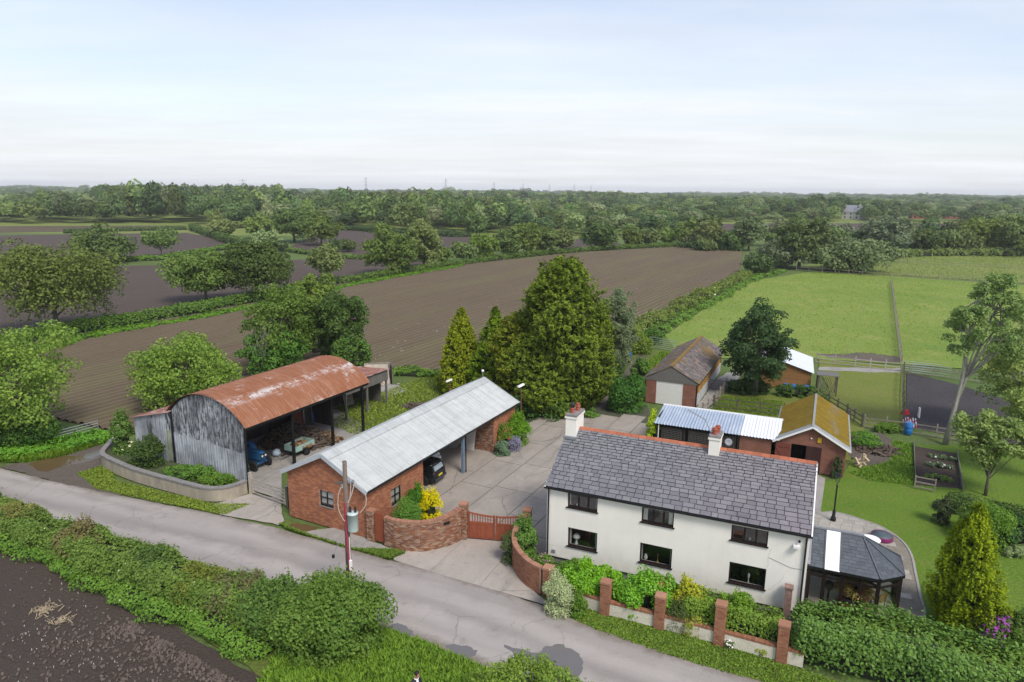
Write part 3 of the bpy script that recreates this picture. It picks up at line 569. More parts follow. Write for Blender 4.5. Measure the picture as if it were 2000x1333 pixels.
mb = MB(); mb.tube([(7.9, HD/2+.3, 7.2), (7.5, HD/2+.3, 8.1)], .02, 6); mb.tube([(7.55, HD/2+.3, 8.05), (6.55, HD/2+.3, 8.5)], .025, 6)
for k in range(6):
    xx = 7.4-.15*k; zz = 8.11+.067*k; mb.beam((xx, HD/2+.1, zz), (xx, HD/2+.5, zz), .015)
mb.obj('aerial', M['lead'], c2)
d = MB(); d.lathe([(.02, .0), (.12, .02), (.20, .065), (.21, .07), (.12, .035), (.02, .015)], 18, (0, 0, 0)); do = d.obj('satellite_dish', M['lead'], c2, True, (8.75, HD/2+.4, 6.95)); do.rotation_euler = (R(65), 0, R(25))
MB().tube([(8.4, HD/2+.4, 6.8), (8.75, HD/2+.42, 6.95)], .02, 6).obj('dish_arm', M['black'], c2)
fl = MB(); fl.bx(12.42, 12.72, -.28, -.05, 3.74, 3.86); fl.tube([(12.6, 0, 4.0), (12.6, -.15, 3.86)], .02, 6); fl.obj('floodlight', M['white'], house)
ca_ = MB(); ca_.lathe([(.05, 0), (.06, .1), (.04, .14)], 10, (12.66, -.2, 4.08), 'y'); ca_.obj('security_camera', M['black'], house)
MB().bx(.35, .55, -.05, 0, .62, .78).obj('vent_box', M['lead'], house)
wires = MB(); wires.tube([(11.4, -.015, 2.9), (11.8, -.015, 2.78), (12.4, -.015, 2.6), (12.95, -.015, 2.62)], .008, 5); wires.obj('cable', M['lead'], house)
# things standing on the window sills
def lathe_thing(name, label, cat, prof, mat, loc, n=14, group=None):
    return tag(MB().lathe(prof, n).obj(name, mat, None, True, loc), label, cat, group)
hm = Matrix.Rotation(R(-23.5), 4, 'Z'); hm.translation = (1.98, 34.78, 0)
def hp(x, y, z): return hm @ Vector((x, y, z))
M['lampshade'] = simple('lamp_shade', (.6, .6, .55), .8, .1); M['brass'] = simple('brass', (.5, .36, .14), .35, .2, metal=1)
lt = thing('table_lamp', 'white mushroom shaped table lamp behind the lower left house window', 'lamp', hp(1.6, .45, 1.16))
MB().lathe([(.10, 0), (.10, .03), (.05, .06), (.055, .36), (.03, .4)], 14).obj('base', M['lampshade'], lt, True); MB().lathe([(.2, .38), (.21, .42), (.17, .53), (.08, .6), (.01, .62)], 16).obj('shade', M['lampshade'], lt, True)
lathe_thing('candlestick', 'slim brass candlestick behind the lower middle house window', 'candlestick', [(.07, 0), (.06, .03), (.025, .06), (.025, .42), (.04, .44), (.02, .46)], M['brass'], hp(6.05, .42, 1.155))
lathe_thing('white_jug', 'small white jug at the left of the lower middle house window', 'jug', [(.06, 0), (.1, .08), (.1, .18), (.06, .26), (.07, .31)], M['lampshade'], hp(5.42, .42, 1.155))
lathe_thing('vase', 'white narrow vase behind the lower right house window', 'vase', [(.06, 0), (.02, .05), (.02, .22), (.05, .3), (.06, .42), (.03, .5)], M['lampshade'], hp(10.55, .42, 1.125))
for px, pz, l, in ((1.6, 3.41, 'small white ornament inside the upper left house window'), (10.45, 3.37, 'small white bottle inside the upper right house window')):
    lathe_thing('ornament', l, 'ornament', [(.05, 0), (.07, .06), (.05, .13), (.03, .15)], M['lampshade'], hp(px, .42, pz))
pil = MB(); pil.bx(-.16, .16, -.16, .16, 0, 1.75, .4); pil.bx(-.2, .2, -.2, .2, 1.75, 1.83, .6)
tag(pil.obj('stone_pier', simple('mottled_stone', (.25, .16, .13), .9, .5, 8, bump=.5), None, False, hp(12.42, -.35, 0), R(-23.5)), 'mottled stone pier standing against the white wall beside the downpipe', 'pier')

# ---- conservatory on the right gable (house frame)
cons = thing('conservatory', 'brown framed conservatory with dark slate hipped roof and one white roof panel', 'conservatory', (1.98, 34.78, 0), R(-23.5))
X0 = HL+.08; EZ, RZ, RY = 2.22, 3.4, 3.15
EAVE = [(X0, 1.3), (16.35, 1.3), (17.4, 2.2), (17.4, 4.1), (16.35, 5.0), (X0, 5.0)]; RE = (15.55, RY, RZ)
M['cons_tile'] = (lambda t: (t.col(t.mix(t.math('MULTIPLY', t.noise(t.pos(), 6, 4, .6), .4), t.mix(t.rnd(), (.068, .078, .09), (.10, .112, .128)), (.05, .056, .064))), t.m)[-1])(NT('conservatory_tile', .5, .4))
deck = MB(); top = [(x, y, EZ) for x, y in EAVE]; a = (X0, RY, RZ)
deck.add(top+[a, RE], [(0, 1, 7, 6), (1, 2, 7), (2, 3, 7), (3, 4, 7), (4, 5, 6, 7), (5, 4, 3, 2, 1, 0)], .5); cdeck = deck.obj('roof', M['cons_tile'], cons)
def facet(p0, p1, apex_l, apex_r, seed, skip=None):
    p0, p1, al, ar = Vector(p0), Vector(p1), Vector(apex_l), Vector(apex_r); along = (p1-p0).normalized(); n = along.cross(al-p0).normalized(); up = n.cross(along); L = (p1-p0).length
    H_ = (al-p0).dot(up); xl = (al-p0).dot(along); xr = (ar-p0).dot(along)
    def cl(s_, a, b):
        t_ = min(1, (s_+.1)/H_); lo = xl*t_; hi = L+(xr-L)*t_; a, b = max(a, lo+.02), min(b, hi-.02)
        if skip and a < skip[1] and b > skip[0]:
            if a < skip[0]: b = min(b, skip[0])
            elif b > skip[1]: a = max(a, skip[1])
            else: return 0, 0
        return a, b
    slope_pieces(cdeck, 'tile', M['cons_tile'], p0, along, up, n, L, H_, [.19]*int(H_/.19), .34, .36, 0, .012, seed, .02, 'roof_tiles', cl)
facet((X0, 1.3, EZ), (16.35, 1.3, EZ), a, RE, 1, (.72, 1.42)); facet((16.35, 1.3, EZ), (17.4, 2.2, EZ), RE, RE, 2); facet((17.4, 2.2, EZ), (17.4, 4.1, EZ), RE, RE, 3)
facet((17.4, 4.1, EZ), (16.35, 5, EZ), RE, RE, 4); facet((16.35, 5, EZ), (X0, 5, EZ), RE, a, 5)
us = Vector((0, RY-1.3, RZ-EZ)).normalized(); nn = Vector((0, -us.z, us.y))
MB().hexa([Vector((X0+xx, 1.3, EZ))+us*s_+nn*h_ for h_ in (.005, .05) for xx, s_ in ((.74, -.05), (1.4, -.05), (1.4, 2.16), (.74, 2.16))]).obj('white_roof_panel', M['white'], cdeck)
for s_ in (.7, 1.4): MB().beam(Vector((X0+s_, 1.3, EZ))+nn*.04, Vector((X0+s_, RY, RZ))+nn*.04, .05, .05).obj('glazing_bar', M['cons_tile'], cdeck)
MB().beam((X0, RY, RZ+.05), (15.6, RY, RZ+.05), .14, .09).obj('ridge_cap', M['lead'], cdeck)
for p in EAVE[1:5]: MB().beam((p[0], p[1], EZ+.05), (RE[0], RE[1], RE[2]+.04), .07, .05).obj('hip_cap', M['cons_tile'], cdeck)
MB().beam((X0+.03, 1.3, EZ+.06), (X0+.03, RY, RZ+.06), .12, .05).obj('flashing', M['lead'], cdeck); 
g = MB()
for p, q in zip(EAVE, EAVE[1:]):
    g.beam((p[0], p[1]-.0, EZ-.05), (q[0], q[1], EZ-.05), .1, .13)
g.obj('gutter', M['black'], cons)
W = [(X0, 1.42), (16.3, 1.42), (17.28, 2.25), (17.28, 4.05), (16.3, 4.88), (X0, 4.88)]
def cpost(x, y, s_=.12): MB().bx(x-s_/2, x+s_/2, y-s_/2, y+s_/2, .0, EZ-.1).obj('post', M['brown_frame'], cons)
for x_ in (X0+.07, 13.95, 14.75, 15.55): cpost(x_, 1.42); cpost(x_, 4.88)
for x_, y_ in W[1:5]: cpost(x_, y_, .16)
cpost(17.28, 3.15)
seg = [((X0+.07, 1.42), (13.95, 1.42)), ((13.95, 1.42), (14.75, 1.42)), ((14.75, 1.42), (15.55, 1.42)), ((15.55, 1.42), (16.3, 1.42)), (W[1], W[2]), (W[2], (17.28, 3.15)), ((17.28, 3.15), W[3]), (W[3], W[4]), (W[4], (15.55, 4.88)), ((15.55, 4.88), (14.75, 4.88)), ((14.75, 4.88), (13.95, 4.88)), ((13.95, 4.88), (X0+.07, 4.88))]
for i, (p, q) in enumerate(seg):
    t = MB(); back = i >= 7
    for z_ in (.12, EZ-.2)+((.75,) if back else (1.72,)): t.beam((*p, z_), (*q, z_), .07, .09 if z_ != .75 else .07)
    for e_ in (p, q): dq = Vector(q)-Vector(p); ee = Vector(e_)+dq.normalized()*(.06 if e_ == p else -.06); t.bx(ee.x-.03, ee.x+.03, ee.y-.03, ee.y+.03, .08, EZ-.16)
    fo = t.obj('window_frame', M['brown_frame'], cons); MB().beam((*p, (EZ)/2), (*q, (EZ)/2), .012, EZ-.35).obj('pane', M['pane'], fo)
MB().prism(W, .0, .06).obj('floor', simple('conservatory_floor', (.46, .40, .32), .5, .2, 2), cons)

# ---- painted and rusted sheet materials
def streaky(name, base, patch, rough=.7, sc=.9, stretch=(1, 1, .12), lo=.46, hi=.58, extra=None, band=None, third=None, obj=True):
    t = NT(name, rough, .3); p = t.pos(stretch, obj=obj); q = t.pos(obj=obj); f = t.noise(p, sc*6, 7, .72, lo, hi); g = t.noise(q, .55, 5, .6, .38, .62); h = t.noise(p, sc*22, 4, .6)
    x = t.mix(t.math('MULTIPLY', f, t.math('ADD', t.math('MULTIPLY', g, .7), .3)), base, patch); x = t.mix(t.math('MULTIPLY', h, .3), x, tuple(v*.55 for v in base))
    if third: x = t.mix(t.noise(q, .8, 8, .78, .57, .66), x, third)
    if band:
        sp = t.n('ShaderNodeSeparateXYZ'); t.k(q, sp.inputs[0]); b = t.rng(t.math('ABSOLUTE', t.math('SUBTRACT', sp.outputs[1], band[0]), 0), band[1], 0)
        k_ = t.math('MULTIPLY', b, t.noise(q, 1.3, 8, .78, .47, .56)); x = t.mix(k_, x, band[2])
    t.col(x); t.bump(h, .2, .01); return t.m
def wave_sheet(mb, o, ax, ay, nrm, width, length, pitch, amp, nseg=1, curve=None, r=None):
    """corrugated sheet: ridges run along ay, waves across ax"""
    o, ax, ay, nrm = Vector(o), Vector(ax).normalized(), Vector(ay).normalized(), Vector(nrm).normalized(); n = max(2, int(width/pitch*4)); vs = []
    for j in range(nseg+1):
        for i in range(n+1):
            x = width*i/n; vs.append(o+ax*x+ay*(length*j/nseg)+nrm*(amp*math.sin(2*math.pi*x/pitch)))
    mb.add(vs, [(j*(n+1)+i, j*(n+1)+i+1, (j+1)*(n+1)+i+1, (j+1)*(n+1)+i) for j in range(nseg) for i in range(n)], r); return mb

# ---- open carport building (x along the ridge, y to the left)
CL, CW, CE, CR = 19.0, 6.1, 3.05, 4.72
BR = [(.40, .165, .085), (.49, .215, .11), (.34, .13, .07), (.54, .27, .145), (.25, .11, .07)]
M['brick_orange'] = brickpiece('orange_brick', BR, .35); M['mortar'] = simple('mortar', (.34, .26, .19), .9, .2, 6)
M['brick_wall_o'] = brickm('orange_brickwork', (.43, .18, .09), (.32, .125, .068), (.34, .27, .2))
M['brick_mixed'] = brickpiece('mixed_brick', [(.23, .095, .055), (.33, .155, .08), (.15, .068, .05), (.37, .20, .105), (.28, .105, .06), (.46, .34, .24)], .3)
M['brick_red'] = brickm('red_brickwork', (.30, .115, .075), (.21, .078, .055), (.27, .19, .15), stain=.7)
def bricks(mb, p, q, z0, topf, out, holes=(), bw=.225, bh=.075, proud=.012, seed=0):
    """stretcher bond face of single bricks from p to q (local xy); topf(s) gives the wall top, out = outward normal"""
    rg = random.Random(seed); p = Vector((*p, 0)); q = Vector((*q, 0)); L = (q-p).length; d = (q-p).normalized(); o = Vector((*out, 0)).normalized(); row = 0; z = z0
    while z < 30:
        x = -bw/2 if row % 2 else 0; any_ = False
        while x < L:
            a, b = max(x, 0)+.004, min(x+bw, L)-.004; x += bw
            if b-a < .03: continue
            m = (a+b)/2
            if z+bh > topf(m)+.02: continue
            any_ = True
            if any(h[0]-.02 < m < h[1]+.02 and h[2]-.03 < z+bh/2 < h[3]+.03 for h in holes): continue
            e = proud+rg.uniform(-.003, .003); pa, pb = p+d*a, p+d*b
            v = [pa, pb, pb+o*e, pa+o*e]; mb.hexa([(*c[:2], z+.004) for c in v]+[(*c[:2], z+bh-.004) for c in v], rg.random())
        if not any_ and z > z0+.5: break
        z += bh; row += 1
    return mb
car = thing('carport', 'long orange brick carport with pale corrugated roof and open bay', 'carport', (-8.33, 37.07, 0), R(63))
gtop = lambda s_: CE+(CR-CE)*(1-abs(s_-CW/2)/(CW/2))-.12
GW = (2.5, 3.55, 1.32, 2.3); SW = (2.32, 3.32, 1.02, 2.1)
mb = MB()
mb.xprism([(0, 0), (CW, 0), (CW, CE-.1), (CW/2, CR-.12), (0, CE-.1)], CL-.2, CL)
pl = MB().panel(0, CW, 0, CE-.12, 0, .22, [GW]); mb.add([(y, x, z) for x, y, z in pl.v], [f[::-1] for f in pl.f], .5)
mb.xprism([(0, CE-.12), (CW, CE-.12), (CW/2, CR-.13)], 0, .22)
mb.panel(.22, 5.75, 0, CE-.1, 0, .22, [SW]); mb.panel(15.4, CL-.2, 0, CE-.1, 0, .22); mb.panel(.22, CL-.2, 0, CE-.1, CW-.22, CW)
mb.bx(5.53, 5.75, .22, CW-.22, 0, CE-.1); mb.bx(15.4, 15.62, .22, CW-.22, 0, CE-.1)
cwall = mb.obj('wall', M['mortar'], car)
b = MB(); bricks(b, (0, CW), (0, 0), 0, lambda s_: gtop(CW-s_), (-1, 0), [(CW-GW[1], CW-GW[0], GW[2], GW[3])], seed=1)
b.obj('gable_bricks', M['brick_orange'], cwall)['kind'] = 'stuff'
b = MB(); bricks(b, (0, 0), (5.75, 0), 0, lambda s_: CE-.1, (0, -1), [SW], seed=2); bricks(b, (15.4, 0), (CL, 0), 0, lambda s_: CE-.1, (0, -1), seed=3)
b.obj('side_bricks', M['brick_orange'], cwall)['kind'] = 'stuff'
b = MB(); bricks(b, (15.4, CW-.22), (15.4, 0), 0, lambda s_: CE-.1, (-1, 0), seed=4); b.obj('inner_bricks', M['brick_mixed'], cwall)['kind'] = 'stuff'
MB().bx(.22, CL-.2, .22, CW-.22, .004, .02).obj('floor', M['concrete'], car)
MB().bx(-.03, 5.78, -.035, .0, 0, .02).obj('footing', M['mortar'], car)
rsl = math.hypot(CW/2+.25, CR-CE); u_r = Vector((0, CW/2+.25, CR-CE)).normalized(); n_r = Vector((0, -u_r.z, u_r.y))
M['pale_sheet'] = (lambda t: (t.col(t.mix(t.math('MULTIPLY', t.noise(t.pos((.3, 1, 1), obj=True), 2.2, 7, .7, .45, .72), .5), t.mix(t.rnd(), (.43, .45, .435), (.485, .50, .48)), (.29, .305, .28))), t.col(t.mix(t.math('MULTIPLY', t.noise(t.pos((1, .04, .04), obj=True), 5.5, 5, .75, .48, .66), .55), t.b.inputs['Base Color'].links[0].from_socket, (.24, .26, .245))), t.col(t.mix(t.math('MULTIPLY', t.noise(t.pos(obj=True), .9, 7, .75, .55, .72), .35), t.b.inputs['Base Color'].links[0].from_socket, (.25, .25, .20))), t.m)[-1])(NT('pale_roof_sheet', .55, .4))
crf = MB().beam((-.2, CW/2, CR+.02), (CL+.2, CW/2, CR+.02), .03, .03).obj('roof', M['pale_sheet'], car)
nsh = 20; wsh = (CL+.5)/nsh
for i in range(nsh):
    for sy in (1, -1):
        o = (-.25+wsh*i, -.25 if sy > 0 else CW+.25, CE+.02+(.006 if i % 2 else 0)); u = u_r if sy > 0 else Vector((0, -u_r.y, u_r.z)); nr = n_r if sy > 0 else Vector((0, u_r.z, u_r.y))
        wave_sheet(MB(), o, (1, 0, 0), u, nr, wsh+.02, rsl+.02, .16, .022, 1, r=random.random()).obj('roof_sheet', M['pale_sheet'], crf)
for sy in (1, -1):
    k = MB(); n = 10
    for i in range(n):
        x0_, x1_ = -.25+(CL+.5)*i/n, -.25+(CL+.5)*(i+1)/n; yb = CW/2-sy*.55; zb = CR-.55*(CR-CE)/(CW/2+.25)+.055
        k.hexa([(x0_, CW/2, CR+.05), (x1_, CW/2, CR+.05), (x1_, yb, zb), (x0_, yb, zb), (x0_, CW/2, CR+.07), (x1_, CW/2, CR+.07), (x1_, yb, zb+.02), (x0_, yb, zb+.02)])
    k.obj('ridge_flashing', M['pale_sheet'], crf)
M['trim_grey'] = simple('grey_trim', (.40, .43, .45), .5, .12, 4)
for x_ in (-.28, CL+.28):
    for sy in (1, -1):
        y_ = -.27 if sy > 0 else CW+.27; MB().beam((x_, y_, CE-.07), (x_, CW/2, CR-.04), .06, .26).obj('bargeboard', M['trim_grey'], car)
MB().bx(-.2, CL+.2, -.31, -.2, CE-.1, CE-.0).obj('gutter', M['black'], car); MB().bx(5.75, 15.4, .0, .15, CE-.28, CE-.08).obj('lintel_beam', M['white'], car)
M['bluegrey'] = simple('blue_grey_steel', (.14, .19, .25), .5, .2, 4)
MB().bx(10.75, 10.95, -.05, .15, 0, CE-.28).obj('column', M['bluegrey'], car); MB().tube([(10.98, -.2, CE-.05), (11.02, -.1, CE-.3), (11.02, -.1, .05)], .045, 8).obj('downpipe', M['black'], car)
M['old_white'] = simple('weathered_white', (.58, .57, .53), .7, .2, 5); M['net'] = simple('net_curtain', (.5, .5, .46), .9, .12, 10)
def small_window(parent, tr, w_, h_):   # four panes, local x right, z up, y into the wall
    t = MB(); f = .06
    t.bx(0, w_, .06, .12, 0, f); t.bx(0, w_, .06, .12, h_-f, h_); t.bx(0, f, .06, .12, f, h_-f); t.bx(w_-f, w_, .06, .12, f, h_-f); t.bx(w_/2-.03, w_/2+.03, .063, .117, f, h_-f); t.bx(f, w_-f, .066, .114, h_*.52-.03, h_*.52+.03)
    fo = t.obj('window', M['brown_frame'], parent); fo.matrix_local = tr
    for xa, xb in ((f, w_/2-.03), (w_/2+.03, w_-f)):
        for za, zb in ((f, h_*.52-.03), (h_*.52+.03, h_-f)): MB().bx(xa, xb, .085, .095, za, zb).obj('pane', M['pane'], fo)
    MB().bx(.02, w_-.02, .15, .16, .12, h_-.05).obj('net_curtain', M['net'], fo); MB().bx(-.05, w_+.05, -.04, .06, -.06, 0).obj('sill', M['stone_plinth'], fo)
mg = Matrix(((0, 1, 0, -.012), (-1, 0, 0, GW[1]), (0, 0, 1, GW[2]), (0, 0, 0, 1))); small_window(car, mg, GW[1]-GW[0], GW[3]-GW[2])
small_window(car, Matrix.Translation((SW[0], -.012, SW[2])), SW[1]-SW[0], SW[3]-SW[2])
MB().bx(.24, 5.5, .24, CW-.24, .02, CE-.2).obj('store_fill', M['dark_room'], car) if False else None
def cp(x, y, z=0):
    m = Matrix.Rotation(R(63), 4, 'Z'); m.translation = (-8.33, 37.07, 0); return m @ Vector((x, y, z))
dl = MB(); dl.bx(0, .05, 0, .8, 0, 2.0); dl.bx(-.012, 0, .1, .7, .2, .9); dl.bx(-.012, 0, .1, .7, 1.05, 1.85)
o = tag(dl.obj('door_panel', M['old_white'], None, False, cp(14.95, 1.55, .03), R(63)), 'tall off white door leaning against the inner brick wall of the carport', 'door'); o.rotation_euler = (0, R(11), R(63))
rd = MB(); rd.lathe([(.78, 0), (.8, .02), (.8, .06), (.7, .08), (.1, .08)], 28, (0, 0, 0), 'x'); o = tag(rd.obj('round_board', simple('grey_round_board', (.30, .30, .27), .8, .2), None, False, cp(14.62, 3.4, .8), R(63)), 'large grey round board leaning beside the white door in the carport', 'board'); o.rotation_euler = (0, R(14), R(63))

# ---- Dutch barn with rusty barrel roof (x along the ridge, y to the left)
BL, BW, BE, BA = 12.6, 7.3, 4.55, 6.2
barn = thing('dutch_barn', 'open sided barn with rusty red barrel roof and flaking grey gable', 'barn', (-17.7, 43.58, 0), R(63))
def arch(y):   # circular arc over the barn
    h_ = BA-BE; r_ = ((BW/2)**2+h_**2)/(2*h_); return BA-r_+math.sqrt(max(0, r_*r_-(y-BW/2)**2))
M['flaked'] = streaky('flaking_black_paint', (.05, .052, .057), (.46, .49, .52), .75, .75, (1, 1, .3), .42, .55); M['flaked_pale'] = streaky('flaking_pale_paint', (.14, .15, .16), (.44, .47, .50), .75, .7, (1, 1, .14), .30, .5)
M['rust'] = streaky('rusted_iron', (.255, .098, .045), (.38, .20, .125), .8, .8, (1, .12, .12), .44, .66, band=(1.62, .5, (.52, .49, .47)), third=(.40, .33, .29))
cols = 9; cwid = BW/cols; gab = MB().bx(.06, .1, .05, BW-.05, 0, BE-.1).obj('gable_frame', M['black'], barn)
for i in range(cols):
    y0, y1 = cwid*i, cwid*(i+1); zs = 2.55+.28*i/cols*1.2
    for za, zb, mt, xo in ((random.uniform(0, .06), zs, 'flaked_pale', -.012), (zs-.08, None, 'flaked', 0)):
        t = MB(); n = 14; vs = []
        for k in range(n+1):
            y = y0+(y1-y0)*k/n; xx = xo+.014*math.sin(2*math.pi*k/n*3.5); vs += [(xx, y, za), (xx, y, (arch(min(max(y, 0), BW))-.02) if zb is None else zb)]
        t.add(vs, [(2*k, 2*k+1, 2*k+3, 2*k+2) for k in range(n)]); t.obj('cladding_sheet', M[mt], gab)
gt_ = MB(); pts = [(0, -.0+BW*k/24, arch(BW*k/24)-.03) for k in range(25)]; gt_.tube([(-.03, y, z) for x, y, z in pts], .05, 6); gt_.tube([(BL+.02, y, z-.12) for x, y, z in pts], .06, 6); gt_.obj('arch_rib', M['black'], barn)
MB().beam((-.02, 0, 0), (-.02, 0, BE-.15), .12).obj('corner_post', M['black'], barn); MB().beam((-.02, BW, 0), (-.02, BW, BE-.15), .12).obj('corner_post', M['black'], barn)
brf = MB().beam((0, BW/2, BA-.12), (BL, BW/2, BA-.12), .08, .1).obj('roof', M['black'], barn)
NY = 3; NX = 14; h_ = BA-BE; rr = ((BW/2+.25)**2+(h_+.1)**2)/(2*(h_+.1)); th0 = math.asin((BW/2+.25)/rr); zc_ = BA-rr
for i in range(NX):
    for j in range(NY):
        t = MB(); n = 18; ns_ = 7; vs = []; wd = (BL+.4)/NX; ex = random.uniform(0, .012)
        for b_ in range(ns_+1):
            th = -th0+2*th0*(j+b_/ns_*1.03)/NY
            for a_ in range(n+1):
                x = -.2+wd*(i+a_/n*1.01); r2 = rr+.014*math.sin(2*math.pi*a_/n*4.5)+.012*(NY-abs(j-1))*.5+ex; vs.append((x, BW/2+r2*math.sin(th), zc_+r2*math.cos(th)))
        t.add(vs, [(b_*(n+1)+a_, b_*(n+1)+a_+1, (b_+1)*(n+1)+a_+1, (b_+1)*(n+1)+a_) for b_ in range(ns_) for a_ in range(n)], random.random()); t.obj('roof_sheet', M['rust'], brf)
for x_ in (.15, 4.55, 8.75, 12.45): MB().bx(x_-.09, x_+.09, .25, .43, 0, BE-.05).obj('post', M['black'], barn); MB().bx(x_-.09, x_+.09, BW-.25, BW-.1, 0, BE).obj('post', M['black'], barn); MB().beam((x_, .3, BE-.15), (x_, BW-.2, BE-.15), .08, .12).obj('tie_beam', M['black'], barn)
MB().bx(-.1, BL+.1, -.16, .0, BE-.32, BE-.12).obj('eaves_beam', M['black'], barn)
M['dark_boards'] = woodm('dark_boards', (.05, .042, .038)); M['grey_boards'] = woodm('grey_boards', (.15, .14, .125)); M['red_board'] = simple('rusty_board', (.16, .05, .03), .8, .4, 3)
k = 0
while k < 30:
    y0 = .42*k
    if y0 > BL-.4: break
    MB().bx(y0, y0+.41, BW-.08, BW-.05, .05, BE-.05).obj('wall_board', M['dark_boards'], barn); k += 1
for k in range(14): MB().bx(BL-.06+.004*(k % 2), BL-.03+.004*(k % 2), 2.6+.33*k, 2.6+.33*k+.32, (0.05 if k > 3 else 2.2), min(BE-.3, arch(min(2.8+.33*k, BW))-.2)).obj('end_board', M['dark_boards'], barn) if 2.6+.33*k+.32 < BW-.1 else None
# lean-to beside the barn
LW = 4.3; lt_ = MB().beam((0, BW+.02, BE-.2), (BL-1, BW+.02, BE-.2), .08).obj('lean_to_frame', M['black'], barn)
for i in range(6):
    y0, y1 = BW+.02+LW*i/6, BW+.02+LW*(i+1)/6; t = MB(); n = 14; vs = []
    for k in range(n+1):
        y = y0+(y1-y0)*k/n; ztop = 4.35-(y-BW)/LW*1.05; xx = .03+.014*math.sin(2*math.pi*k/n*3.5); vs += [(xx, y, .25), (xx, y, ztop)]
    t.add(vs, [(2*k, 2*k+1, 2*k+3, 2*k+2) for k in range(n)]); t.obj('cladding_sheet', M['flaked_pale'] if i % 3 else M['flaked'], lt_)
M['lime_sheet'] = streaky('pale_green_paint', (.22, .27, .16), (.42, .47, .30), .75, .8, (1, 1, .2)); MB().bx(-.005, .01, BW+.32, BW+.68, .6, 2.9).obj('green_sheet', M['lime_sheet'], lt_)
MB().bx(.05, BL-1, BW+LW-.03, BW+LW, .2, 3.25).obj('side_sheet', M['flaked'], lt_); MB().bx(.1, .5, BW+.4, BW+LW-.4, 0, .25).obj('plinth', M['brick_red'], lt_)
M['rust_lean'] = streaky('rusted_lean_to', (.24, .09, .06), (.42, .30, .25), .8, .55, (1, .2, 1), .4, .6, third=(.5, .45, .42))
us_ = Vector((0, -LW-.2, 1.1)).normalized()
for i in range(11): wave_sheet(MB(), (-.15+1.06*i, BW+LW+.15, 3.28+.004*(i % 2)), (1, 0, 0), us_, Vector((0, us_.z, -us_.y)), 1.08, math.hypot(LW+.12, 1.1), .15, .015, 1).obj('roof_sheet', M['rust_lean'], lt_)

# ---- boarded store behind the barn
def bp(x, y, z=0):
    m = Matrix.Rotation(R(63), 4, 'Z'); m.translation = (-17.7, 43.58, 0); return m @ Vector((x, y, z))
sto = thing('timber_store', 'grey boarded lean-to store with rusty roof behind the rusty barn', 'shed', bp(14.2, 3.6), R(63))
for k in range(15): MB().bx(.4*k, .4*k+.385, 3.6, 3.63, .05, 3.2).obj('board', M['dark_boards'], sto)
for k in range(9): MB().bx(5.9+.004*(k % 2), 5.93, .4*k, .4*k+.385, .05+(0 if k > 1 else 2.3), 3.1-.07*k+.3).obj('board', M['grey_boards'], sto)
for k in range(15): MB().bx(.4*k, .4*k+.385, -.03, 0, 2.35, 3.3).obj('board', M['grey_boards'], sto)
for x_ in (.1, 3, 5.85): MB().bx(x_-.08, x_+.08, .02, .18, 0, 3.3).obj('post', M['grey_boards'], sto)
for i in range(6): wave_sheet(MB(), (-.1+1.03*i, -.2, 3.42), (1, 0, 0), (0, 4, -.25), (0, .25, 4), 1.05, 4.1, .15, .015).obj('roof_sheet', M['rust_lean'], sto)
# ---- brick garage with mossy roof (x along the gable front, y back)
GWd, GLn, GE, GA = 4.65, 9.0, 2.08, 3.55
gar = thing('brick_garage', 'red brick garage with mossy yellow roof and dark double doors', 'garage', (19.62, 48.30, 0), R(-24.5))
fr = .28
mb = MB(); mb.panel(0, GWd, 0, GE-.05, fr, fr+.22, [(1.0, 3.05, 0, 1.98)]); mb.add([(0, fr, GE-.05), (GWd, fr, GE-.05), (GWd/2, fr, GA-.1), (0, fr+.22, GE-.05), (GWd, fr+.22, GE-.05), (GWd/2, fr+.22, GA-.1)], [(0, 1, 2), (5, 4, 3), (0, 2, 5, 3), (2, 1, 4, 5), (1, 0, 3, 4)])
mb.bx(0, .22, fr+.22, GLn, 0, GE-.05); mb.bx(GWd-.22, GWd, fr+.22, GLn, 0, GE-.05); mb.panel(.22, GWd-.22, 0, GE-.05, GLn-.22, GLn); mb.add([(0, GLn, GE-.05), (GWd, GLn, GE-.05), (GWd/2, GLn, GA-.1)], [(2, 1, 0)]); mb.obj('wall', M['brick_red'], gar)
def mossm(name, base, moss, lo, hi, sc=.9, edge=True):
    t = NT(name, .9, .15); p = t.pos(obj=True); q = t.pos((1, .3, 1), obj=True); f = t.noise(q, sc, 7, .7, lo, hi); g = t.noise(p, 5, 6, .7); h = t.noise(p, 1.3, 6, .65)
    m_ = t.mix(h, moss, tuple(v*.6 for v in moss)); m_ = t.mix(t.math('MULTIPLY', g, .45), m_, (.09, .07, .03)); x = t.mix(f, base, m_); t.col(x); t.bump(g, .9, .05); return t.m
M['moss_roof'] = mossm('mossy_cement_sheet', (.21, .215, .20), (.31, .205, .014), .24, .40, .35); M['cement'] = simple('cement_sheet', (.27, .28, .275), .8, .25, 3, bump=.2)
grf = MB().beam((GWd/2, 0, GA+.03), (GWd/2, GLn+.1, GA+.03), .16, .07).obj('roof', M['cement'], gar)
gs = math.hypot(GWd/2+.3, GA-GE); 
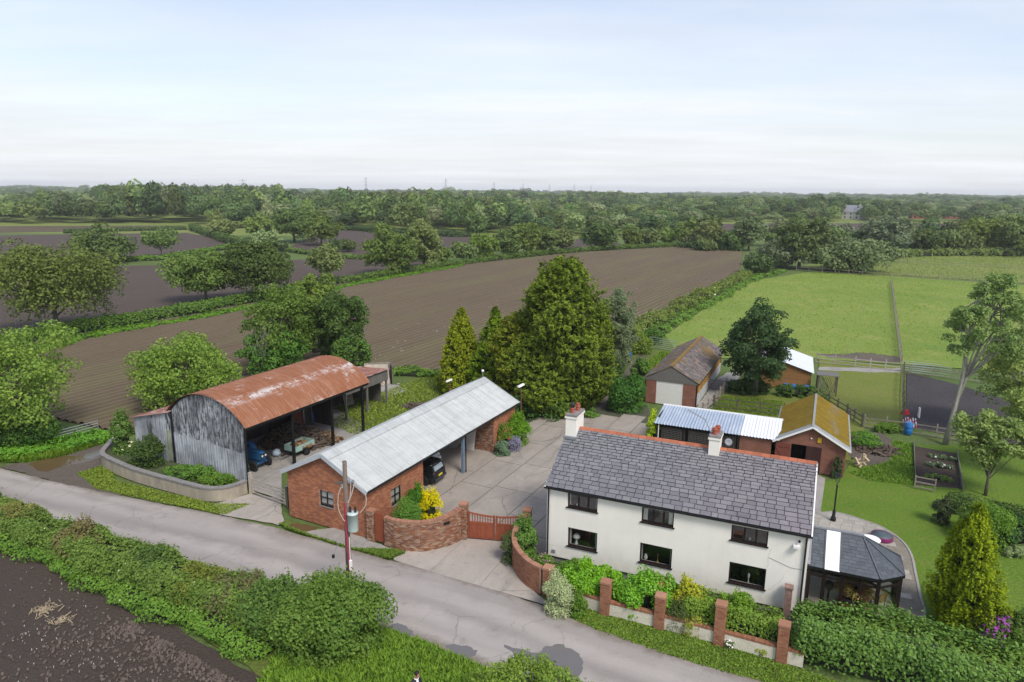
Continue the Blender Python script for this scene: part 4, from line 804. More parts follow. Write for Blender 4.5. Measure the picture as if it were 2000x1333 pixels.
for sy in (1, -1):
    u = Vector((sy*(GWd/2+.3), 0, GA-GE)).normalized(); nr = Vector((-sy*u.z, 0, abs(u.x))); o = Vector((-.3 if sy > 0 else GWd+.3, 0, GE))
    def slab_(o_, y0, y1, s0, s1, hgt): return MB().hexa([o_+Vector((0, y, 0))+u*s_+nr*h2 for h2 in (0, hgt) for y, s_ in ((y0, s0), (y1, s0), (y1, s1), (y0, s1))])
    for k in range(4):
        for r3 in range(2):
            t = slab_(o, .75+k*(GLn-.65)/4, .75+(k+1)*(GLn-.65)/4-.01, (.0, gs*.5)[r3]+(.12 if r3 == 0 else 0), (gs*.5+.08, gs)[r3], .05+.012*r3); t.obj('roof_sheet', M['moss_roof'], grf)
    slab_(o, 0, .745, 0, gs, .045).obj('verge_sheet', M['cement'], grf); slab_(o, .745, GLn+.1, -.0, .12, .045).obj('eaves_sheet', M['cement'], grf)
    MB().beam(o+Vector((0, -.02, -.03)), (GWd/2, -.02, GA-.03), .05, .13).obj('bargeboard', M['white'], gar)
M['door_brown'] = woodm('brown_door_boards', (.055, .022, .02)); M['door_red'] = woodm('red_door_boards', (.19, .055, .04))
dr = MB().bx(2.02, 3.05, fr-.02, fr+.04, .02, 1.98).obj('door', M['door_brown'], gar)
for k in range(6): MB().bx(2.03+.17*k, 2.03+.17*k+.16, fr-.035, fr-.022, .05, 1.95).obj('board', M['door_brown'], dr)
od = MB()
dro = od.bx(-.08, .95, fr-.16, fr-.11, .05, 1.98).obj('door', M['door_red'], gar)
for za in (.25, 1.75): MB().bx(-.06, .93, fr-.19, fr-.163, za-.08, za+.08).obj('ledge', M['door_red'], dro)
MB().beam((0.0, fr-.18, 1.65), (.9, fr-.18, .35), .02, .13, upax=(0, 0, 1)).obj('brace', M['door_red'], dro)
MB().bx(.25, GWd-.25, fr+.3, GLn-.3, .0, .03).obj('floor', M['dark_room'], gar); MB().bx(.25, GWd-.25, fr+2.2, fr+2.25, .03, GE-.1).obj('inner_partition', M['dark_room'], gar)
MB().bx(2.72, 2.98, fr-.07, fr, 2.35, 2.72).obj('alarm_box', simple('yellow_plastic', (.62, .36, .02), .5, .1), gar); MB().lathe([(.04, 0), (.06, .05), (.03, .1)], 10, (2.3, fr-.1, 2.6), 'y').obj('door_lamp', M['white'], gar)
# ---- trellised garden shed (lean roof)
shd = thing('trellis_shed', 'dark shed with trellis panels and blue grey corrugated roof', 'shed', (11.45, 52.0, 0), R(-23.5))
SLn, SDp = 9.0, 3.4; SF, SB = 2.15, 2.6
M['shed_dark'] = woodm('dark_shed_boards', (.028, .021, .019)); M['blue_sheet'] = streaky('weathered_blue_sheet', (.33, .40, .49), (.52, .56, .60), .5, .5, (1, .2, 1), .4, .7); M['white_sheet'] = simple('white_roof_sheet', (.74, .75, .76), .5, .06, 3)
mb = MB(); mb.bx(0, 6.35, .9, .96, 0, SF-.1).bx(0, .06, .96, SDp, 0, SB-.1).bx(.06, SLn, SDp-.06, SDp, 0, SB-.05).bx(6.3, 6.35, .0, .9, 0, SF-.1); mb.obj('wall', M['shed_dark'], shd)
MB().bx(6.35, SLn-.4, .02, .22, 0, SF-.08).obj('brick_wall', M['brick_red'], shd)
for x_ in (.05, 2.15, 4.35, 6.2): MB().bx(x_, x_+.14, .02, .16, 0, SF-.08).obj('post', M['shed_dark'], shd)
for a_, b_ in ((.45, 2.05), (2.55, 4.2), (4.75, 6.05)):
    t = MB().bx(a_, b_, .06, .1, .55, .62).bx(a_, b_, .06, .1, 1.82, 1.9)
    fo = t.obj('trellis_panel', M['shed_dark'], shd); n = int((b_-a_)/.11)
    for k in range(n+1): MB().bx(a_+(b_-a_-.02)*k/n, a_+(b_-a_-.02)*k/n+.02, .045, .058, .55, 1.9).obj('lath', M['grey_boards'], fo)
    for k in range(9): MB().bx(a_, b_, .03, .044, .62+.145*k, .64+.145*k).obj('lath', M['grey_boards'], fo)
srf = MB().bx(0, SLn, .0, .08, SF-.1, SF-.02).obj('roof', M['shed_dark'], shd); su = Vector((0, SDp+.2, SB-SF)).normalized(); sn = Vector((0, -su.z, su.y))
for i in range(10):
    mt = 'blue_sheet' if i < 7 else 'white_sheet'; wave_sheet(MB(), (-.15+.93*i, -.2, SF+.03+.004*(i % 2)), (1, 0, 0), su, sn, .94, math.hypot(SDp+.35, SB-SF), .23, .03).obj('roof_sheet', M[mt], srf)
MB().bx(-.15, SLn+.2, SDp+.02, SDp+.16, SB+.0, SB+.12).obj('ridge_trim', M['white'], srf); MB().tube([(.22, -.05, SF-.05), (.22, -.05, 0)], .035, 8).obj('downpipe', M['white'], shd)
# ---- long stable block
stb = thing('stable_block', 'long brick stable with mossy grey sheet roof and white roller door', 'stable', (13.02, 64.5, 0), R(-25))
TW, TL, TE, TA = 4.75, 15.4, 2.42, 3.85
mb = MB(); mb.panel(0, TW, 0, TE-.12, 0, .22, [(1.0, 3.55, 0, 2.28)]); mb.panel(0, TW, 0, TE, TL-.2, TL); mb.bx(0, .2, .22, TL-.2, 0, TE); mb.obj('wall', M['brick_red'], stb)
MB().add([(-.15, -.03, TE-.15), (TW+.15, -.03, TE-.15), (TW+.15, -.03, TE), (TW/2, -.03, TA-.03), (-.15, -.03, TE), (-.15, .12, TE-.15), (TW+.15, .12, TE-.15), (TW+.15, .12, TE), (TW/2, .12, TA-.03), (-.15, .12, TE)], [(0, 1, 2, 3, 4), (9, 8, 7, 6, 5), (0, 5, 6, 1), (1, 6, 7, 2), (2, 7, 8, 3), (3, 8, 9, 4), (4, 9, 5, 0)]).obj('gable', M['grey_boards'], stb)
rdoor = MB().bx(.98, 3.57, .06, .08, 0, 2.28).obj('roller_door', M['old_white'], stb)
for k in range(15): MB().bx(1.0, 3.55, .035, .06, .15*k+.01, .15*k+.145).obj('slat', simple('roller_white', (.72, .70, .66), .5, .06) if k == 0 else bpy.data.materials['roller_white'], rdoor)
M['orange_wood'] = woodm('orange_timber', (.46, .24, .06)); M['block'] = simple('painted_block', (.42, .43, .42), .85, .25, 2)
mb = MB(); mb.bx(TW-.2, TW, .22, TL-.2, 0, 1.05); mb.obj('block_wall', M['block'], stb)
for k in range(10):
    y0 = .3+1.48*k
    MB().bx(TW-.15, TW-.02, y0, y0+.5, 1.05, TE-.05).obj('timber_panel', M['orange_wood'], stb); MB().bx(TW-.12, TW-.1, y0+.5, y0+1.48, 1.05, TE-.05).obj('opening_shade_panel', M['dark_room'], stb)  # solid panel closes each bay, the shade inside put into its dark colour
    MB().bx(TW-.09, TW-.03, y0+.92, y0+1.04, 1.05, TE-.05).obj('mullion', M['orange_wood'], stb)
MB().bx(TW+.02, TW+.12, -.02, .1, 0, TE-.1).obj('downpipe', M['black'], stb); MB().bx(TW+.2, TW+.3, -.1, TL, TE-.12, TE-.03).obj('gutter', M['black'], stb)
def oldsheet():
    t = NT('old_lichen_sheet', .9, .2); p = t.pos(obj=True); q = t.pos((.35, 1, 1), obj=True); g = t.noise(p, 2.4, 8, .8, .40, .60); h = t.noise(q, 1.7, 8, .75, .52, .60); m_ = t.noise(p, .35, 6, .7, .50, .60)
    x = t.mix(g, (.065, .058, .056), (.19, .172, .165)); x = t.mix(t.math('MULTIPLY', h, .6), x, (.34, .23, .18)); x = t.mix(t.math('MULTIPLY', m_, .7), x, (.20, .13, .025)); t.col(x); t.bump(g, .9, .03); return t.m
M['oldsheet'] = oldsheet(); M['moss_ridge'] = simple('mossy_ridge', (.21, .13, .03), .9, .45, 3, bump=.6)
trf = MB().beam((TW/2, -.05, TA+.04), (TW/2, TL+.1, TA+.04), .3, .09).obj('roof', M['moss_ridge'], stb); ts = math.hypot(TW/2+.3, TA-TE)
for sy in (1, -1):
    u = Vector((sy*(TW/2+.3), 0, TA-TE)).normalized(); nr = Vector((-sy*u.z, 0, abs(u.x)))
    for k in range(14): wave_sheet(MB(), Vector((-.3 if sy > 0 else TW+.3, -.1+1.11*k, TE+.01+.005*(k % 2))), (0, 1, 0), u, nr, 1.13, ts, .18, .026).obj('roof_sheet', M['oldsheet'], trf)
# ---- orange timber shed
tsh = thing('timber_shed', 'orange brown timber shed with white metal roof behind the dark tree', 'shed', (25.9, 70.75, 0), R(-22))
PW, PL_, PE, PA = 5.3, 7.4, 1.95, 2.85
for k in range(13): MB().bx(0, PW, -.02, .02, .15*k, .15*k+.145).obj('board', M['orange_wood2'] if 'orange_wood2' in M else M.setdefault('orange_wood2', woodm('brown_timber', (.30, .155, .055))), tsh)
for k in range(6):
    f_ = (k+1)/6; z0 = PE+.15*k; MB().bx(PW/2*min(f_, .98), PW-PW/2*min(f_, .98), -.02, .02, z0, z0+.145).obj('board', M['orange_wood2'], tsh)
for k in range(13): MB().bx(PW-.03, PW+.01, .03, PL_, .15*k, .15*k+.145).obj('board', M['orange_wood2'], tsh)
MB().bx(0, .04, .03, PL_, 0, PE).obj('side_wall', M['orange_wood2'], tsh); MB().bx(.04, PW-.04, PL_-.04, PL_, 0, PE).obj('back_wall', M['orange_wood2'], tsh)
prf = MB().beam((PW/2, -.2, PA+.06), (PW/2, PL_+.1, PA+.06), .35, .03).obj('roof', M['trim_grey'], tsh); ps = math.hypot(PW/2+.25, PA-PE)
for sy in (1, -1):
    u = Vector((sy*(PW/2+.25), 0, PA-PE)).normalized(); nr = Vector((-sy*u.z, 0, abs(u.x)))
    for k in range(7): wave_sheet(MB(), Vector((-.25 if sy > 0 else PW+.25, -.25+1.1*k, PE+.01+.004*(k % 2))), (0, 1, 0), u, nr, 1.11, ps, .37, .02).obj('roof_sheet', M['trim_white'] if k % 2 and 'trim_white' in M else M['trim_white'] if 'trim_white' in M else M.setdefault('trim_white', simple('pale_metal_sheet', (.60, .63, .66), .45, .1)), prf)

# ---------------------------------------------------------------- walls, gates, fences
random.seed(21)
def path_len(P):
    s_ = [0]
    for a, b in zip(P, P[1:]): s_.append(s_[-1]+math.dist(a, b))
    return s_
def along(P, S_, d):
    for i in range(len(P)-1):
        if S_[i+1] >= d or i == len(P)-2:
            t = (d-S_[i])/max(1e-6, S_[i+1]-S_[i]); a, b = P[i], P[i+1]; dx, dy = b[0]-a[0], b[1]-a[1]; l = math.hypot(dx, dy); return (a[0]+dx*t, a[1]+dy*t), (dx/l, dy/l)
def brick_wall(name, label, pts, th, topf, brick, cope=True, plinth=0, smooth=8):
    P = smooth_path(pts, smooth) if smooth else pts; S_ = path_len(P); L = S_[-1]; root = thing(name, label, 'wall', (*P[0], 0)); ox, oy = P[0]; n = max(2, int(L/.3))
    def cross(d, hw):
        (x, y), (tx, ty) = along(P, S_, d); return (x-ox+ty*hw, y-oy-tx*hw), (x-ox-ty*hw, y-oy+tx*hw)
    core = MB(); vs = []
    for k in range(n+1):
        d = L*k/n; a, b = cross(d, th/2-.008); z = topf(d/L)-.01; vs += [(*a, 0), (*a, z), (*b, z), (*b, 0)]
    core.add(vs, [(4*k+m, 4*k+m+1, 4*k+m+5, 4*k+m+4)[::-1] for k in range(n) for m in range(3)]+[(3, 2, 1, 0), (4*n, 4*n+1, 4*n+2, 4*n+3)], .5); co_ = core.obj('wall_core', M['mortar'], root)
    b = MB(); bw, bh = .225, .075; row = 0; z = 0; tmax = max(topf(i/20) for i in range(21))
    while z < tmax:
        d = -bw/2 if row % 2 else 0
        while d < L:
            a0, a1 = max(d, 0)+.005, min(d+bw, L)-.005; d += bw
            if a1-a0 < .03 or z+bh > topf((a0+a1)/2/L)-(.09 if cope else 0): continue
            e = random.uniform(0, .006)+(.03 if z < plinth else 0)
            p0, q0 = cross(a0, th/2+e); p1, q1 = cross(a1, th/2+e); b.hexa([(*p0, z+.005), (*p1, z+.005), (*q1, z+.005), (*q0, z+.005), (*p0, z+bh-.004), (*p1, z+bh-.004), (*q1, z+bh-.004), (*q0, z+bh-.004)])
        z += bh; row += 1
    b.obj('bricks', brick, co_)['kind'] = 'stuff'
    if cope:
        m = int(L/.08)
        for k in range(m):
            a0, a1 = L*k/m+.004, L*(k+1)/m-.004; z1 = topf((k+.5)/m)+.03; p0, q0 = cross(a0, th/2+.02); p1, q1 = cross(a1, th/2+.02); MB().hexa([(*p, zz) for zz in (z1-.11, z1) for p in (p0, p1, q1, q0)]).obj('coping_brick', M['cope'], root)
    return root
M['cope'] = brickpiece('coping_brick', [(.34, .165, .10), (.43, .235, .15), (.29, .125, .08)], .3); M['brick_front'] = brickpiece('front_brick', [(.25, .10, .06), (.33, .15, .085), (.18, .08, .055), (.38, .20, .115)], .3)
def pillar(name, label, x, y, rz, w_, h_, brick, group=None, tag_it=True):
    root = thing(name, label, 'pillar', (x, y, 0), rz, group); MB().bx(-w_/2+.01, w_/2-.01, -w_/2+.01, w_/2-.01, 0, h_-.05, .5).obj('shaft', M['mortar'], root); b = MB(); z = 0; row = 0
    while z+.075 <= h_-.1:
        for (px, py), (qx, qy), o in (((-w_/2, -w_/2), (w_/2, -w_/2), (0, -1)), ((w_/2, -w_/2), (w_/2, w_/2), (1, 0)), ((w_/2, w_/2), (-w_/2, w_/2), (0, 1)), ((-w_/2, w_/2), (-w_/2, -w_/2), (-1, 0))):
            cuts = [0, .5, 1] if row % 2 else [0, .25, .75, 1]
            for c0, c1 in zip(cuts, cuts[1:]):
                a0, a1 = c0+.012, c1-.012; e = random.uniform(0, .006); pa = (px+(qx-px)*a0, py+(qy-py)*a0); pb = (px+(qx-px)*a1, py+(qy-py)*a1); v = [(pa[0]-o[0]*.02, pa[1]-o[1]*.02), (pb[0]-o[0]*.02, pb[1]-o[1]*.02), (pb[0]+o[0]*e, pb[1]+o[1]*e), (pa[0]+o[0]*e, pa[1]+o[1]*e)]
                b.hexa([(*p, z+.004) for p in v]+[(*p, z+.071) for p in v])
        z += .075; row += 1
    b.obj('bricks', brick, root)['kind'] = 'stuff'; MB().bx(-w_/2-.025, w_/2+.025, -w_/2-.025, w_/2+.025, h_-.1, h_, .5).obj('cap', M['cope'], root); return root
# left curved wall with wicket gate, main gates, right curved wall
brick_wall('curved_brick_wall', 'curved brick garden wall left of the wooden driveway gates', [(-7.12, 36.28), (-6.5, 35.95), (-5.69, 35.76), (-4.9, 35.74), (-4.2, 36.0), (-3.45, 36.5), (-2.95, 37.02)], .24, lambda t: 1.78+.28*max(0, t-.55)**1.5*3, M['brick_mixed'], True, .24)
mbx = MB().bx(-.2, .2, -.02, .02, -.09, .09); tag(mbx.obj('letter_box', M['black'], None, False, (-3.62, 36.22, 1.45), R(35)), 'black letter box on the curved brick wall beside the gate pillar', 'letter box')
pillar('gate_pillar', 'brick gate pillar where the curved wall meets the left gate leaf', -2.72, 37.22, R(-14), .45, 2.25, M['brick_mixed'])
pillar('gate_pillar', 'brick gate pillar at the right end of the wooden gates near the house', .98, 36.62, R(-14), .45, 2.2, M['brick_mixed'])
pillar('wicket_pillar', 'narrow brick pillar joining the carport corner beside the small wooden door', -8.03, 36.86, R(-26), .42, 1.95, M['brick_mixed'])
M['gate_wood'] = woodm('red_brown_gate_wood', (.27, .075, .035)); M['pale_wood'] = woodm('weathered_pale_wood', (.40, .36, .30)); M['fence_wood'] = woodm('fence_wood', (.27, .24, .19)); M['dark_fence'] = woodm('dark_fence_wood', (.12, .10, .08))
wk = thing('wicket_gate', 'small red brown boarded door between brick pillar and curved wall', 'gate', (-7.80, 36.70, 0), math.atan2(36.40-36.70, -7.2+7.80))
for k in range(5): MB().bx(.125*k, .125*k+.12, -.02, .02, .08, 1.85).obj('board', M['gate_wood'], wk)
for z in (.3, 1.0, 1.65): MB().bx(.01, .61, .021, .05, z-.06, z+.06).obj('rail', M['gate_wood'], wk)
def leaf(label, p, q, flip):
    L = math.dist(p, q); g = thing('gate_leaf', label, 'gate', (*p, 0), math.atan2(q[1]-p[1], q[0]-p[0])); top = lambda x: 1.72-.16*math.sin(min(1, (x/L if not flip else 1-x/L)*1.0)*math.pi/2)
    for xa, xb in ((0, .11), (L-.11, L)): MB().bx(xa, xb, -.035, .035, .08, top((xa+xb)/2)+.03).obj('stile', M['gate_wood'], g)
    n = 12
    t = MB()
    for k in range(n): t.hexa([(.11+(L-.22)*(k+j)/n, y, top(.11+(L-.22)*(k+j)/n)+dz) for dz in (-.09, 0) for j, y in ((0, -.035), (1, -.035), (1, .035), (0, .035))], .5)
    t.obj('top_rail', M['gate_wood'], g); MB().bx(.11, L-.11, -.034, .034, 1.0, 1.12).obj('middle_rail', M['gate_wood'], g); MB().bx(.11, L-.11, -.034, .034, .08, .22).obj('bottom_rail', M['gate_wood'], g)
    nb = 14
    for k in range(nb): a = .11+(L-.22)*k/nb; MB().bx(a+.003, a+(L-.22)/nb-.003, -.02, .02, .22, 1.0).obj('board', M['gate_wood'], g)
    ns_ = 8
    for k in range(ns_): a = .11+(L-.22)*(k+1)/(ns_+1); MB().bx(a-.025, a+.025, -.018, .018, 1.12, top(a)-.08).obj('baluster', M['gate_wood'], g)
pa, pb = Vector((-2.47, 37.16)), Vector((.73, 36.66)); mid = (pa+pb)/2; dd = (pb-pa).normalized()
leaf('left leaf of the red brown wooden driveway gates', tuple(pa), tuple(mid-dd*.02), False); leaf('right leaf of the red brown wooden driveway gates', tuple(mid+dd*.02), tuple(pb), True)
brick_wall('curved_brick_wall', 'curved brick wall right of the gates, half covered in ivy', [(.86, 36.38), (.42, 35.6), (.22, 34.5), (.42, 33.46), (.95, 32.3), (1.6, 31.6)], .24, lambda t: 2.0-.55*min(1, t*2.2), M['brick_front'], True, 0)
pillar('end_pillar', 'low brick pillar ending the ivy covered curved wall by the road', 1.95, 31.52, R(-24), .45, 1.55, M['brick_front'])
FP = [(4.64, 29.95), (7.05, 28.9), (9.51, 27.75), (11.91, 26.6)]
for i, (p, l) in enumerate(zip(FP, ('first brick pillar of the low front wall from the curved wall', 'second brick pillar of the low front wall, under hanging laurel', 'tallest brick pillar of the low front wall with a red cap', 'last brick pillar of the low front wall against the tall hedge'))): pillar('wall_pillar', l, *p, R(-25), .45, (1.75, 1.7, 2.05, 1.85)[i], M['brick_front'], 'front wall pillars')
M['cream_wall'] = simple('cream_wall_paint', (.58, .54, .43), .9, .22, 2.5, bump=.4)
ends = [(2.2, 31.42)]+FP+[(12.7, 26.22)]
for i, (a, b) in enumerate(zip(ends, ends[1:])):
    a, b = Vector(a), Vector(b); d = (b-a).normalized(); a2 = a+d*.24; b2 = b-d*(.24 if i < 4 else 0); L = (b2-a2).length
    wl = thing('low_wall', 'low cream painted wall panel '+('beside the variegated shrub', 'between the first and second brick pillars', 'between the second and third brick pillars', 'between the third and fourth brick pillars', 'running into the tall right hedge')[i], 'wall', (*a2, 0), math.atan2(d.y, d.x), 'front wall panels')
    MB().bx(0, L, -.11, .11, 0, .62, .5).obj('panel', M['cream_wall'], wl)
    n = int(L/.075)
    for k in range(n): MB().bx(L*k/n+.003, L*(k+1)/n-.003, -.125, .125, .62+random.uniform(0, .006), .73).obj('coping_brick', M['brick_front'], wl)
# retaining wall round the barn garden
M['cement_wall'] = (lambda t: (t.col(t.mix(t.noise(t.pos((1, 1, .3)), 1.3, 7, .7, .35, .7), (.42, .36, .27), (.24, .22, .18))), t.bump(t.noise(t.pos(), 12, 4, .6), .4, .02), t.m)[-1])(NT('rendered_retaining_wall', .9, .2))
def ribbon(mb, P, th, z0, z1, r=.5, ox=0, oy=0):
    S_ = path_len(P); n = len(P); vs = []
    for i in range(n):
        (x, y), (tx, ty) = along(P, S_, S_[i]); vs += [(x-ox+ty*th/2, y-oy-tx*th/2, z0), (x-ox+ty*th/2, y-oy-tx*th/2, z1), (x-ox-ty*th/2, y-oy+tx*th/2, z1), (x-ox-ty*th/2, y-oy+tx*th/2, z0)]
    mb.add(vs, [(4*k+m, 4*k+m+1, 4*k+m+5, 4*k+m+4)[::-1] for k in range(n-1) for m in range(3)]+[(3, 2, 1, 0), (4*n-4, 4*n-3, 4*n-2, 4*n-1)], r); return mb
RP = smooth_path([(-30.9, 51.2), (-30.5, 49.3), (-29.9, 47.6), (-28.2, 46.25), (-26.3, 45.0), (-24.3, 43.95), (-22.3, 43.0), (-20.5, 42.15), (-19.3, 41.85), (-18.3, 42.2), (-17.72, 43.1)], 6)
rw = thing('retaining_wall', 'curved pale rendered retaining wall with grey coping in front of the barn', 'wall', (*RP[0], 0))
ribbon(MB(), RP, .25, 0, .85, ox=RP[0][0], oy=RP[0][1]).obj('wall', M['cement_wall'], rw)
SR = path_len(RP); nk = int(SR[-1]/.9)
for k in range(nk):
    sub = [along(RP, SR, SR[-1]*(k+j/4)/nk+(.01 if j == 0 else 0))[0] for j in range(5)]; ribbon(MB(), sub, .36, .85, .95+random.uniform(0, .015), random.random(), RP[0][0], RP[0][1]).obj('coping_stone', M['stone_plinth'], rw)
sheet('raised_bed', RP+[(-17.92,44.16),(-24.19,46.85),(-27.92,48.5),(-29.91,50.53)], .55, simple('bed_soil', (.06, .075, .03), .95, .4, 2))
# five bar timber gate by the barn
def bar_gate(name, label, p, q, mat, h_=1.15, bars=5, brace=True):
    L = math.dist(p, q); g = thing(name, label, 'gate', (*p, 0), math.atan2(q[1]-p[1], q[0]-p[0]))
    for x in (.04, L-.04): MB().bx(x-.04, x+.04, -.035, .035, .1, h_+.05).obj('stile', mat, g)
    for k in range(bars): z = .18+(h_-.22)*k/(bars-1); MB().bx(.08, L-.08, -.02, .02, z-.04, z+.04).obj('rail', mat, g)
    if brace: MB().beam((.08, .035, .2), (L*.5, .035, h_-.05), .02, .07).obj('brace', mat, g); MB().beam((L-.08, .035, .2), (L*.5, .035, h_-.05), .02, .07).obj('brace', mat, g)
    return g
bar_gate('farm_gate', 'weathered pale timber field gate between barn and brick gable', (-17.2, 42.85), (-14.4, 41.1), M['pale_wood'])
for x, y, l in ((-17.36, 43.0, 'pale timber post at the barn end of the weathered gate'), (-14.25, 41.0, 'dark timber post beside the brick gable, holding the weathered gate')):
    t = thing('gate_post', l, 'post', (x, y, 0), R(-30)); MB().bx(-.09, .09, -.09, .09, 0, 1.45).obj('post', M['pale_wood'] if x < -16 else M['dark_fence'], t); MB().bx(-.1, .1, -.1, .1, 1.45, 1.49).obj('cap', M['pale_wood'], t)
M['galv'] = simple('galvanised_steel', (.42, .44, .44), .4, .2, 5, .5, .6)
def tube_gate(label, p, q, h_=1.15, bars=7, name='metal_gate', z0=.12):
    L = math.dist(p, q); g = thing(name, label, 'gate', (*p, 0), math.atan2(q[1]-p[1], q[0]-p[0]))
    for x in (0, L/2, L): MB().tube([(x, 0, z0), (x, 0, h_)], .03, 6).obj('upright', M['galv'], g)
    for k in range(bars): z = z0+.03+(h_-z0-.06)*k/(bars-1); MB().tube([(0, 0, z), (L, 0, z)], .025, 6).obj('bar', M['galv'], g)
    return g
tube_gate('galvanised field gate half hidden in grass at the left field entrance', (-36.1, 51.7), (-34.3, 54.5), 1.05, 5)
tube_gate('galvanised gate behind the stable leading into the green paddock', (18.0, 88.3), (20.9, 86.0), 1.5, 6)
tube_gate('galvanised gate leaf at the corner between paddock and riding arena', (45.4, 77.6), (48.6, 75.9), 1.2, 5); tube_gate('second galvanised gate leaf standing open beside the arena fence', (45.7, 76.5), (48.8, 74.4), 1.2, 5)
def fence(label, pts, h_=1.1, rails=3, sp=1.9, mat='fence_wood', name='rail_fence', wires=False):
    g = thing(name, label, 'fence', (*pts[0], 0)); ox, oy = pts[0]; rg = random.Random(len(label))
    for a, b in zip(pts, pts[1:]):
        a, b = Vector(a)-Vector((ox, oy)), Vector(b)-Vector((ox, oy)); L = (b-a).length; n = max(1, round(L/sp)); d = (b-a).normalized(); nrm = Vector((d.y, -d.x))*.07; an = math.atan2(d.y, d.x)
        for k in range(n+1):
            p = a+(b-a)*k/n; o = MB().bx(-.055, .055, -.055, .055, 0, h_+rg.uniform(.02, .1)).obj('post', M[mat], g, False, (p.x, p.y, 0), an)
        for k in range(n):
            for r_ in range(rails):
                z = h_*(r_+.6)/(rails-.1)-.12; p, q = a+(b-a)*k/n+nrm, a+(b-a)*(k+1)/n+nrm; MB().beam((*p, z+rg.uniform(-.015, .015)), (*(q-d*.01), z+rg.uniform(-.015, .015)), .035, .085 if not wires else .02).obj('rail', M[mat], g)
    return g
fence('pale three rail fence along the near edge of the green paddock', [(36.77, 81.27), (40.6, 79.3), (44.9, 77.3)], 1.15, 3, 1.75, 'pale_wood')
fence('long timber fence splitting the green paddock in two', [(88.0, 160.0), (46.95, 80.9)], 1.15, 3, 2.6, 'fence_wood')
fence('far post and rail fence across the top of the green paddock', [(74.72, 182.12), (92.83, 169.27), (117.24, 157.82), (150, 142)], 1.3, 2, 3.2, 'fence_wood')
fence('farthest thin fence crossing the rough yellow meadow', [(112.93,208.38),(124.21,197.89),(140.58,190.16)], 1.2, 2, 5, 'fence_wood')
fence('left rail fence of the dark riding arena', [(45.0, 76.9), (39.5, 67.1), (34.35, 57.6)], 1.15, 2, 2.2, 'dark_fence')
fence('timber fence at the near end of the dark riding arena', [(30.9, 57.6), (34.07, 56.4), (37.6, 54.2), (42, 51.5)], 1.1, 3, 1.9, 'fence_wood')
fence('top rail fence of the dark riding arena', [(45.2, 76.2), (51, 72.6), (58, 68)], 1.1, 2, 2.4, 'fence_wood')
fence('short dark fence beside the mossy garage roof', [(30.5, 65.6), (30.75, 60.5), (30.75, 57.7)], 1.2, 3, 1.7, 'dark_fence')
fence('three rail fence behind the trellis shed', [(19.3, 63.0), (25.01, 60.67), (27.2, 59.7)], 1.15, 3, 1.9, 'dark_fence')
fence('low rail fence running from stable corner past the brown hut', [(17.6, 60.8), (19.25, 63.2), (22.3, 69.2)], 1.1, 3, 1.7, 'fence_wood')
bar_gate('slatted_gate', 'dark slatted gate closing the path beside the stable', (20.4, 69.0), (22.2, 68.2), M['dark_fence'], 1.1, 6, False)
pst = MB(); pst.bx(-.11, .11, -.11, .11, 0, 2.2); tag(pst.obj('gate_post', M['dark_fence'], None, False, (28.5, 55.7, 0), R(-24)), 'tall dark post at the right back corner of the mossy garage', 'post')
# lattice hut and its clutter
hut = thing('lattice_hut', 'small dark lattice hut with flat top beside the orange timber shed', 'hut', (31.0, 67.5, 0), R(-20))
for x, y in ((0, 0), (1.75, 0), (0, 1.5), (1.75, 1.5)): MB().bx(x-.06, x+.06, y-.06, y+.06, 0, 2.05).obj('post', M['dark_fence'], hut)
MB().bx(-.15, 1.9, -.15, 1.65, 2.05, 2.12).obj('roof', M['grey_boards'], hut)
for k in range(9):
    for s_ in (1, -1):
        x0 = .1+.19*k; x1 = x0+s_*.6; MB().beam((min(max(x0, .05), 1.7), -.03+.012*s_, .25), (min(max(x1, .05), 1.7), -.03+.012*s_, 1.95), .02, .04).obj('lath', M['dark_fence'], hut)
M['plastic_blue'] = simple('blue_plastic', (.02, .15, .42), .4, .2, 4, .5)
def barrel(label, x, y, z=0, s_=1.0, mat=None):
    g = thing('barrel', label, 'barrel', (x, y, z), 0, 'blue barrels'); m_ = mat or M['plastic_blue']
    MB().lathe([(.27*s_, 0), (.29*s_, .03), (.29*s_, .28*s_), (.305*s_, .31*s_), (.29*s_, .34*s_), (.29*s_, .58*s_), (.305*s_, .61*s_), (.29*s_, .64*s_), (.285*s_, .86*s_), (.26*s_, .9*s_)], 18).obj('drum', m_, g, True); MB().lathe([(.275*s_, .885*s_), (.275*s_, .92*s_), (.2*s_, .925*s_)], 18).obj('lid', m_, g); return g
barrel('upright blue barrel inside the barn by the leaning boards', -17.5, 57.4, 0, 1.15); barrel('blue barrel with pale lid on the grass beside the conifers', 14.22, 81.6, 0, 1.1)
barrel('blue barrel standing at the near corner of the riding arena fence', 33.85, 56.0, 0, 1.1); barrel('blue barrel behind the far end of the carport', *(0.77,60.53), 0, 1.1)
for p, l in (((28.2, 68.6), 'leftmost'), ((28.9, 68.35), 'middle'), ((30.1, 67.95), 'rightmost')): barrel(l+' of three blue drums in front of the orange timber shed', *p, 0, .9)
# pots and debris behind the carport, propane bottle, clay urn
lathe_thing('clay_urn', 'tall terracotta urn next to the blue barrel behind the carport', 'urn', [(.16, 0), (.26, .2), (.3, .6), (.24, .85), (.14, .95), (.17, 1.05)], M['terracotta'], (*(1.29,60.85), 0)); 
lathe_thing('chimney_pot_upturned', 'pale slim cylinder standing behind the blue barrel by the carport', 'cylinder', [(.1, 0), (.1, .9), (.06, 1.0), (.06, 1.25)], M['white'], (*(1.01,61.29), 0))
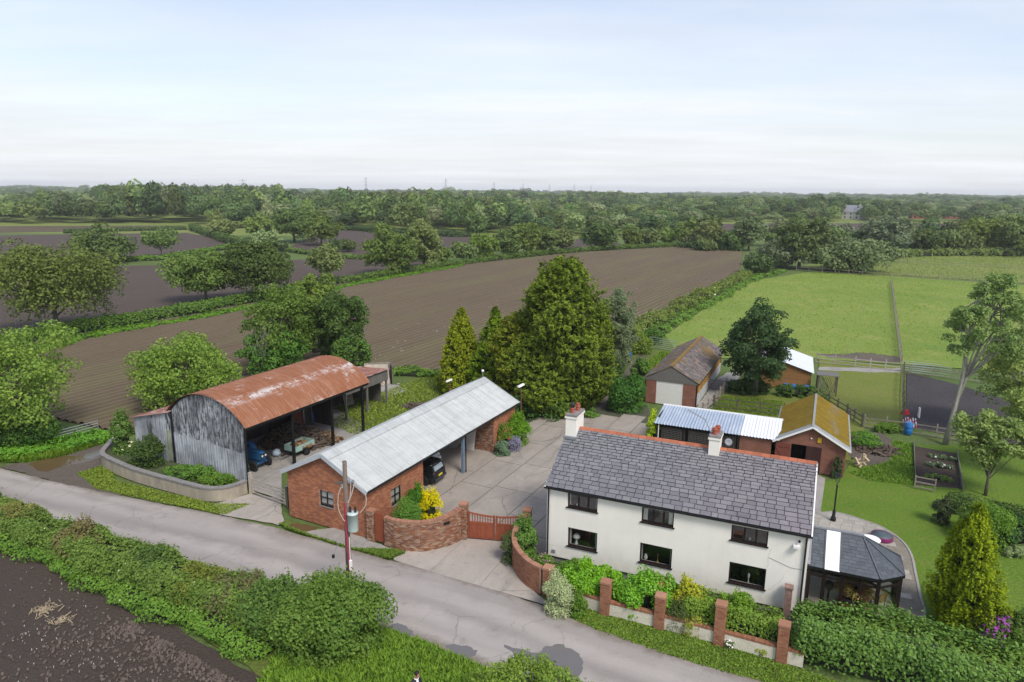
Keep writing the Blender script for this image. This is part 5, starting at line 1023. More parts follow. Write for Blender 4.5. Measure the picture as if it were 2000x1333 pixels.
# ---------------------------------------------------------------- utility pole and transformer
pole = thing('utility_pole', 'weathered wooden utility pole with red conduit beside the road', 'utility pole', (-7.87, 30.6, 0))
MB().tube([(0, 0, 0), (0.01, 0, 3.5), (.03, 0, 7.45)], [.15, .13, .105], 12).obj('pole', woodm('pole_wood', (.15, .12, .095)), pole, True)
M['red_pipe'] = simple('red_conduit', (.42, .03, .07), .5, .2, 5); M['grey_cable'] = simple('pale_cable', (.45, .42, .37), .6, .2, 5)
MB().tube([(.07, -.15, 0), (.06, -.145, 2.5), (-.0, -.14, 4.0), (.0, -.13, 5.4)], .035, 8).obj('conduit', M['red_pipe'], pole); MB().tube([(.13, -.10, 0), (.12, -.10, 3.6)], .02, 6).obj('pale_conduit', M['white'], pole)
MB().bx(.09, .22, -.22, -.1, 1.9, 2.4).obj('meter_box', M['white'], pole); MB().beam((-.45, 0, 6.35), (.45, 0, 6.35), .09, .1).obj('crossarm', M['dark_fence'], pole)
for x in (-.12, .2, .42): MB().lathe([(.03, 0), (.06, .04), (.04, .08), (.06, .12), (.03, .2)], 8, (x, -.05, 6.35 if x > 0 else 6.1)).obj('insulator', M['lead'], pole)
for pts in ([(-.1, -.05, 6.3), (-.3, -.1, 5.8), (-.34, -.1, 5.1), (-.15, -.13, 4.6), (0, -.13, 4.4)], [(.45, -.05, 6.4), (.95, -.1, 5.9), (.98, -.12, 5.3), (.7, -.14, 4.9)], [(.5, -.05, 6.5), (.35, -.15, 5.9), (.2, -.2, 5.5), (.12, -.14, 5.2)], [(.3, -.05, 6.45), (.25, -.12, 5.7), (.12, -.14, 5.4)]):
    MB().tube(smooth_path(pts, 5), .02, 6).obj('cable', M['grey_cable'], pole)
MB().tube([(-.15, .0, 4.0), (-.7, .0, 2.6)], .008, 5).obj('stay_wire', M['lead'], pole); MB().lathe([(.07, 0), (.07, .15)], 10, (-.72, 0, 2.45)).obj('weight', M['black'], pole)
trf_ = thing('transformer', 'pale grey cylindrical transformer hanging on the utility pole', 'transformer', (-7.53, 30.45, 3.95))
M['trans_grey'] = simple('transformer_paint', (.44, .52, .50), .4, .08, 4, .5)
MB().lathe([(.18, .0), (.24, .03), (.25, .06), (.25, .88), (.27, .89), (.27, .94), (.18, .98)], 20).obj('tank', M['trans_grey'], trf_, True); MB().beam((-.3, .1, .3), (-.2, .08, .3), .1, .08).obj('bracket', M['lead'], trf_); MB().beam((-.3, .1, .75), (-.2, .08, .75), .1, .08).obj('bracket', M['lead'], trf_)
for x in (-.1, .14): MB().lathe([(.05, .95), (.07, 1.0), (.045, 1.04), (.07, 1.08), (.045, 1.12), (.06, 1.17), (.03, 1.28)], 10, (x, 0, 0)).obj('bushing', M['black'], trf_)
# ---------------------------------------------------------------- lamps
def yard_lamp(label, x, y, h_, ang):
    g = thing('yard_lamp', label, 'lamp', (x, y, 0), ang, 'yard floodlights'); MB().tube([(0, 0, 0), (0, 0, h_)], .045, 8).obj('post', woodm('rusty_post', (.16, .07, .045)) if 'rusty_post' not in bpy.data.materials else bpy.data.materials['rusty_post'], g); MB().hexa([(-.35, -.13, h_+.05), (.3, -.13, h_+.2), (.3, .13, h_+.2), (-.35, .13, h_+.05), (-.33, -.11, h_+.17), (.28, -.11, h_+.31), (.28, .11, h_+.31), (-.33, .11, h_+.17)]).obj('head', M['white'], g)
yard_lamp('white headed yard floodlight left of the far end of the carport', *(-5.99,64.1), 1.9, R(30)); yard_lamp('white headed yard floodlight right of the far end of the carport roof', .82, 57.0, 3.5, R(40))
lathe_thing('roof_finial', 'small pale finial rising behind the carport ridge end', 'finial', [(.02, 0), (.02, .5), (.1, .52), (.12, .62), (.05, .7)], M['white'], cp(CL+.05, CW/2, CR+.05))
lp = thing('garden_lamp_post', 'black victorian style garden lamp post beside the patio', 'lamp post', (20.16, 39.83, 0))
MB().lathe([(.16, 0), (.16, .25), (.1, .32), (.09, .7), (.05, .78), (.045, 2.3), (.07, 2.34), (.03, 2.42), (.03, 2.6)], 14).obj('column', M['black'], lp, True)
MB().lathe([(.1, 2.6), (.2, 3.0), (.22, 3.02)], 4).obj('lantern', M['pane'], lp); t = MB(); t.lathe([(.24, 3.02), (.12, 3.18), (.03, 3.22), (.02, 3.32)], 4)
for k in range(4): a = k*math.pi/2; t.tube([(.1*math.cos(a), .1*math.sin(a), 2.6), (.21*math.cos(a), .21*math.sin(a), 3.02)], .014, 5)
t.obj('lantern_frame', M['black'], lp)
# ---------------------------------------------------------------- patio
M['flag'] = (lambda t: (t.col(t.mix(t.math('MULTIPLY', t.noise(t.pos(), 2.5, 6, .7), .5), t.mix(t.rnd(), (.30, .28, .235), (.43, .40, .34)), (.22, .20, .17))), t.bump(t.noise(t.pos(), 9, 5, .7), .4, .02), t.m)[-1])(NT('patio_flagstone', .85, .25))
PATIO = smooth_path([(19.84,41.09),(21.07,40.9),(21.98,40.08),(22.84,38.95),(23.1,37.31),(22.75,35.73),(21.91,33.84),(20.9,31.65),(20.05,29.91),(18.81,30.52),(15.07,31.56),(16.43,35.89),(18.72,40.36)], 4, True)
pat = sheet('patio', PATIO, .005, simple('patio_joint', (.20, .18, .14), .95, .3))
slabs(pat, PATIO, (17, 38), R(-23.5), [-10+.62*i for i in range(26)], [-9+(.45, .6)[i % 2]*0+.52*i for i in range(28)], M['flag'], .006, .02, .014, 'flagstone')
SP_ = path_len(PATIO); kerb = [p for p in PATIO[2:34]]; ribbon(MB(), kerb, .12, 0, .045).obj('kerb', M['oldconc'], pat)
sheet('garden_path', [(22.16,47.32),(22.58,46.41),(19.94,41.1),(19.35,41.08)], .008, M['oldconc'])
pool = thing('paddling_pool', 'round purple paddling pool with grey lining on the patio', 'paddling pool', (22.0, 37.55, .03)); M['purple'] = simple('purple_vinyl', (.18, .022, .10), .45, .15, 3, .4)
MB().lathe([(.58, 0), (.6, .02), (.6, .28), (.58, .3), (.56, .28), (.56, .05), (.1, .04)], 28).obj('side', M['purple'], pool, True); MB().lathe([(.557, .29), (.555, .06), (.02, .055)], 28).obj('lining', simple('pool_lining', (.075, .10, .11), .5, .2), pool, True)
MB().lathe([(.553, .10), (.02, .101)], 28).obj('water', waterm('pool_water', (.05, .07, .075)), pool)
tb = thing('patio_table', 'white round garden table behind the conservatory roof', 'table', (20.6, 36.2, .03)); MB().lathe([(.5, .68), (.52, .7), (.5, .73), (.02, .73)], 24).obj('top', M['white'], tb)
for k in range(4): a = k*math.pi/2+.5; MB().tube([(.35*math.cos(a), .35*math.sin(a), 0), (.28*math.cos(a), .28*math.sin(a), .7)], .025, 6).obj('leg', M['white'], tb)
def chair(name, label, loc, rz, mat, group=None):
    g = thing(name, label, 'chair', loc, rz, group); MB().bx(-.24, .24, -.24, .24, .4, .45).obj('seat', mat, g); MB().hexa([(-.24, .2, .45), (.24, .2, .45), (.24, .24, .45), (-.24, .24, .45), (-.22, .28, .92), (.22, .28, .92), (.22, .32, .92), (-.22, .32, .92)]).obj('backrest', mat, g)
    for x in (-.21, .21):
        for y in (-.21, .21): MB().bx(x-.02, x+.02, y-.02, y+.02, 0, .4).obj('leg', mat, g)
    return g
M['clear_plastic'] = simple('pale_plastic', (.55, .57, .56), .35, .1)
sm = Matrix.Rotation(R(-23.5), 4, 'Z'); sm.translation = (11.45, 52.0, 0)
for i, x in enumerate((1.1, 1.62, 2.14, 3.3, 3.85)):
    chair('garden_chair', 'pale garden chair in front of the trellis shed, '+('leftmost', 'second from the left', 'third from the left', 'second from the right', 'rightmost')[i], sm @ Vector((x, -.75, .02)), R(156.5), M['clear_plastic'], 'pale chairs by the trellis shed')
M['wicker'] = woodm('cane', (.30, .17, .08)); M['grey_fabric'] = simple('grey_fabric', (.22, .24, .26), .9, .2, 8)
chair('armchair', 'grey chair inside the conservatory behind the front glass', hp(15.2, 1.95, .06), R(-40), M['grey_fabric']); chair('armchair', 'cane chair at the right inside the conservatory', hp(16.5, 2.6, .06), R(200), M['wicker'])
ct = thing('side_table', 'small round cane table inside the conservatory', 'table', hp(15.1, 2.9, .06)); MB().lathe([(.3, .5), (.32, .52), (.3, .54), (.02, .54)], 18).obj('top', M['wicker'], ct); MB().lathe([(.2, 0), (.04, .04), (.04, .5)], 12).obj('stem', M['wicker'], ct)
bk = thing('dark_stool', 'dark tall stand inside the conservatory near the house', 'stand', hp(14.25, 2.0, .06)); MB().lathe([(.16, 0), (.05, .05), (.05, .7), (.18, .8), (.2, 1.1), (.1, 1.2)], 14).obj('stem', M['black'], bk, True)
# planters by the gable
for x, y, l in ((19.9, 46.3, 'white planter pot by the garage door'), (18.6, 40.6, 'clay planter pot between house gable and lamp post')):
    g = thing('planter', l, 'planter', (x, y, 0)); MB().lathe([(.18, 0), (.26, .35), (.28, .36), (.24, .38), (.22, .33)], 14).obj('pot', M['white'] if 'white' in l else M['terracotta'], g, True)
# trough beside the conservatory
tag(MB().bx(-.5, .5, -.2, .2, 0, .35).bx(-.55, .55, -.25, .25, .3, .36).obj('stone_trough', M['stone_plinth'], None, False, hp(14.2, 5.6, .03), R(-23.5)), 'grey stone trough on the patio behind the conservatory ridge', 'trough')
# vegetable bed
bed = sheet('vegetable_bed', [(32.8,53.08),(35.14,51.57),(31.38,44.87),(28.55,45.4)], .012, M['nearsoil'])
for p, q, l in (((32.94,53.54), (28.37,45.22), 'left'), ((35.29,51.68), (31.22,44.44), 'right')):
    g = thing('board_edging', l+' grey board edging of the vegetable bed', 'edging', (*p, 0)); MB().beam((0, 0, .15), (q[0]-p[0], q[1]-p[1], .15), .06, .3).obj('board', M['grey_boards'], g)
bar_gate('garden_hurdle', 'small timber hurdle at the near end of the vegetable bed', (28.0, 44.8), (29.1, 44.15), M['fence_wood'], .95, 3, False)
# showjumping poles and red block in the arena
M['red_plastic'] = simple('red_plastic', (.55, .02, .03), .5, .15); M['stripe'] = simple('pale_striped_pole', (.62, .58, .66), .5, .1)
jr = thing('jump_poles', 'stack of red and white jump poles lying in the arena corner', 'jump poles', (35.6, 58.9, .0), R(62)); 
for k in range(6):
    for j in range(5): MB().tube([(-1.4+.55*j, -.5+.2*k, .08+.02*(k % 2)), (-1.4+.55*j+.54, -.5+.2*k, .08+.02*(k % 2))], .06, 8).obj('pole_section', M['stripe'] if (j+k) % 3 else M['red_plastic'], jr)
rb = MB(); rb.hexa([(-.3, -.25, 0), (.3, -.25, 0), (.3, .25, 0), (-.3, .25, 0), (-.2, -.15, .45), (.2, -.15, .45), (.2, .15, .45), (-.2, .15, .45)]); tag(rb.obj('jump_block', M['red_plastic'], None, False, (36.6, 61.4, 0), R(20)), 'bright red plastic jump block in the arena corner', 'block')
fl_ = MB(); fl_.hexa([(-.3, -.06, 0), (.3, -.06, 0), (.3, .06, 0), (-.3, .06, 0), (-.2, -.05, .9), (.2, -.05, .9), (.2, .05, .9), (-.2, .05, .9)]); tag(fl_.obj('jump_wing', M['white'], None, False, (37.4, 60.6, 0), R(70)), 'white jump wing beside the red block in the arena', 'jump wing')
M['cloth_white'] = simple('white_cloth', (.75, .73, .68), .9, .1)
st_ = MB(); rgs = random.Random(4)
for k in range(9): st_.beam((rgs.uniform(-.5, .5), rgs.uniform(-.4, .4), .1+.08*k), (rgs.uniform(-.5, .5), rgs.uniform(-.4, .4), .3+.1*k), .12, .1)
tag(st_.obj('cut_log_stack', simple('pale_cut_wood', (.55, .45, .30), .9, .2), None, False, (26.2, 48.6, 0)), 'pile of pale split logs beside the right garage wall', 'logs')

# ---------------------------------------------------------------- vehicles and barn contents
M['rubber'] = simple('tyre_rubber', (.018, .018, .019), .8, .2, 8); M['rim'] = simple('wheel_rim', (.11, .11, .12), .35, .2, 5, .5, .8); M['tractor_blue'] = simple('tractor_blue', (.03, .14, .32), .4, .2, 4, .5); M['lamp_glass'] = simple('lamp_glass', (.75, .75, .7), .1, .05, 4, .6); M['off_white'] = simple('off_white_rim', (.6, .58, .52), .5, .15)
def wheel(parent, c, r_, w_, rim, name='wheel'):
    t = MB().lathe([(r_*.62, -w_/2), (r_*.9, -w_/2), (r_, -w_/2*.6), (r_, w_/2*.6), (r_*.9, w_/2), (r_*.62, w_/2)], 24, c, 'y').obj(name, M['rubber'], parent, True)
    MB().lathe([(r_*.1, -w_/2*.85), (r_*.6, -w_/2*.7), (r_*.62, -w_/2*.95), (r_*.64, 0), (r_*.62, w_/2*.95), (r_*.6, w_/2*.7), (r_*.1, w_/2*.85)], 18, c, 'y').obj('rim', rim, t, True); return t
# tractor, front towards the gate (local x forward)
tr = thing('tractor', 'small blue tractor nosing out from behind the barn gable', 'tractor', (-19.15, 47.75, 0), R(-27))
b = MB()
for x0, x1, z0, z1, z2, wd in ((-.2, 1.35, .75, 1.25, 1.36, .27),):
    b.hexa([(x0, -wd, z0), (x1, -wd*.9, z0), (x1, wd*.9, z0), (x0, wd, z0), (x0, -wd*.85, z2), (x1, -wd*.75, z1), (x1, wd*.75, z1), (x0, wd*.85, z2)])
b.hexa([(-.2, -.22, 1.36), (1.3, -.18, 1.25), (1.3, .18, 1.25), (-.2, .22, 1.36), (-.2, -.12, 1.41), (1.2, -.1, 1.31), (1.2, .1, 1.31), (-.2, .12, 1.41)]); b.obj('bonnet', M['tractor_blue'], tr)
gr = MB().bx(1.345, 1.4, -.22, .22, .72, 1.2).obj('grille', M['black'], tr)
for k in range(5): MB().bx(1.4, 1.41, -.2, .2, .78+.07*k, .80+.07*k).obj('grille_bar', M['tractor_blue'], gr)
for y in (-.15, .15): MB().lathe([(.02, .0), (.075, .0), (.08, .04), (.02, .05)], 12, (1.4, y, 1.06), 'x').obj('headlight', M['lamp_glass'], tr)
MB().bx(-1.3, 1.25, -.16, .16, .5, .76).obj('chassis', M['tractor_blue'], tr); MB().beam((1.05, -.6, .45), (1.05, .6, .45), .12).obj('front_axle', M['tractor_blue'], tr); MB().beam((-1.0, -.6, .68), (-1.0, .6, .68), .2).obj('rear_axle', M['tractor_blue'], tr)
for y in (-.66, .66): wheel(tr, (1.05, y, .38), .38, .2, M['off_white']); wheel(tr, (-1.0, y*1.1, .68), .68, .36, M['off_white'])
for s_ in (-1, 1):
    f = MB(); n = 8; vs = []
    for k in range(n+1): a = R(-10+150*k/n); vs += [(-1.0+.76*math.cos(a), s_*.5, .68+.76*math.sin(a)), (-1.0+.76*math.cos(a), s_*.95, .68+.76*math.sin(a))]
    f.add(vs, [(2*k, 2*k+1, 2*k+3, 2*k+2) for k in range(n)]); f.obj('mudguard', M['tractor_blue'], tr)
MB().tube([(.75, .1, 1.3), (.75, .1, 1.85)], .03, 8).obj('exhaust', M['black'], tr); MB().bx(-1.1, -.7, -.22, .22, .95, 1.05).bx(-1.2, -1.1, -.22, .22, .95, 1.4).obj('seat', M['black'], tr)
MB().tube([(-.3, 0, 1.1), (-.55, 0, 1.5)], .025, 6).obj('steering_column', M['black'], tr); MB().tube([(-.55+.08*math.sin(k/14*6.2832), .2*math.cos(k/14*6.2832), 1.5+.16*math.sin(k/14*6.2832)) for k in range(15)], .015, 5).obj('steering_wheel', M['black'], tr)
# trailer with firewood
tl = thing('trailer', 'pale turquoise box trailer loaded with logs under the barn roof', 'trailer', (-16.3, 50.3, 0), R(63)); M['turq'] = simple('pale_turquoise_paint', (.30, .46, .42), .6, .2, 3)
MB().bx(-.95, .95, -.6, .6, .45, .5).obj('bed', M['grey_boards'], tl)
for x0, x1, y0, y1 in ((-.97, .97, -.62, -.58), (-.97, .97, .58, .62), (-.99, -.95, -.58, .58), (.95, .99, -.58, .58)): MB().bx(x0, x1, y0, y1, .5, .92).obj('side_panel', M['turq'], tl)
for y in (-.75, .75): wheel(tl, (0, y, .28), .28, .16, M['off_white']); MB().bx(-.35, .35, y-.1, y+.1, .58, .62).obj('mudguard', M['black'], tl)
MB().beam((-.9, 0, .45), (-1.9, 0, .42), .08).obj('drawbar', M['black'], tl)
M['log'] = woodm('split_log', (.24, .155, .085), var=.55); M['log_dark'] = woodm('old_log', (.10, .075, .055), var=.6)
def heap(name, label, cat, loc, rx, ry, h_, n, ln, mat, seed, parent=None, z0=0):
    rg = random.Random(seed); m_ = MB()
    for _ in range(n):
        a = rg.uniform(0, 6.28); d = math.sqrt(rg.random()); x, y = rx*d*math.cos(a), ry*d*math.sin(a); z = z0+max(.06, h_*(1-d**1.6)*rg.uniform(.55, 1.05)); l = ln*rg.uniform(.5, 1.3); t = rg.uniform(0, 6.28); e = rg.uniform(-.35, .35)
        v = Vector((math.cos(t)*math.cos(e), math.sin(t)*math.cos(e), math.sin(e)))*l/2; c = Vector((x, y, max(z, abs(v.z)+z0+.05))); r_ = rg.uniform(.05, .10)
        m_.tube([c-v, c+v], [r_, r_*.85], 6)
    o = m_.obj(name, mat, parent, False, loc); tag(o, label, cat, kind='stuff'); return o
heap('trailer_logs', 'split logs heaped in the turquoise trailer', 'logs', (-16.3, 50.3, 0), .8, .5, .55, 90, .5, M['log'], 1, z0=.52)
heap('log_pile', 'large heap of split firewood under the barn roof', 'logs', bp(8.2, 3.7), 2.9, 2.0, 1.7, 620, .55, M['log_dark'], 2)
heap('scrap_pile', 'tangle of branches and scrap at the edge of the log pile', 'scrap', bp(9.6, 2.0), 1.2, .8, .8, 90, .9, M['log'], 3)
for x, y, l in ((3.6, 5.6, 'dark blue drum behind the tractor in the barn'), (4.6, 5.9, 'blue tub beside the log pile in the barn')): barrel(l, *bp(x, y).xy, 0, 1.0)
sk = MB(); sk.lathe([(.05, 0), (.3, .05), (.34, .25), (.25, .45), (.1, .5), (.03, .56)], 12); tag(sk.obj('plastic_sack', simple('white_blue_plastic', (.5, .6, .7), .4, .5, 6), None, True, bp(5.4, 3.0, .01)), 'white and blue plastic sack on the barn floor by the logs', 'sack')
rs_ = MB(); rs_.bx(-.6, .6, -.02, .02, 0, 2.3); o = tag(rs_.obj('rusty_sheet', M['red_board'], None, False, bp(10.6, 5.6, .02), R(63)), 'rusty red sheet leaning behind the log pile in the barn', 'sheet'); o.rotation_euler = (R(-10), 0, R(63))
dr_ = thing('leaning_door', 'grey framed board leaning beside the blue barrel in the barn', 'board', bp(11.6, 5.6, .02), R(63)); MB().bx(-.45, .45, -.03, .03, .1, 2.4).obj('panel', M['dark_boards'], dr_); MB().bx(-.5, -.4, -.05, -.032, 0, 2.5).bx(.4, .5, -.05, -.032, 0, 2.5).bx(-.4, .4, -.05, -.032, 2.35, 2.5).obj('frame', M['grey_boards'], dr_)
pl_ = thing('pallet', 'grey wooden pallet leaning upright in the grass beyond the barn', 'pallet', (*(-15.28,62.5), 0), R(50)); 
for k in range(6): MB().bx(-.5+.17*k, -.5+.17*k+.1, -.06, -.035, .02, 1.2).obj('slat', M['pale_wood'], pl_)
for z in (.08, .58, 1.08): MB().bx(-.5, .45, -.035, .05, z, z+.1).obj('bearer', M['pale_wood'], pl_)
pl_.rotation_euler = (R(-22), 0, R(40))
hd = thing('old_hurdle', 'tall grey timber frame standing behind the leaning pallet', 'frame', (*(-16.35,63.93), 0), R(45))
for x in (-.7, .7): MB().bx(x-.06, x+.06, -.05, .05, 0, 1.9).obj('post', M['grey_boards'], hd)
for k in range(6): MB().bx(-.64, .64, -.02, .02, .2+.3*k, .42+.3*k).obj('board', M['grey_boards'], hd)
# silage clamp: sleeper walls and sloping concrete panels behind the barn
cl = thing('silage_clamp', 'tan concrete and timber clamp walls behind the boarded store', 'clamp', (-15.2, 69.2, 0), R(15)); M['tan'] = simple('tan_concrete', (.40, .35, .28), .9, .3, 2, bump=.4)
MB().hexa([(0, .2, 0), (2.6, .2, 0), (2.6, .5, 0), (0, .5, 0), (0, .9, 2.0), (2.4, .9, 1.9), (2.4, 1.1, 1.9), (0, 1.1, 2.0)]).obj('sloped_panel', M['tan'], cl)
for k in range(9): MB().bx(2.75, 2.83, -.3+.22*k, -.3+.22*k+.21, 0, 2.0).obj('sleeper', M['grey_boards'], cl)
for k in range(12): MB().bx(0+.23*k, .23*k+.22, 1.25, 1.33, 0, 2.1).obj('sleeper', M['fence_wood'], cl)
heap('rubble_heap', 'tan heap of soil and rubble inside the clamp walls', 'heap', (*(-14.56,69.56), 0), 1.3, 1.0, 1.1, 160, .4, M['tan'], 5)
heap('grey_scrap', 'small heap of grey scrap on the grass beyond the barn', 'scrap', (*(-14.01,65.53), 0), .9, .6, .5, 50, .5, M['lead'], 6)
heap('dark_heap', 'low dark heap of twigs on the grass left of the carport roof', 'heap', (*(-8.62,62.23), 0), 1.6, .9, .4, 90, .6, M['log_dark'], 8)
heap('cut_branches', 'tangle of cut branches on the bare soil right of the garage', 'branches', (*(29.17,51.86), 0), 1.6, 1.1, .45, 90, 1.0, M['log_dark'], 7)
# ---- cars (x forward): one continuous body lofted through cross sections
def loft(mb, secs, closed_ends=True):
    n = len(secs[0]); vs = [p for s_ in secs for p in s_]; fs = [(i*n+j, i*n+(j+1) % n, (i+1)*n+(j+1) % n, (i+1)*n+j) for i in range(len(secs)-1) for j in range(n)]
    if closed_ends: fs += [tuple(range(n-1, -1, -1)), tuple((len(secs)-1)*n+j for j in range(n))]
    mb.add(vs, fs, .5); return mb
def make_car(name, label, loc, rz, paint, roofmat):
    g = thing(name, label, 'car', loc, rz)
    def sec(x, zb, zt, wb, wt): return [(x, -wb, zb), (x, -wb*1.01, zb+(zt-zb)*.5), (x, -wt, zt), (x, wt, zt), (x, wb*1.01, zb+(zt-zb)*.5), (x, wb, zb)]
    body = MB(); loft(body, [sec(-2.05, .42, .80, .72, .70), sec(-2.0, .3, .95, .84, .80), sec(-1.6, .3, 1.0, .88, .84), sec(-.5, .3, .98, .89, .86), sec(.6, .3, .97, .89, .84), sec(1.1, .3, .95, .88, .78), sec(1.8, .26, .86, .84, .70), sec(2.02, .36, .70, .70, .62)]); bo = body.obj('body', paint, g, True)
    bv = bo.modifiers.new('bevel', 'BEVEL'); bv.width = .05; bv.segments = 2; bv.limit_method = 'ANGLE'; bv.angle_limit = R(35)
    def cab(x, zt, w_): return (x, zt, w_)
    prof = [(-1.93, .97, .8), (-1.78, 1.35, .68), (-1.55, 1.50, .63), (-.3, 1.56, .64), (.35, 1.50, .63), (1.05, .97, .76)]
    c = MB(); vs = [(x, -w_, z) for x, z, w_ in prof]+[(x, w_, z) for x, z, w_ in prof]; n = len(prof)
    c.add([(x, -w_-(.10 if 0 < i < n-1 else 0)*0, z) for i, (x, z, w_) in enumerate(prof)]+[(x, w_, z) for x, z, w_ in prof]+[(-1.93, -.82, .97), (1.05, -.80, .97), (-1.93, .82, .97), (1.05, .80, .97)],
          [(i, i+1, n+i+1, n+i) for i in range(n-1)]+[(0, 2*n, 2*n+1, n-1, 4, 3, 2, 1)[::-1], (n, n+1, n+2, n+3, n+4, 2*n-1, 2*n+3, 2*n+2)[::-1]], .5)
    c.obj('cabin', paint, g)
    rf = MB(); rf.add([(-1.78, -.69, 1.36), (-1.55, -.65, 1.51), (-.3, -.66, 1.572), (.38, -.65, 1.505), (-1.78, .69, 1.36), (-1.55, .65, 1.51), (-.3, .66, 1.572), (.38, .65, 1.505)], [(0, 1, 5, 4), (1, 2, 6, 5), (2, 3, 7, 6)], .5); ro = rf.obj('roof', roofmat, g, True); so_ = ro.modifiers.new('solid', 'SOLIDIFY'); so_.thickness = .03
    MB().hexa([(-1.965, -.6, 1.02), (-1.965, .6, 1.02), (-1.95, .6, 1.02), (-1.95, -.6, 1.02), (-1.84, -.53, 1.31), (-1.84, .53, 1.31), (-1.80, .53, 1.31), (-1.80, -.53, 1.31)]).obj('rear_window', simple('rear_glass', (.25, .30, .33), .08, .1, 3, .6) if 'rear_glass' not in bpy.data.materials else bpy.data.materials['rear_glass'], g)
    MB().hexa([(1.0, -.66, 1.02), (1.0, .66, 1.02), (.95, .66, 1.02), (.95, -.66, 1.02), (.44, -.56, 1.47), (.44, .56, 1.47), (.38, .56, 1.47), (.38, -.56, 1.47)]).obj('windscreen', M['glassdark'], g)
    for s_ in (-1, 1):
        for xa, xb, xc, xd in ((-1.75, -.95, -.98, -1.6), (-.9, -.1, -.12, -.9), (-.03, .85, .38, -.05)):
            MB().hexa([(xa, s_*.795, 1.03), (xb, s_*.795, 1.03), (xb, s_*.77, 1.03), (xa, s_*.77, 1.03), (xd, s_*.69, 1.42), (xc, s_*.69, 1.42), (xc, s_*.65, 1.42), (xd, s_*.65, 1.42)]).obj('side_window', M['glassdark'], g)
        MB().bx(-1.97, -1.9, s_*.72-.1, s_*.72+.1, .68, .98).obj('tail_light_surround', M['rim'], g); MB().bx(-1.99, -1.965, s_*.72-.07, s_*.72+.07, .71, .95).obj('tail_light', simple('tail_red', (.5, .01, .02), .2, .1) if 'tail_red' not in bpy.data.materials else bpy.data.materials['tail_red'], g)
        MB().lathe([(.02, 0), (.13, .0), (.14, .05), (.02, .08)], 14, (1.86, s_*.55, .72), 'x').obj('headlight', M['lamp_glass'], g); MB().bx(.5, .68, s_*.98-.08, s_*.98+.08, .98, 1.1).obj('mirror', paint, g)
        for x in (-1.28, 1.3): wheel(g, (x, s_*.845, .34), .34, .22, M['rim']); MB().lathe([(.40, -.02), (.40, .03), (.30, .035)], 20, (x, s_*.885, .36), 'y').obj('wheel_arch', M['black'], g)
    MB().bx(-2.13, -1.98, -.74, .74, .34, .52).obj('bumper', M['rim'], g); MB().bx(-2.075, -2.06, -.26, .26, .58, .7).obj('number_plate', simple('yellow_plate', (.75, .55, .03), .5, .05) if 'yellow_plate' not in bpy.data.materials else bpy.data.materials['yellow_plate'], g)
    MB().bx(-1.82, -1.55, -.6, .6, 1.5, 1.53).obj('spoiler', paint, g); return g
M['black_paint'] = simple('black_car_paint', (.010, .011, .012), .18, .1, 2, .5); M['white_car'] = simple('white_car_paint', (.7, .7, .7), .2, .05, 2, .5)
make_car('parked_car', 'black hatchback parked nose in under the carport with yellow rear plate', (*cp(8.5, 2.6).xy, .02), R(63+90+4), M['black_paint'], M['black_paint'])
make_car('parked_car', 'white car mostly hidden behind the black hatchback under the carport', (*cp(10.2, 4.0).xy, .02), R(63+90), M['white_car'], M['black_paint'])
# ---------------------------------------------------------------- far houses and pylons
M['far_white'] = simple('far_white_wall', (.7, .68, .62), .8, .1); M['far_roof'] = simple('far_roof', (.13, .13, .14), .8, .2); M['far_red'] = simple('far_red_brick', (.24, .09, .06), .8, .2); M['far_grey'] = simple('far_grey_roof', (.25, .26, .28), .7, .2)
def far_house(name, label, x, y, rz, L, D, e, r_, wm, rm, wins=3):
    g = thing(name, label, 'house', (x, y, 0), rz); MB().bx(-L/2, L/2, -D/2, D/2, 0, e).obj('wall', wm, g); MB().xprism([(-D/2, e), (D/2, e), (0, r_-.1)], -L/2, L/2).obj('gable', wm, g)
    MB().xprism([(-D/2-.4, e-.2), (0, r_), (D/2+.4, e-.2), (0, r_-.25)], -L/2-.3, L/2+.3).obj('roof', rm, g)
    for k in range(wins):
        xx = -L/2+L*(k+.5)/wins
        for z in (1.0, 3.6): 
            if z+1.2 < e: MB().bx(xx-.6, xx+.6, -D/2-.05, -D/2+.02, z, z+1.2).obj('window', M['glassdark'], g)
    MB().bx(L*.3, L*.3+.9, -.45, .45, r_-.6, r_+1.2).obj('chimney', wm, g); MB().bx(L/2-.0, L/2+.05, -.5, .5, e-1.2, e+.4).obj('window', M['glassdark'], g)
far_house('far_house', 'white gabled house with dark roof among trees on the far right', 271, 560, R(-50), 14, 9, 6, 11, M['far_white'], M['far_grey'])
far_house('far_house', 'small red brick house far right behind dark trees', 338, 585, R(-10), 14, 8, 5, 8.5, M['far_red'], M['far_roof'])
far_house('far_house', 'far grey roofed barn right of the red brick house', 372, 592, R(-8), 18, 8, 3.6, 6, M['far_red'], M['far_grey'], 4)
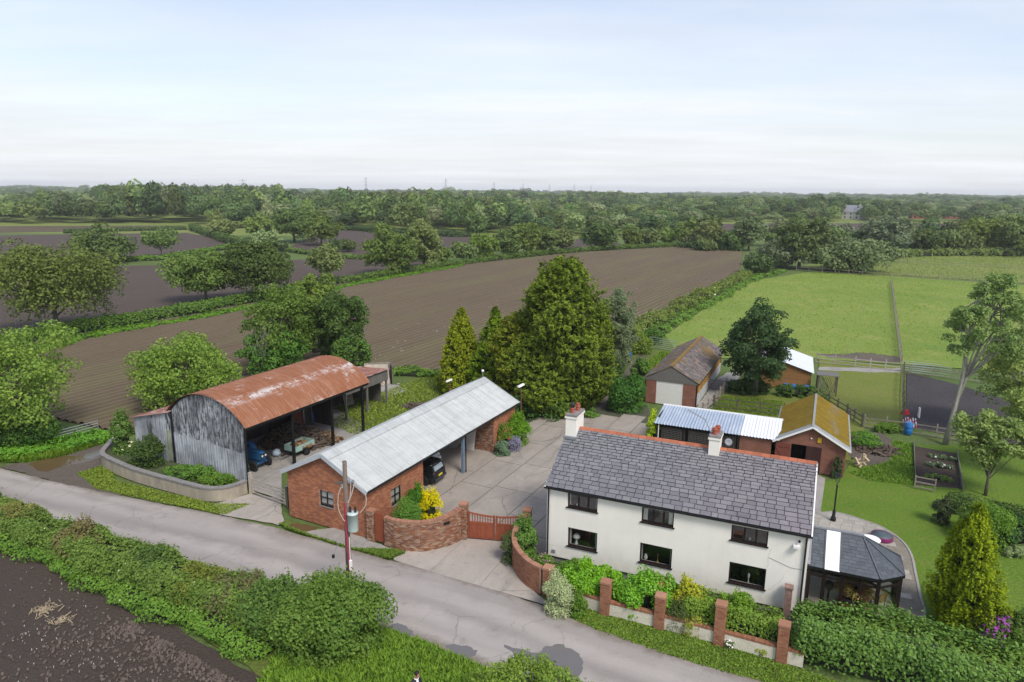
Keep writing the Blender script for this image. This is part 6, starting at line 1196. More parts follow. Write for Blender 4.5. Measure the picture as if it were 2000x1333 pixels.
def pylon(label, x, y, h_, rz):
    g = thing('pylon', label, 'pylon', (x, y, 0), rz, 'pylons on the horizon'); t = MB(); r_ = .22
    lv = [(0, 4.2), (.3, 2.6), (.55, 1.4), (.75, 1.0), (1, .25)]
    for (a, wa), (b_, wb) in zip(lv, lv[1:]):
        for sx_, sy_ in ((1, 1), (1, -1), (-1, 1), (-1, -1)): t.beam((sx_*wa, sy_*wa, a*h_), (sx_*wb, sy_*wb, b_*h_), r_)
        for s_ in (-1, 1): t.beam((-wa, s_*wa, a*h_), (wb, s_*wb, b_*h_), r_*.7); t.beam((wa, s_*wa, a*h_), (-wb, s_*wb, b_*h_), r_*.7)
    t.obj('tower', M['far_grey'], g)
    for z, wd in ((.62, 6.5), (.76, 8), (.9, 5.5)): MB().beam((-wd, 0, z*h_), (wd, 0, z*h_), r_*1.2).beam((-wd, 0, z*h_), (0, 0, z*h_+1.5), r_*.7).beam((wd, 0, z*h_), (0, 0, z*h_+1.5), r_*.7).obj('crossarm', M['far_grey'], g)
def far_at(u, d): return ((u-1000)/1350*d, d)
for u, d, h_, l in ((484, 1000, 32.5, 'nearest lattice pylon rising from the left woods'), (719, 1500, 45, 'second lattice pylon from the left on the horizon'), (871, 1750, 47, 'third lattice pylon from the left on the horizon'), (963, 2300, 46, 'fourth lattice pylon from the left, faint on the horizon'), (1018, 2700, 46, 'fifth lattice pylon from the left, faint on the horizon'), (1069, 3100, 48, 'sixth lattice pylon from the left, faint on the horizon'), (1116, 3100, 50, 'seventh lattice pylon from the left, faint on the horizon'), (1148, 3500, 50, 'rightmost faint lattice pylon on the horizon')): pylon(l, *far_at(u, d), h_, R(20))
# ---------------------------------------------------------------- person standing on the near verge
def person(loc, rz):
    root = thing('person', 'person in dark jacket and white shirt looking down, cut by the lower edge', 'person', loc, rz)
    J = {'pelvis': (0, 0, .95), 'belly': (0, .0, 1.1), 'chest': (0.02, 0, 1.32), 'neckb': (.03, 0, 1.47), 'neck': (.06, 0, 1.53), 'head': (.09, 0, 1.60)}
    V = []; E = []; RD = []
    def v(p, r_): V.append(p); RD.append(r_); return len(V)-1
    pel = v((0, 0, .95), (.15, .12)); be = v((0, 0, 1.12), (.15, .11)); ch = v((.0, 0, 1.33), (.17, .12)); nb = v((.02, 0, 1.46), (.09, .08)); nk = v((.05, 0, 1.52), (.055, .055)); h1 = v((.08, 0, 1.585), (.075, .08)); h2 = v((.11, 0, 1.68), (.085, .095)); h3 = v((.12, 0, 1.745), (.06, .07))
    E += [(pel, be), (be, ch), (ch, nb), (nb, nk), (nk, h1), (h1, h2), (h2, h3)]
    for s_ in (1, -1):
        sh = v((.0, s_*.19, 1.40), (.065, .065)); el = v((.04, s_*.25, 1.12), (.05, .05)); wr = v((.27, s_*.12, 1.08), (.035, .035)); E += [(ch, sh), (sh, el), (el, wr)]
        pm = v((.34, s_*.09, 1.09), (.035, .02)); E.append((wr, pm))
        for k in range(4): f1 = v((.38, s_*(.11-.022*k), 1.10-.005*k), (.010, .010)); f2 = v((.41+.006*k, s_*(.10-.022*k), 1.075), (.008, .008)); E += [(pm, f1), (f1, f2)]
        t1 = v((.35, s_*.055, 1.115), (.011, .011)); t2 = v((.39, s_*.05, 1.125), (.009, .009)); E += [(pm, t1), (t1, t2)]
        hp_ = v((0, s_*.10, .88), (.10, .10)); kn = v((.02, s_*.11, .48), (.065, .065)); an = v((-.01, s_*.11, .09), (.045, .045)); ft = v((.15, s_*.12, .04), (.045, .035)); E += [(pel, hp_), (hp_, kn), (kn, an), (an, ft)]
    me = bpy.data.meshes.new('body'); me.from_pydata(V, E, []); ob = link('body', me, root)
    sk_ = ob.modifiers.new('skin', 'SKIN'); sk_.use_smooth_shade = True
    for i, r_ in enumerate(RD): me.skin_vertices[0].data[i].radius = r_
    me.skin_vertices[0].data[0].use_root = True; su_ = ob.modifiers.new('sub', 'SUBSURF'); su_.levels = 2; su_.render_levels = 2
    # clothing and skin by height along the body
    t = NT('figure', .8, .2); p = t.n('ShaderNodeTexCoord').outputs['Object']; sp = t.n('ShaderNodeSeparateXYZ'); t.k(p, sp.inputs[0])
    skin = t.rng(sp.outputs[2], 1.475, 1.48); legs = t.rng(sp.outputs[2], .90, .905); hands = t.rng(sp.outputs[0], .27, .275); shirt = t.math('MULTIPLY', t.rng(sp.outputs[0], .075, .08), t.rng(t.math('ABSOLUTE', sp.outputs[1], 0), .06, .055))
    x = t.mix(legs, (.03, .03, .04), (.022, .025, .036)); x = t.mix(t.math('MULTIPLY', shirt, legs), x, (.75, .75, .78)); x = t.mix(skin, x, (.42, .22, .15)); x = t.mix(hands, x, (.42, .22, .15)); t.col(x); me.materials.append(t.m)
    hair = MB().lathe([(.085, 1.63), (.098, 1.68), (.095, 1.74), (.07, 1.785), (.02, 1.80)], 16, (.10, 0, 0)); ho = hair.obj('hair', simple('dark_hair', (.02, .014, .012), .7, .3, 20), root, True); ho.location = (-.02, 0, 0)
    fc = MB(); fc.hexa([(.18, -.012, 1.60), (.215, -.014, 1.595), (.215, .014, 1.595), (.18, .012, 1.60), (.18, -.006, 1.66), (.192, -.005, 1.655), (.192, .005, 1.655), (.18, .006, 1.66)]); fc.obj('nose', t.m, root)
    for s_ in (1, -1):
        MB().lathe([(.01, -.012), (.028, 0), (.01, .012)], 10, (.09, s_*.092, 1.64), 'y').obj('ear', t.m, root, True); MB().lathe([(.003, -.008), (.012, 0), (.003, .008)], 8, (.183, s_*.033, 1.652), 'x').obj('eye', M['black'], root)
    cl_ = MB(); cl_.tube([(.05+.075*math.cos(k/14*6.2832), .085*math.sin(k/14*6.2832), 1.475) for k in range(15)], .018, 6); cl_.obj('collar', M['cloth_white'], root)
    return root
person((-3.62, 23.42, .01), R(-35))
ctl = MB(); ctl.bx(-.05, .05, -.1, .1, -.02, .02); c_ = tag(ctl.obj('controller', M['black'], None, False, (-3.62+.40*math.cos(R(-35)), 23.42+.40*math.sin(R(-35)), 1.11), R(-35)), 'dark handset held in both hands by the person', 'controller')

# ---------------------------------------------------------------- vegetation
def leaf_mesh(name, C, U, V, rnd, mat, shape='leaf'):
    """one rhombic leaf per row: centre, half length vector, half width vector"""
    n = len(C); P = np.empty((n, 4, 3), np.float32); P[:, 0] = C-U; P[:, 1] = C+V-U*.1; P[:, 2] = C+U; P[:, 3] = C-V-U*.1
    me = bpy.data.meshes.new(name); me.vertices.add(n*4); me.vertices.foreach_set('co', P.ravel()); me.loops.add(n*4); me.polygons.add(n)
    me.loops.foreach_set('vertex_index', np.arange(n*4, dtype=np.int32)); me.polygons.foreach_set('loop_start', np.arange(0, n*4, 4, dtype=np.int32)); me.polygons.foreach_set('loop_total', np.full(n, 4, np.int32))
    me.update(); at = me.attributes.new('rnd', 'FLOAT', 'FACE'); at.data.foreach_set('value', rnd.astype(np.float32)); me.materials.append(mat); return me
def unitv(a): return a/np.maximum(np.linalg.norm(a, axis=1, keepdims=True), 1e-9)
def frames(rg, nrm, size, aspect, droop=None):
    n = len(nrm); t = rg.normal(size=(n, 3)) if droop is None else droop+rg.normal(size=(n, 3))*.35
    t = unitv(t-nrm*np.sum(t*nrm, 1, keepdims=True)); b = np.cross(nrm, t); s_ = size*rg.uniform(.65, 1.35, (n, 1)); return t*s_*.5, b*s_*.5*aspect
def clump_leaves(rg, cl, n, size, up=.3, aspect=.62, jit=.42, shell=.62):
    """leaves spread over the shells of a set of ellipsoid clumps (rows: x y z rx ry rz)"""
    cl = np.asarray(cl, float); wgt = (cl[:, 3]*cl[:, 4])+.2*cl[:, 5]**2; idx = rg.choice(len(cl), n, p=wgt/wgt.sum()); d = unitv(rg.normal(size=(n, 3))); d[:, 2] = np.where(d[:, 2] < -.6, -d[:, 2], d[:, 2])
    r_ = shell+(1.06-shell)*np.sqrt(rg.random((n, 1))); C = cl[idx, :3]+d*cl[idx, 3:]*r_; nrm = unitv(d*.75+np.array([0, 0, up])+rg.normal(size=(n, 3))*jit); U, V = frames(rg, nrm, size, aspect)
    crn = rg.random(len(cl)); return C, U, V, np.clip(.45*crn[idx]+.55*rg.random(n), 0, 1)
def limb_mesh(name, rg, height, r0, targets, mat, lean=(0, 0), fork=.35):
    m_ = MB(); top = Vector((lean[0], lean[1], height*.72)); m_.tube([(0, 0, -.1), (lean[0]*.2, lean[1]*.2, height*.2), (lean[0]*.55, lean[1]*.55, height*.45), tuple(top)], [r0*1.25, r0*.85, r0*.6, r0*.25], 8)
    for t in targets:
        f = rg.uniform(fork, .68); b = Vector((lean[0]*f, lean[1]*f, height*f*.75)); t = Vector(t); mid = b.lerp(t, .5)+Vector((rg.uniform(-.3, .3), rg.uniform(-.3, .3), rg.uniform(-.1, .5))); m_.tube([b, mid, t], [r0*.42, r0*.25, r0*.07], 5, False)
    return m_.mesh(name, mat, True)
def crown_clumps(rg, n, rx, rz, zc, rad, low=-.75, irregular=.25):
    out = []
    while len(out) < n:
        d = rg.normal(size=3); d /= np.linalg.norm(d)
        if d[2] < low: continue
        f = rg.uniform(.45, 1.0)**.6*(1+rg.normal()*irregular*.4); r_ = rad*rg.uniform(.6, 1.3); out.append((d[0]*rx*f, d[1]*rx*f, zc+d[2]*rz*f, r_, r_, r_*rg.uniform(.7, .95)))
    return out
def tree(label, tr, key, col, name='tree', cat='tree', rz=None, mat='leaf', group=None):
    """broadleaf tree at its real size: many small leaf clumps on limbs; leaf size follows how finely the photo resolves it"""
    x, y, h_, r_ = tr; d = math.hypot(x, y); seed = int(abs(x*37+y*91)) % 99991; rg = np.random.default_rng(seed); low = key.startswith('low'); airy = key.startswith('open'); will = key == 'willow'
    leaf = max(.22, d*.0036)*(1.0 if not airy else .9); nc = 150 if d < 110 else 110; zc, rz_ = (h_*.44, h_*.50) if low else (h_*.60, h_*.36) if airy else (h_*.52, h_*.46); ph = rg.uniform(0, 6.28, 6); cl = []
    while len(cl) < nc:
        v = rg.normal(size=3); v /= np.linalg.norm(v)
        if v[2] < (-.97 if low else -.86): continue
        az = math.atan2(v[1], v[0]); lob = 1+.16*math.sin(2*az+ph[0]+v[2]*2)+.12*math.sin(3*az+ph[1]-v[2]*3)+.10*math.sin(5*az+ph[2]+v[2]*5)+.08*math.sin(4*v[2]+ph[3]); f = rg.uniform(.25, 1)**.45*.84*lob; q = (.20 if nc > 120 else .23)*r_*rg.uniform(.55, 1.35)*(.8 if airy else 1); taper = 1 if v[2] > -.2 else 1-.35*(-v[2]-.2)
        cl.append((v[0]*r_*f*taper, v[1]*r_*f*taper, max(zc+v[2]*rz_*f, q*.6), q, q, q*rg.uniform(.65, .95)))
    area = 2*math.pi*r_*h_*.8+math.pi*r_*r_; n = int(min(19000, max(2600, 2.3*area/(.31*leaf*leaf)))*(.42 if airy else 1)); g = thing(name, label, cat, (x, y, 0), random.uniform(0, 6.28) if rz is None else rz, group)
    c = link('crown', leaf_mesh('crown', *clump_leaves(rg, cl, n, leaf*rg.uniform(.92, 1.1), up=.25, jit=.45, aspect=.36 if will else .65, shell=.35), M[mat]), g); c.color = (*col, 1)
    link('trunk', limb_mesh('trunk', rg, h_*.92, max(.1, h_*(.016 if airy else .028)), [q[:3] for q in cl[::max(3, nc//22)]], M['bark'], fork=.22), g); return g
random.seed(77)
OAK = (.138, .188, .050); OAKD = (.108, .155, .050); ASH = (.165, .24, .055); LIME = (.19, .27, .06); OLIVE = (.155, .195, .07); GREYG = (.175, .215, .12); BLUEG = (.07, .105, .05)
tree('bright green tree at the left edge above the field gate', (-39.02,51.62,9.41,5.15), 'near0', ASH)
tree('big spreading oak at the left behind the hedge bank', (-63.45,94.35,12.55,9.05), 'near1', OAK)
tree('dark round oak on the grass strip left of the pale tree', (-109.6,184.6,9.18,7.79), 'mid0', OAKD)
tree('thin pale green tree on the grass strip between the dark fields', (-102.01,201.24,8.37,5.85), 'open0', (0.145, 0.211, 0.066))
tree('oak with broad crown on the hedge bank, left of a twin', (-54.69,122.06,9.19,6.44), 'mid1', OAK)
tree('larger oak touching its left neighbour on the hedge bank', (-46.67,124.92,11.31,7.16), 'mid2', (0.086, 0.125, 0.034))
tree('cream flowering thorn tree behind the twin oaks', (-79.59,222.56,6.65,4.55), 'far0', (0.198, 0.251, 0.112))
tree('rounded olive green tree right of the twin oaks', (-41.19,153.25,8.15,4.35), 'mid3', OLIVE)
tree('tall leafy tree behind the rusty barn, left crown', (-24.97,74.16,10.27,4.93), 'near2', (0.112, 0.178, 0.040))
tree('tall dark tree behind the rusty barn, right crown', (-19.38,75.72,9.73,3.91), 'near3', (0.086, 0.139, 0.037))
tree('upright light green tree rising behind the barn trees', (-24.67,83.55,10.32,3.87), 'near0', ASH)
tree('bushy dark laurel tree just behind the rusty roof', (-25.05,71.18,5.41,3.49), 'near1', (0.099, 0.178, 0.037))
tree('low leafy tree between the barn trees and boarded store', (-17.3,72.92,4.74,2.22), 'near2', (0.086, 0.152, 0.037))
tree('round elder with yellow green shoots behind the grey lean-to', (-29.42,60.51,7.09,4.86), 'near3', (0.139, 0.218, 0.046))
tree('dense round tree on the hedge line left of the light tree', (-28.79,164.75,11.48,6.81), 'mid4', OAK)
tree('lighter taller tree just right of the dense round tree', (-22.8,177.35,12.57,5.63), 'mid0', OLIVE)
tree('small bushy tree at the foot of the lighter tree', (-18.84,185.07,5.44,3.1), 'far1', OAK)
for t_, l, k, c in (((-14.01,196.35,6.05,4.08), 'first bushy tree of the hedge line clump, at its left end', 'far2', OLIVE), ((-8.47,202.8,7.86,4.66), 'second tree of the hedge line clump, light and rounded', 'far3', ASH), ((-2.12,211.35,8.18,5.17), 'third tree of the hedge line clump, broad and dark', 'far4', OAKD), ((4.23,217.06,10.11,5.79), 'tallest tree in the middle of the hedge line clump', 'far5', OAK), ((10.59,223.05,9.26,5.13), 'fifth tree of the hedge line clump, dark crowned', 'far0', OAKD), ((16.29,229.27,8.01,4.09), 'last tree at the right end of the hedge line clump', 'far1', OLIVE),
    ((30.12,242.93,9.18,6.71), 'isolated broad oak right of the hedge line clump', 'far2', OAKD), ((43.31,253.33,7.0,4.19), 'small round tree right of the isolated oak', 'far3', OAK), ((50.72,258.91,7.14,4.69), 'middle one of three small trees at the field head', 'far4', OLIVE), ((58.46,264.74,6.53,4.22), 'right one of three small trees at the field head', 'far5', OAK),
    ((-16.02,307.59,9.98,5.7), 'dark oak standing before the wood above the brown field', 'far0', OAKD), ((-82.36,262.25,14.19,8.14), 'large dark oak at the left of a pair before the wood', 'far1', OAKD), ((-68.57,249.13,12.26,6.7), 'large dark oak at the right of a pair before the wood', 'far2', OAK), ((-102.4,282.12,9.38,6.11), 'bushy tree left of the dark oak pair', 'far3', OAK), ((-118.12,286.08,7.45,5.16), 'small rounded tree on the hedge above the dark field', 'far4', OLIVE), ((-53.5,225.45,3.95,2.57), 'small hedge tree right of the dark oak pair', 'far5', OAKD),
    ((65.85,260.73,9.45,5.48), 'rounded tree beyond the head of the ridged field, left', 'far0', OAK), ((70.16,251.93,10.59,6.39), 'larger tree beyond the head of the ridged field, middle', 'far1', OLIVE), ((82.96,244.68,12.41,6.32), 'tall light tree at the far right corner of the ridged field', 'far2', (.15, .19, .085)), ((76.05,243.91,7.1,4.35), 'low dark tree at the far corner of the ridged field', 'far3', OAKD),
    ((77.46,187.23,14.86,6.9), 'tall dark tree at the head of the paddock hedge', 'mid1', (.10, .14, .052)), ((128.64,278.6,7.67,6.82), 'light bushy tree right of the tall dark paddock tree', 'far4', GREYG), ((133.91,250.41,11.98,8.2), 'pale willow like tree left of the far brown field', 'far5', GREYG), ((141.42,238.88,8.35,6.37), 'first dark tree of the row behind the meadow', 'far0', OAKD), ((152.17,240.03,8.73,7.79), 'second tree of the row behind the meadow', 'far1', OLIVE), ((164.17,241.32,12.6,9.51), 'third and largest tree of the row behind the meadow', 'far2', OAK), ((169.8,234.22,13.92,8.57), 'tree at the right edge behind the rough meadow', 'far3', OLIVE), ((181.98,235.48,13.66,9.92), 'tree beyond the right edge behind the rough meadow', 'far4', OAK), ((131.2,259.03,6.78,4.95), 'small dark tree at the left end of the meadow row', 'far5', OAKD), ((136.27,242.31,6.88,4.94), 'small pale tree near the left end of the meadow row', 'far0', GREYG)):
    tree(l, t_, k, c)
for t_, l, k, c in (((61.21,173.06,5.36,4.08), 'dark round bush at the corner of paddock and ridged field', 'low0', (.10, .14, .05)), ((73.2,190.68,7.28,7.56), 'pale grey green willow bush behind the dark round bush', 'low1', (.175, .21, .11)), ((88.62,182.1,8.29,11.25), 'wide dome shaped bush at the top of the paddock', 'low2', (.145, .19, .085)), ((89.27,201.72,4.0,3.27), 'small bush beside the dome shaped bush', 'low0', OAK), ((66.79,242.86,3.9,4.66), 'low bush at the field head under the trees', 'low1', OAKD), ((10.96,71.86,10.91,2.69), 'silvery willow leaning behind the big conifer', 'willow', (.19, .24, .125))):
    tree(l, t_, k, c, 'bush' if 'bush' in l else 'tree', 'bush' if 'bush' in l else 'tree')
tree('dark glossy tree between stable and orange timber shed', (24.59,67.16,9.78,3.71), 'near0', (0.050, 0.095, 0.034))
tree('light green tree at the right edge behind the tall bare trunk', (42.66,55.99,9.35,3.91), 'open2', (.22, .29, .09))
tree('young tree with sparse crown by the vegetable bed', (32.32,43.81,6.48,2.52), 'open1', (.20, .26, .085))
tree('leafy tree at the right edge beyond the arena', (37.8,47.22,7.35,2.69), 'open3', (.21, .28, .085))
# tall leaning tree with bare pale trunk at the right
def tall_tree():
    x, y, h_, r_ = (35.58,53.61,13.96,3.57); g = thing('tall_tree', 'tall tree with long bare pale trunk beside the arena', 'tree', (x, y, 0), 0); rg = np.random.default_rng(9)
    s1 = [(0, 0, -.1), (.4, .2, 2.5), (.75, .3, 5.2), (.95, .4, 8), (1.1, .5, 11), (1.3, .6, h_*.85)]; s2 = [(.5, .22, 3.2), (1.15, .4, 5.5), (2.0, .6, 8), (2.7, .8, 10.6), (3.4, .9, h_*.8)]
    m_ = MB(); m_.tube(s1, [.24, .19, .14, .09, .07, .03], 10); m_.tube(s2, [.14, .12, .09, .06, .03], 8); cl = []
    for _ in range(90):
        a = rg.uniform(0, 6.28); d = rg.uniform(.2, 1)**.6; z = h_*rg.uniform(.52, .98); w_ = 3.3*math.sin(max(.15, min(1, (1.02-z/h_)*2.3))*1.57); cl.append((2.8+math.cos(a)*d*w_, .6+math.sin(a)*d*w_, z, .6, .6, .4))
    for _ in range(5): cl.append((rg.uniform(-.5, .6), rg.uniform(-.5, .8), h_*rg.uniform(.72, .8), .6, .6, .4))
    for c in cl[::2]:
        b = s1[rg.integers(2, 6)] if rg.random() < .4 else s2[rg.integers(1, 5)]; m_.tube([b, ((b[0]+c[0])/2, (b[1]+c[1])/2, (b[2]+c[2])/2+.3), c[:3]], [.06, .04, .015], 5, False)
    m_.obj('trunk', M['pale_bark'], g, True); c = link('crown', leaf_mesh('crown', *clump_leaves(rg, cl, 17000, .2, shell=.3), M['leaf']), g); c.color = (.185, .25, .085, 1)
tall_tree()
# dead branched shrub in front of the barn trees
ds = thing('bare_shrub', 'pale bare branched shrub in front of the trees behind the barn', 'shrub', (*(-25.88,69.95), 0)); rg_ = random.Random(5); m_ = MB()
for _ in range(34):
    a = rg_.uniform(0, 6.28); l = rg_.uniform(3, 7.2); s_ = rg_.uniform(.12, .42); p1 = (math.cos(a)*s_*l*.5, math.sin(a)*s_*l*.5, l*.55); p2 = (math.cos(a+.3)*s_*l, math.sin(a+.3)*s_*l, l); m_.tube([(0, 0, 0), p1, p2], [.06, .035, .012], 5, False); p3 = (p1[0]+rg_.uniform(-.9, .9), p1[1]+rg_.uniform(-.9, .9), l*.9); m_.tube([p1, p3], [.03, .01], 5, False)
m_.obj('branches', M['pale_bark'], ds)
# ---- conifers
def conifer(label, tr, n, leaf, col, seed, prof, name='conifer', spray=1.0, lump=.16, leaders=0):
    """layered sprays: prof(t) = radius fraction at height fraction t"""
    x, y, h_, r_ = tr; g = thing(name, label, 'conifer', (x, y, 0), 0); rg = np.random.default_rng(seed); nb = max(60, n//34); hb = h_*(rg.random(nb)**1.15)*.98+.02*h_; th = rg.uniform(0, 2*np.pi, nb); ph = rg.uniform(0, 6.28, 6)
    lum = 1+lump*(np.sin(3*th+ph[0]+hb*.8)+np.sin(5*th+ph[1]-hb*1.1)+np.sin(2*th+ph[2]+hb*.4))*.5; rad = np.array([prof(t) for t in hb/h_])*r_*lum; L = np.clip(.26*rad+.35, .3, 1.3)*spray*rg.uniform(.6, 1.4, nb); rad = rad*1.02+rg.normal(size=nb)*.05*r_
    off = np.zeros((nb, 2))
    if leaders:   # several leading tips instead of one point
        la = rg.uniform(0, 6.28, leaders); lr = r_*rg.uniform(.12, .60, leaders); lh = h_*(1.0-.13*(lr/(.6*r_))**2); w_ = (hb > h_*.74) & (rg.random(nb) < .75); j = rg.integers(0, leaders, nb); tt = rg.random(nb); off[w_] = np.stack([np.cos(la[j])*lr[j], np.sin(la[j])*lr[j]], 1)[w_]; hb = np.where(w_, h_*.74+(lh[j]-h_*.74)*tt, hb); rad = np.where(w_, r_*.40*(1-tt)**.6+.12, rad); L = np.where(w_, np.minimum(L, .45+.25*r_*(1-tt)), L)
    k = 34; i = np.repeat(np.arange(nb), k); t = rg.random(nb*k); e = np.stack([np.cos(th), np.sin(th), np.zeros(nb)], 1); side = np.stack([-np.sin(th), np.cos(th), np.zeros(nb)], 1)
    rr_ = (rad[i]-L[i]*(1-t))[:, None]; C = e[i]*rr_+side[i]*(rg.normal(size=(nb*k, 1))*.24*L[i][:, None]*(1.15-t[:, None]))+np.array([0, 0, 1])*((hb[i]+.30*L[i]*t**2-.05*L[i])[:, None]+rg.normal(size=(nb*k, 1))*.10)
    C[:, :2] += off[i]
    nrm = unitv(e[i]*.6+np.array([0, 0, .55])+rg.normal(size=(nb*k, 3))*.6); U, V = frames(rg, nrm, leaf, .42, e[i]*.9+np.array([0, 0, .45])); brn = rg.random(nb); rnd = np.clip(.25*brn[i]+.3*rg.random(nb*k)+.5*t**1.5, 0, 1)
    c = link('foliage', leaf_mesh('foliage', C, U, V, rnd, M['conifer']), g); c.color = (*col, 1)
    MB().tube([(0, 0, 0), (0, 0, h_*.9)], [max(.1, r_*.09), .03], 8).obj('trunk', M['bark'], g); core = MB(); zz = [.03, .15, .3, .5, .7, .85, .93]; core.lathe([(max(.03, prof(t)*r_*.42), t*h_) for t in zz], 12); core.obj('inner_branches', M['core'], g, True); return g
egg = lambda t: (min(1, (t+.12)/.3)**.5)*(max(0, 1-((t-.3)/.71)**3.2 if t > .3 else 1))**.56; cone = lambda t: min(1, (t+.15)/.25)**.6*max(0, 1-t**1.25)**.85; flame = lambda t: min(1, (t+.25)/.5)**.5*max(0, 1-((t-.3)/.7)**1.5 if t > .3 else 1)**.8; col_ = lambda t: min(1, (t+.2)/.3)**.5*max(0, 1-t**2.6)**.8
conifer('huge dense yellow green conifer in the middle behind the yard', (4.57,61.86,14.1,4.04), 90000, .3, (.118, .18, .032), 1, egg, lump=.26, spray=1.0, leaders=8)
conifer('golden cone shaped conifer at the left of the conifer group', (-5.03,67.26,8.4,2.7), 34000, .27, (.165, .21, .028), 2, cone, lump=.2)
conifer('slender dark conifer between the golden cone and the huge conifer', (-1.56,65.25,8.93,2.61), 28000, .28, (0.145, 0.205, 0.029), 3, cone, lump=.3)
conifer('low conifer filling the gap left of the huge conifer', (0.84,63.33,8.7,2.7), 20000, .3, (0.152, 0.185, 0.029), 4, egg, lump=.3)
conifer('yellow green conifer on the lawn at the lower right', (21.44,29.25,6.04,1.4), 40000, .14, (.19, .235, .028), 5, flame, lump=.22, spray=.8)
# ---- bushes and shrubs
def shoots(rg, base, leaf, hmax):   # stray upright sprigs: a few leaves up a short leaning stem
    n = len(base); k = 8; i = np.repeat(np.arange(n), k); t = np.tile(np.linspace(.1, 1, k), n); ax = unitv(np.stack([rg.normal(size=n)*.3, rg.normal(size=n)*.3, np.ones(n)], 1))*(hmax*rg.uniform(.35, 1, (n, 1)))
    C = base[i]+ax[i]*t[:, None]+rg.normal(size=(n*k, 3))*leaf*.25; nrm = unitv(rg.normal(size=(n*k, 3))+np.array([0, 0, .5])); U, V = frames(rg, nrm, leaf*(1.1-.4*t[:, None]), .6); return C, U, V, np.clip(.35+.6*rg.random(n*k), 0, 1)
def bush(label, x, y, rx, ry, h_, n, leaf, col, seed, name='shrub', cat='shrub', mat='leaf', lumps=26, z0=0, flowers=None, aspect=.6, rz=0, shell=.6):
    g = thing(name, label, cat, (x, y, z0), rz); rg = np.random.default_rng(seed); cl = []
    for _ in range(lumps):
        d = rg.normal(size=3); d /= np.linalg.norm(d); d[2] = abs(d[2]) if rg.random() < .75 else d[2]*.6; f = rg.uniform(.55, .85); q = min(rx, ry)*rg.uniform(.3, .48); cl.append((d[0]*rx*f, d[1]*ry*f, max(.16*h_, h_*.45+d[2]*h_*.46*f), q, q, min(q, h_*.32)))
    for k in range(9): az = k*.7; cl.append((math.cos(az)*rx*.66, math.sin(az)*ry*.66, h_*.12, min(rx, ry)*.34, min(rx, ry)*.34, h_*.16))
    LV = clump_leaves(rg, cl, n, leaf, aspect=aspect, shell=shell)
    if name != 'box_ball' and h_ > 1.2:
        tp = np.argsort(-LV[0][:, 2]-rg.random(n)*h_*.5)[:max(6, n//160)]; LV = [np.concatenate(q) for q in zip(LV, shoots(rg, LV[0][tp], leaf, .16*h_+.12))]
    c = link('foliage', leaf_mesh('foliage', *LV, M[mat]), g); c.color = (*col, 1)
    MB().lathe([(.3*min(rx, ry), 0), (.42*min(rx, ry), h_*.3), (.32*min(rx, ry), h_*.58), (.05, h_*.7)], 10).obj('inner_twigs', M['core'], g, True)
    if flowers:
        fc, fn, fs = flowers; k = rg.choice(len(cl), 1); C, U, V, r_ = clump_leaves(rg, cl, fn, fs, aspect=.9, shell=.98, up=.8); f = link('flowers', leaf_mesh('flowers', C+np.array([0, 0, .02]), U, V, r_, M['petal']), g); f.color = (*fc, 1)
    return g
def B(tr): return tr[0], tr[1], tr[3], tr[3], tr[2]
bush('bright yellow flowering shrub by the carport corner', *B((-4.89,39.32,2.37,0.7)), 4200, .11, (0.500, 0.436, 0.013), 1)
bush('dark green shrub between carport wall and yellow shrub', *B((-5.72,39.85,2.26,0.75)), 4500, .11, (0.079, 0.165, 0.026), 2)
bush('clipped round green shrub inside the curved brick wall', *B((-6.12,37.86,2.17,0.94)), 6500, .09, (0.099, 0.198, 0.040), 3, lumps=40)
bush('large rounded shrub at the far corner of the carport', *B((0.49,52.68,2.42,1.01)), 7500, .13, (0.112, 0.224, 0.029), 4, lumps=40)
bush('mixed climbing shrub against the far carport wall', *B((-0.56,51.52,2.29,0.65)), 3500, .14, (0.119, 0.198, 0.040), 5, flowers=((.5, .12, .1), 70, .14))
bush('pale purple lavender bush in the carport border', *B((0.2,51.32,1.19,0.65)), 2600, .12, (0.264, 0.251, 0.330), 6, aspect=.3)
bush('blue green low shrub at the near end of the carport border', *B((-0.63,50.44,1.09,0.67)), 2600, .13, (0.132, 0.198, 0.119), 7)
bush('big dark bush left of the stable roller door', *B((10.73,62.05,3.08,1.87)), 9000, .2, (0.066, 0.139, 0.029), 8, 'bush', 'bush', lumps=34)
bush('dense low shrubs at the foot of the huge conifer', (3.09,60.01,2.04,1.78)[0], (3.09,60.01,2.04,1.78)[1], 4.2, 2.0, 2.2, 6500, .2, (0.073, 0.132, 0.033), 9)
bush('ivy and low growth at the yard edge beneath the conifers', (4.32,60.94,0.89,1.36)[0]+1.2, (4.32,60.94,0.89,1.36)[1]-1.0, 3.5, .9, .8, 3500, .17, (0.106, 0.185, 0.040), 10)
bush('tall weeds left of the stable roof', *B((13.85,71.96,2.56,1.09)), 3500, .2, (0.119, 0.198, 0.046), 11, 'weeds', 'weeds')
bush('yellow green bush beside the paddock gate', *B((16.1,85.25,2.32,1.61)), 4000, .24, (0.185, 0.264, 0.053), 12, 'bush', 'bush')
bush('green bush on the track edge beyond the conifers', *B((18.93,90.76,2.24,1.37)), 3500, .24, (0.119, 0.198, 0.046), 13, 'bush', 'bush')
bush('leafy shrub growing at the left corner of the grey lean-to', *B((-29.02,48.98,3.99,0.89)), 5200, .18, (0.099, 0.165, 0.040), 14, flowers=((.7, .68, .5), 40, .2))
bush('dark shrub against the grey barn gable foot', -26.0, 46.3, 1.4, 1.0, 2.2, 4200, .16, (0.066, 0.112, 0.029), 15, z0=.5)
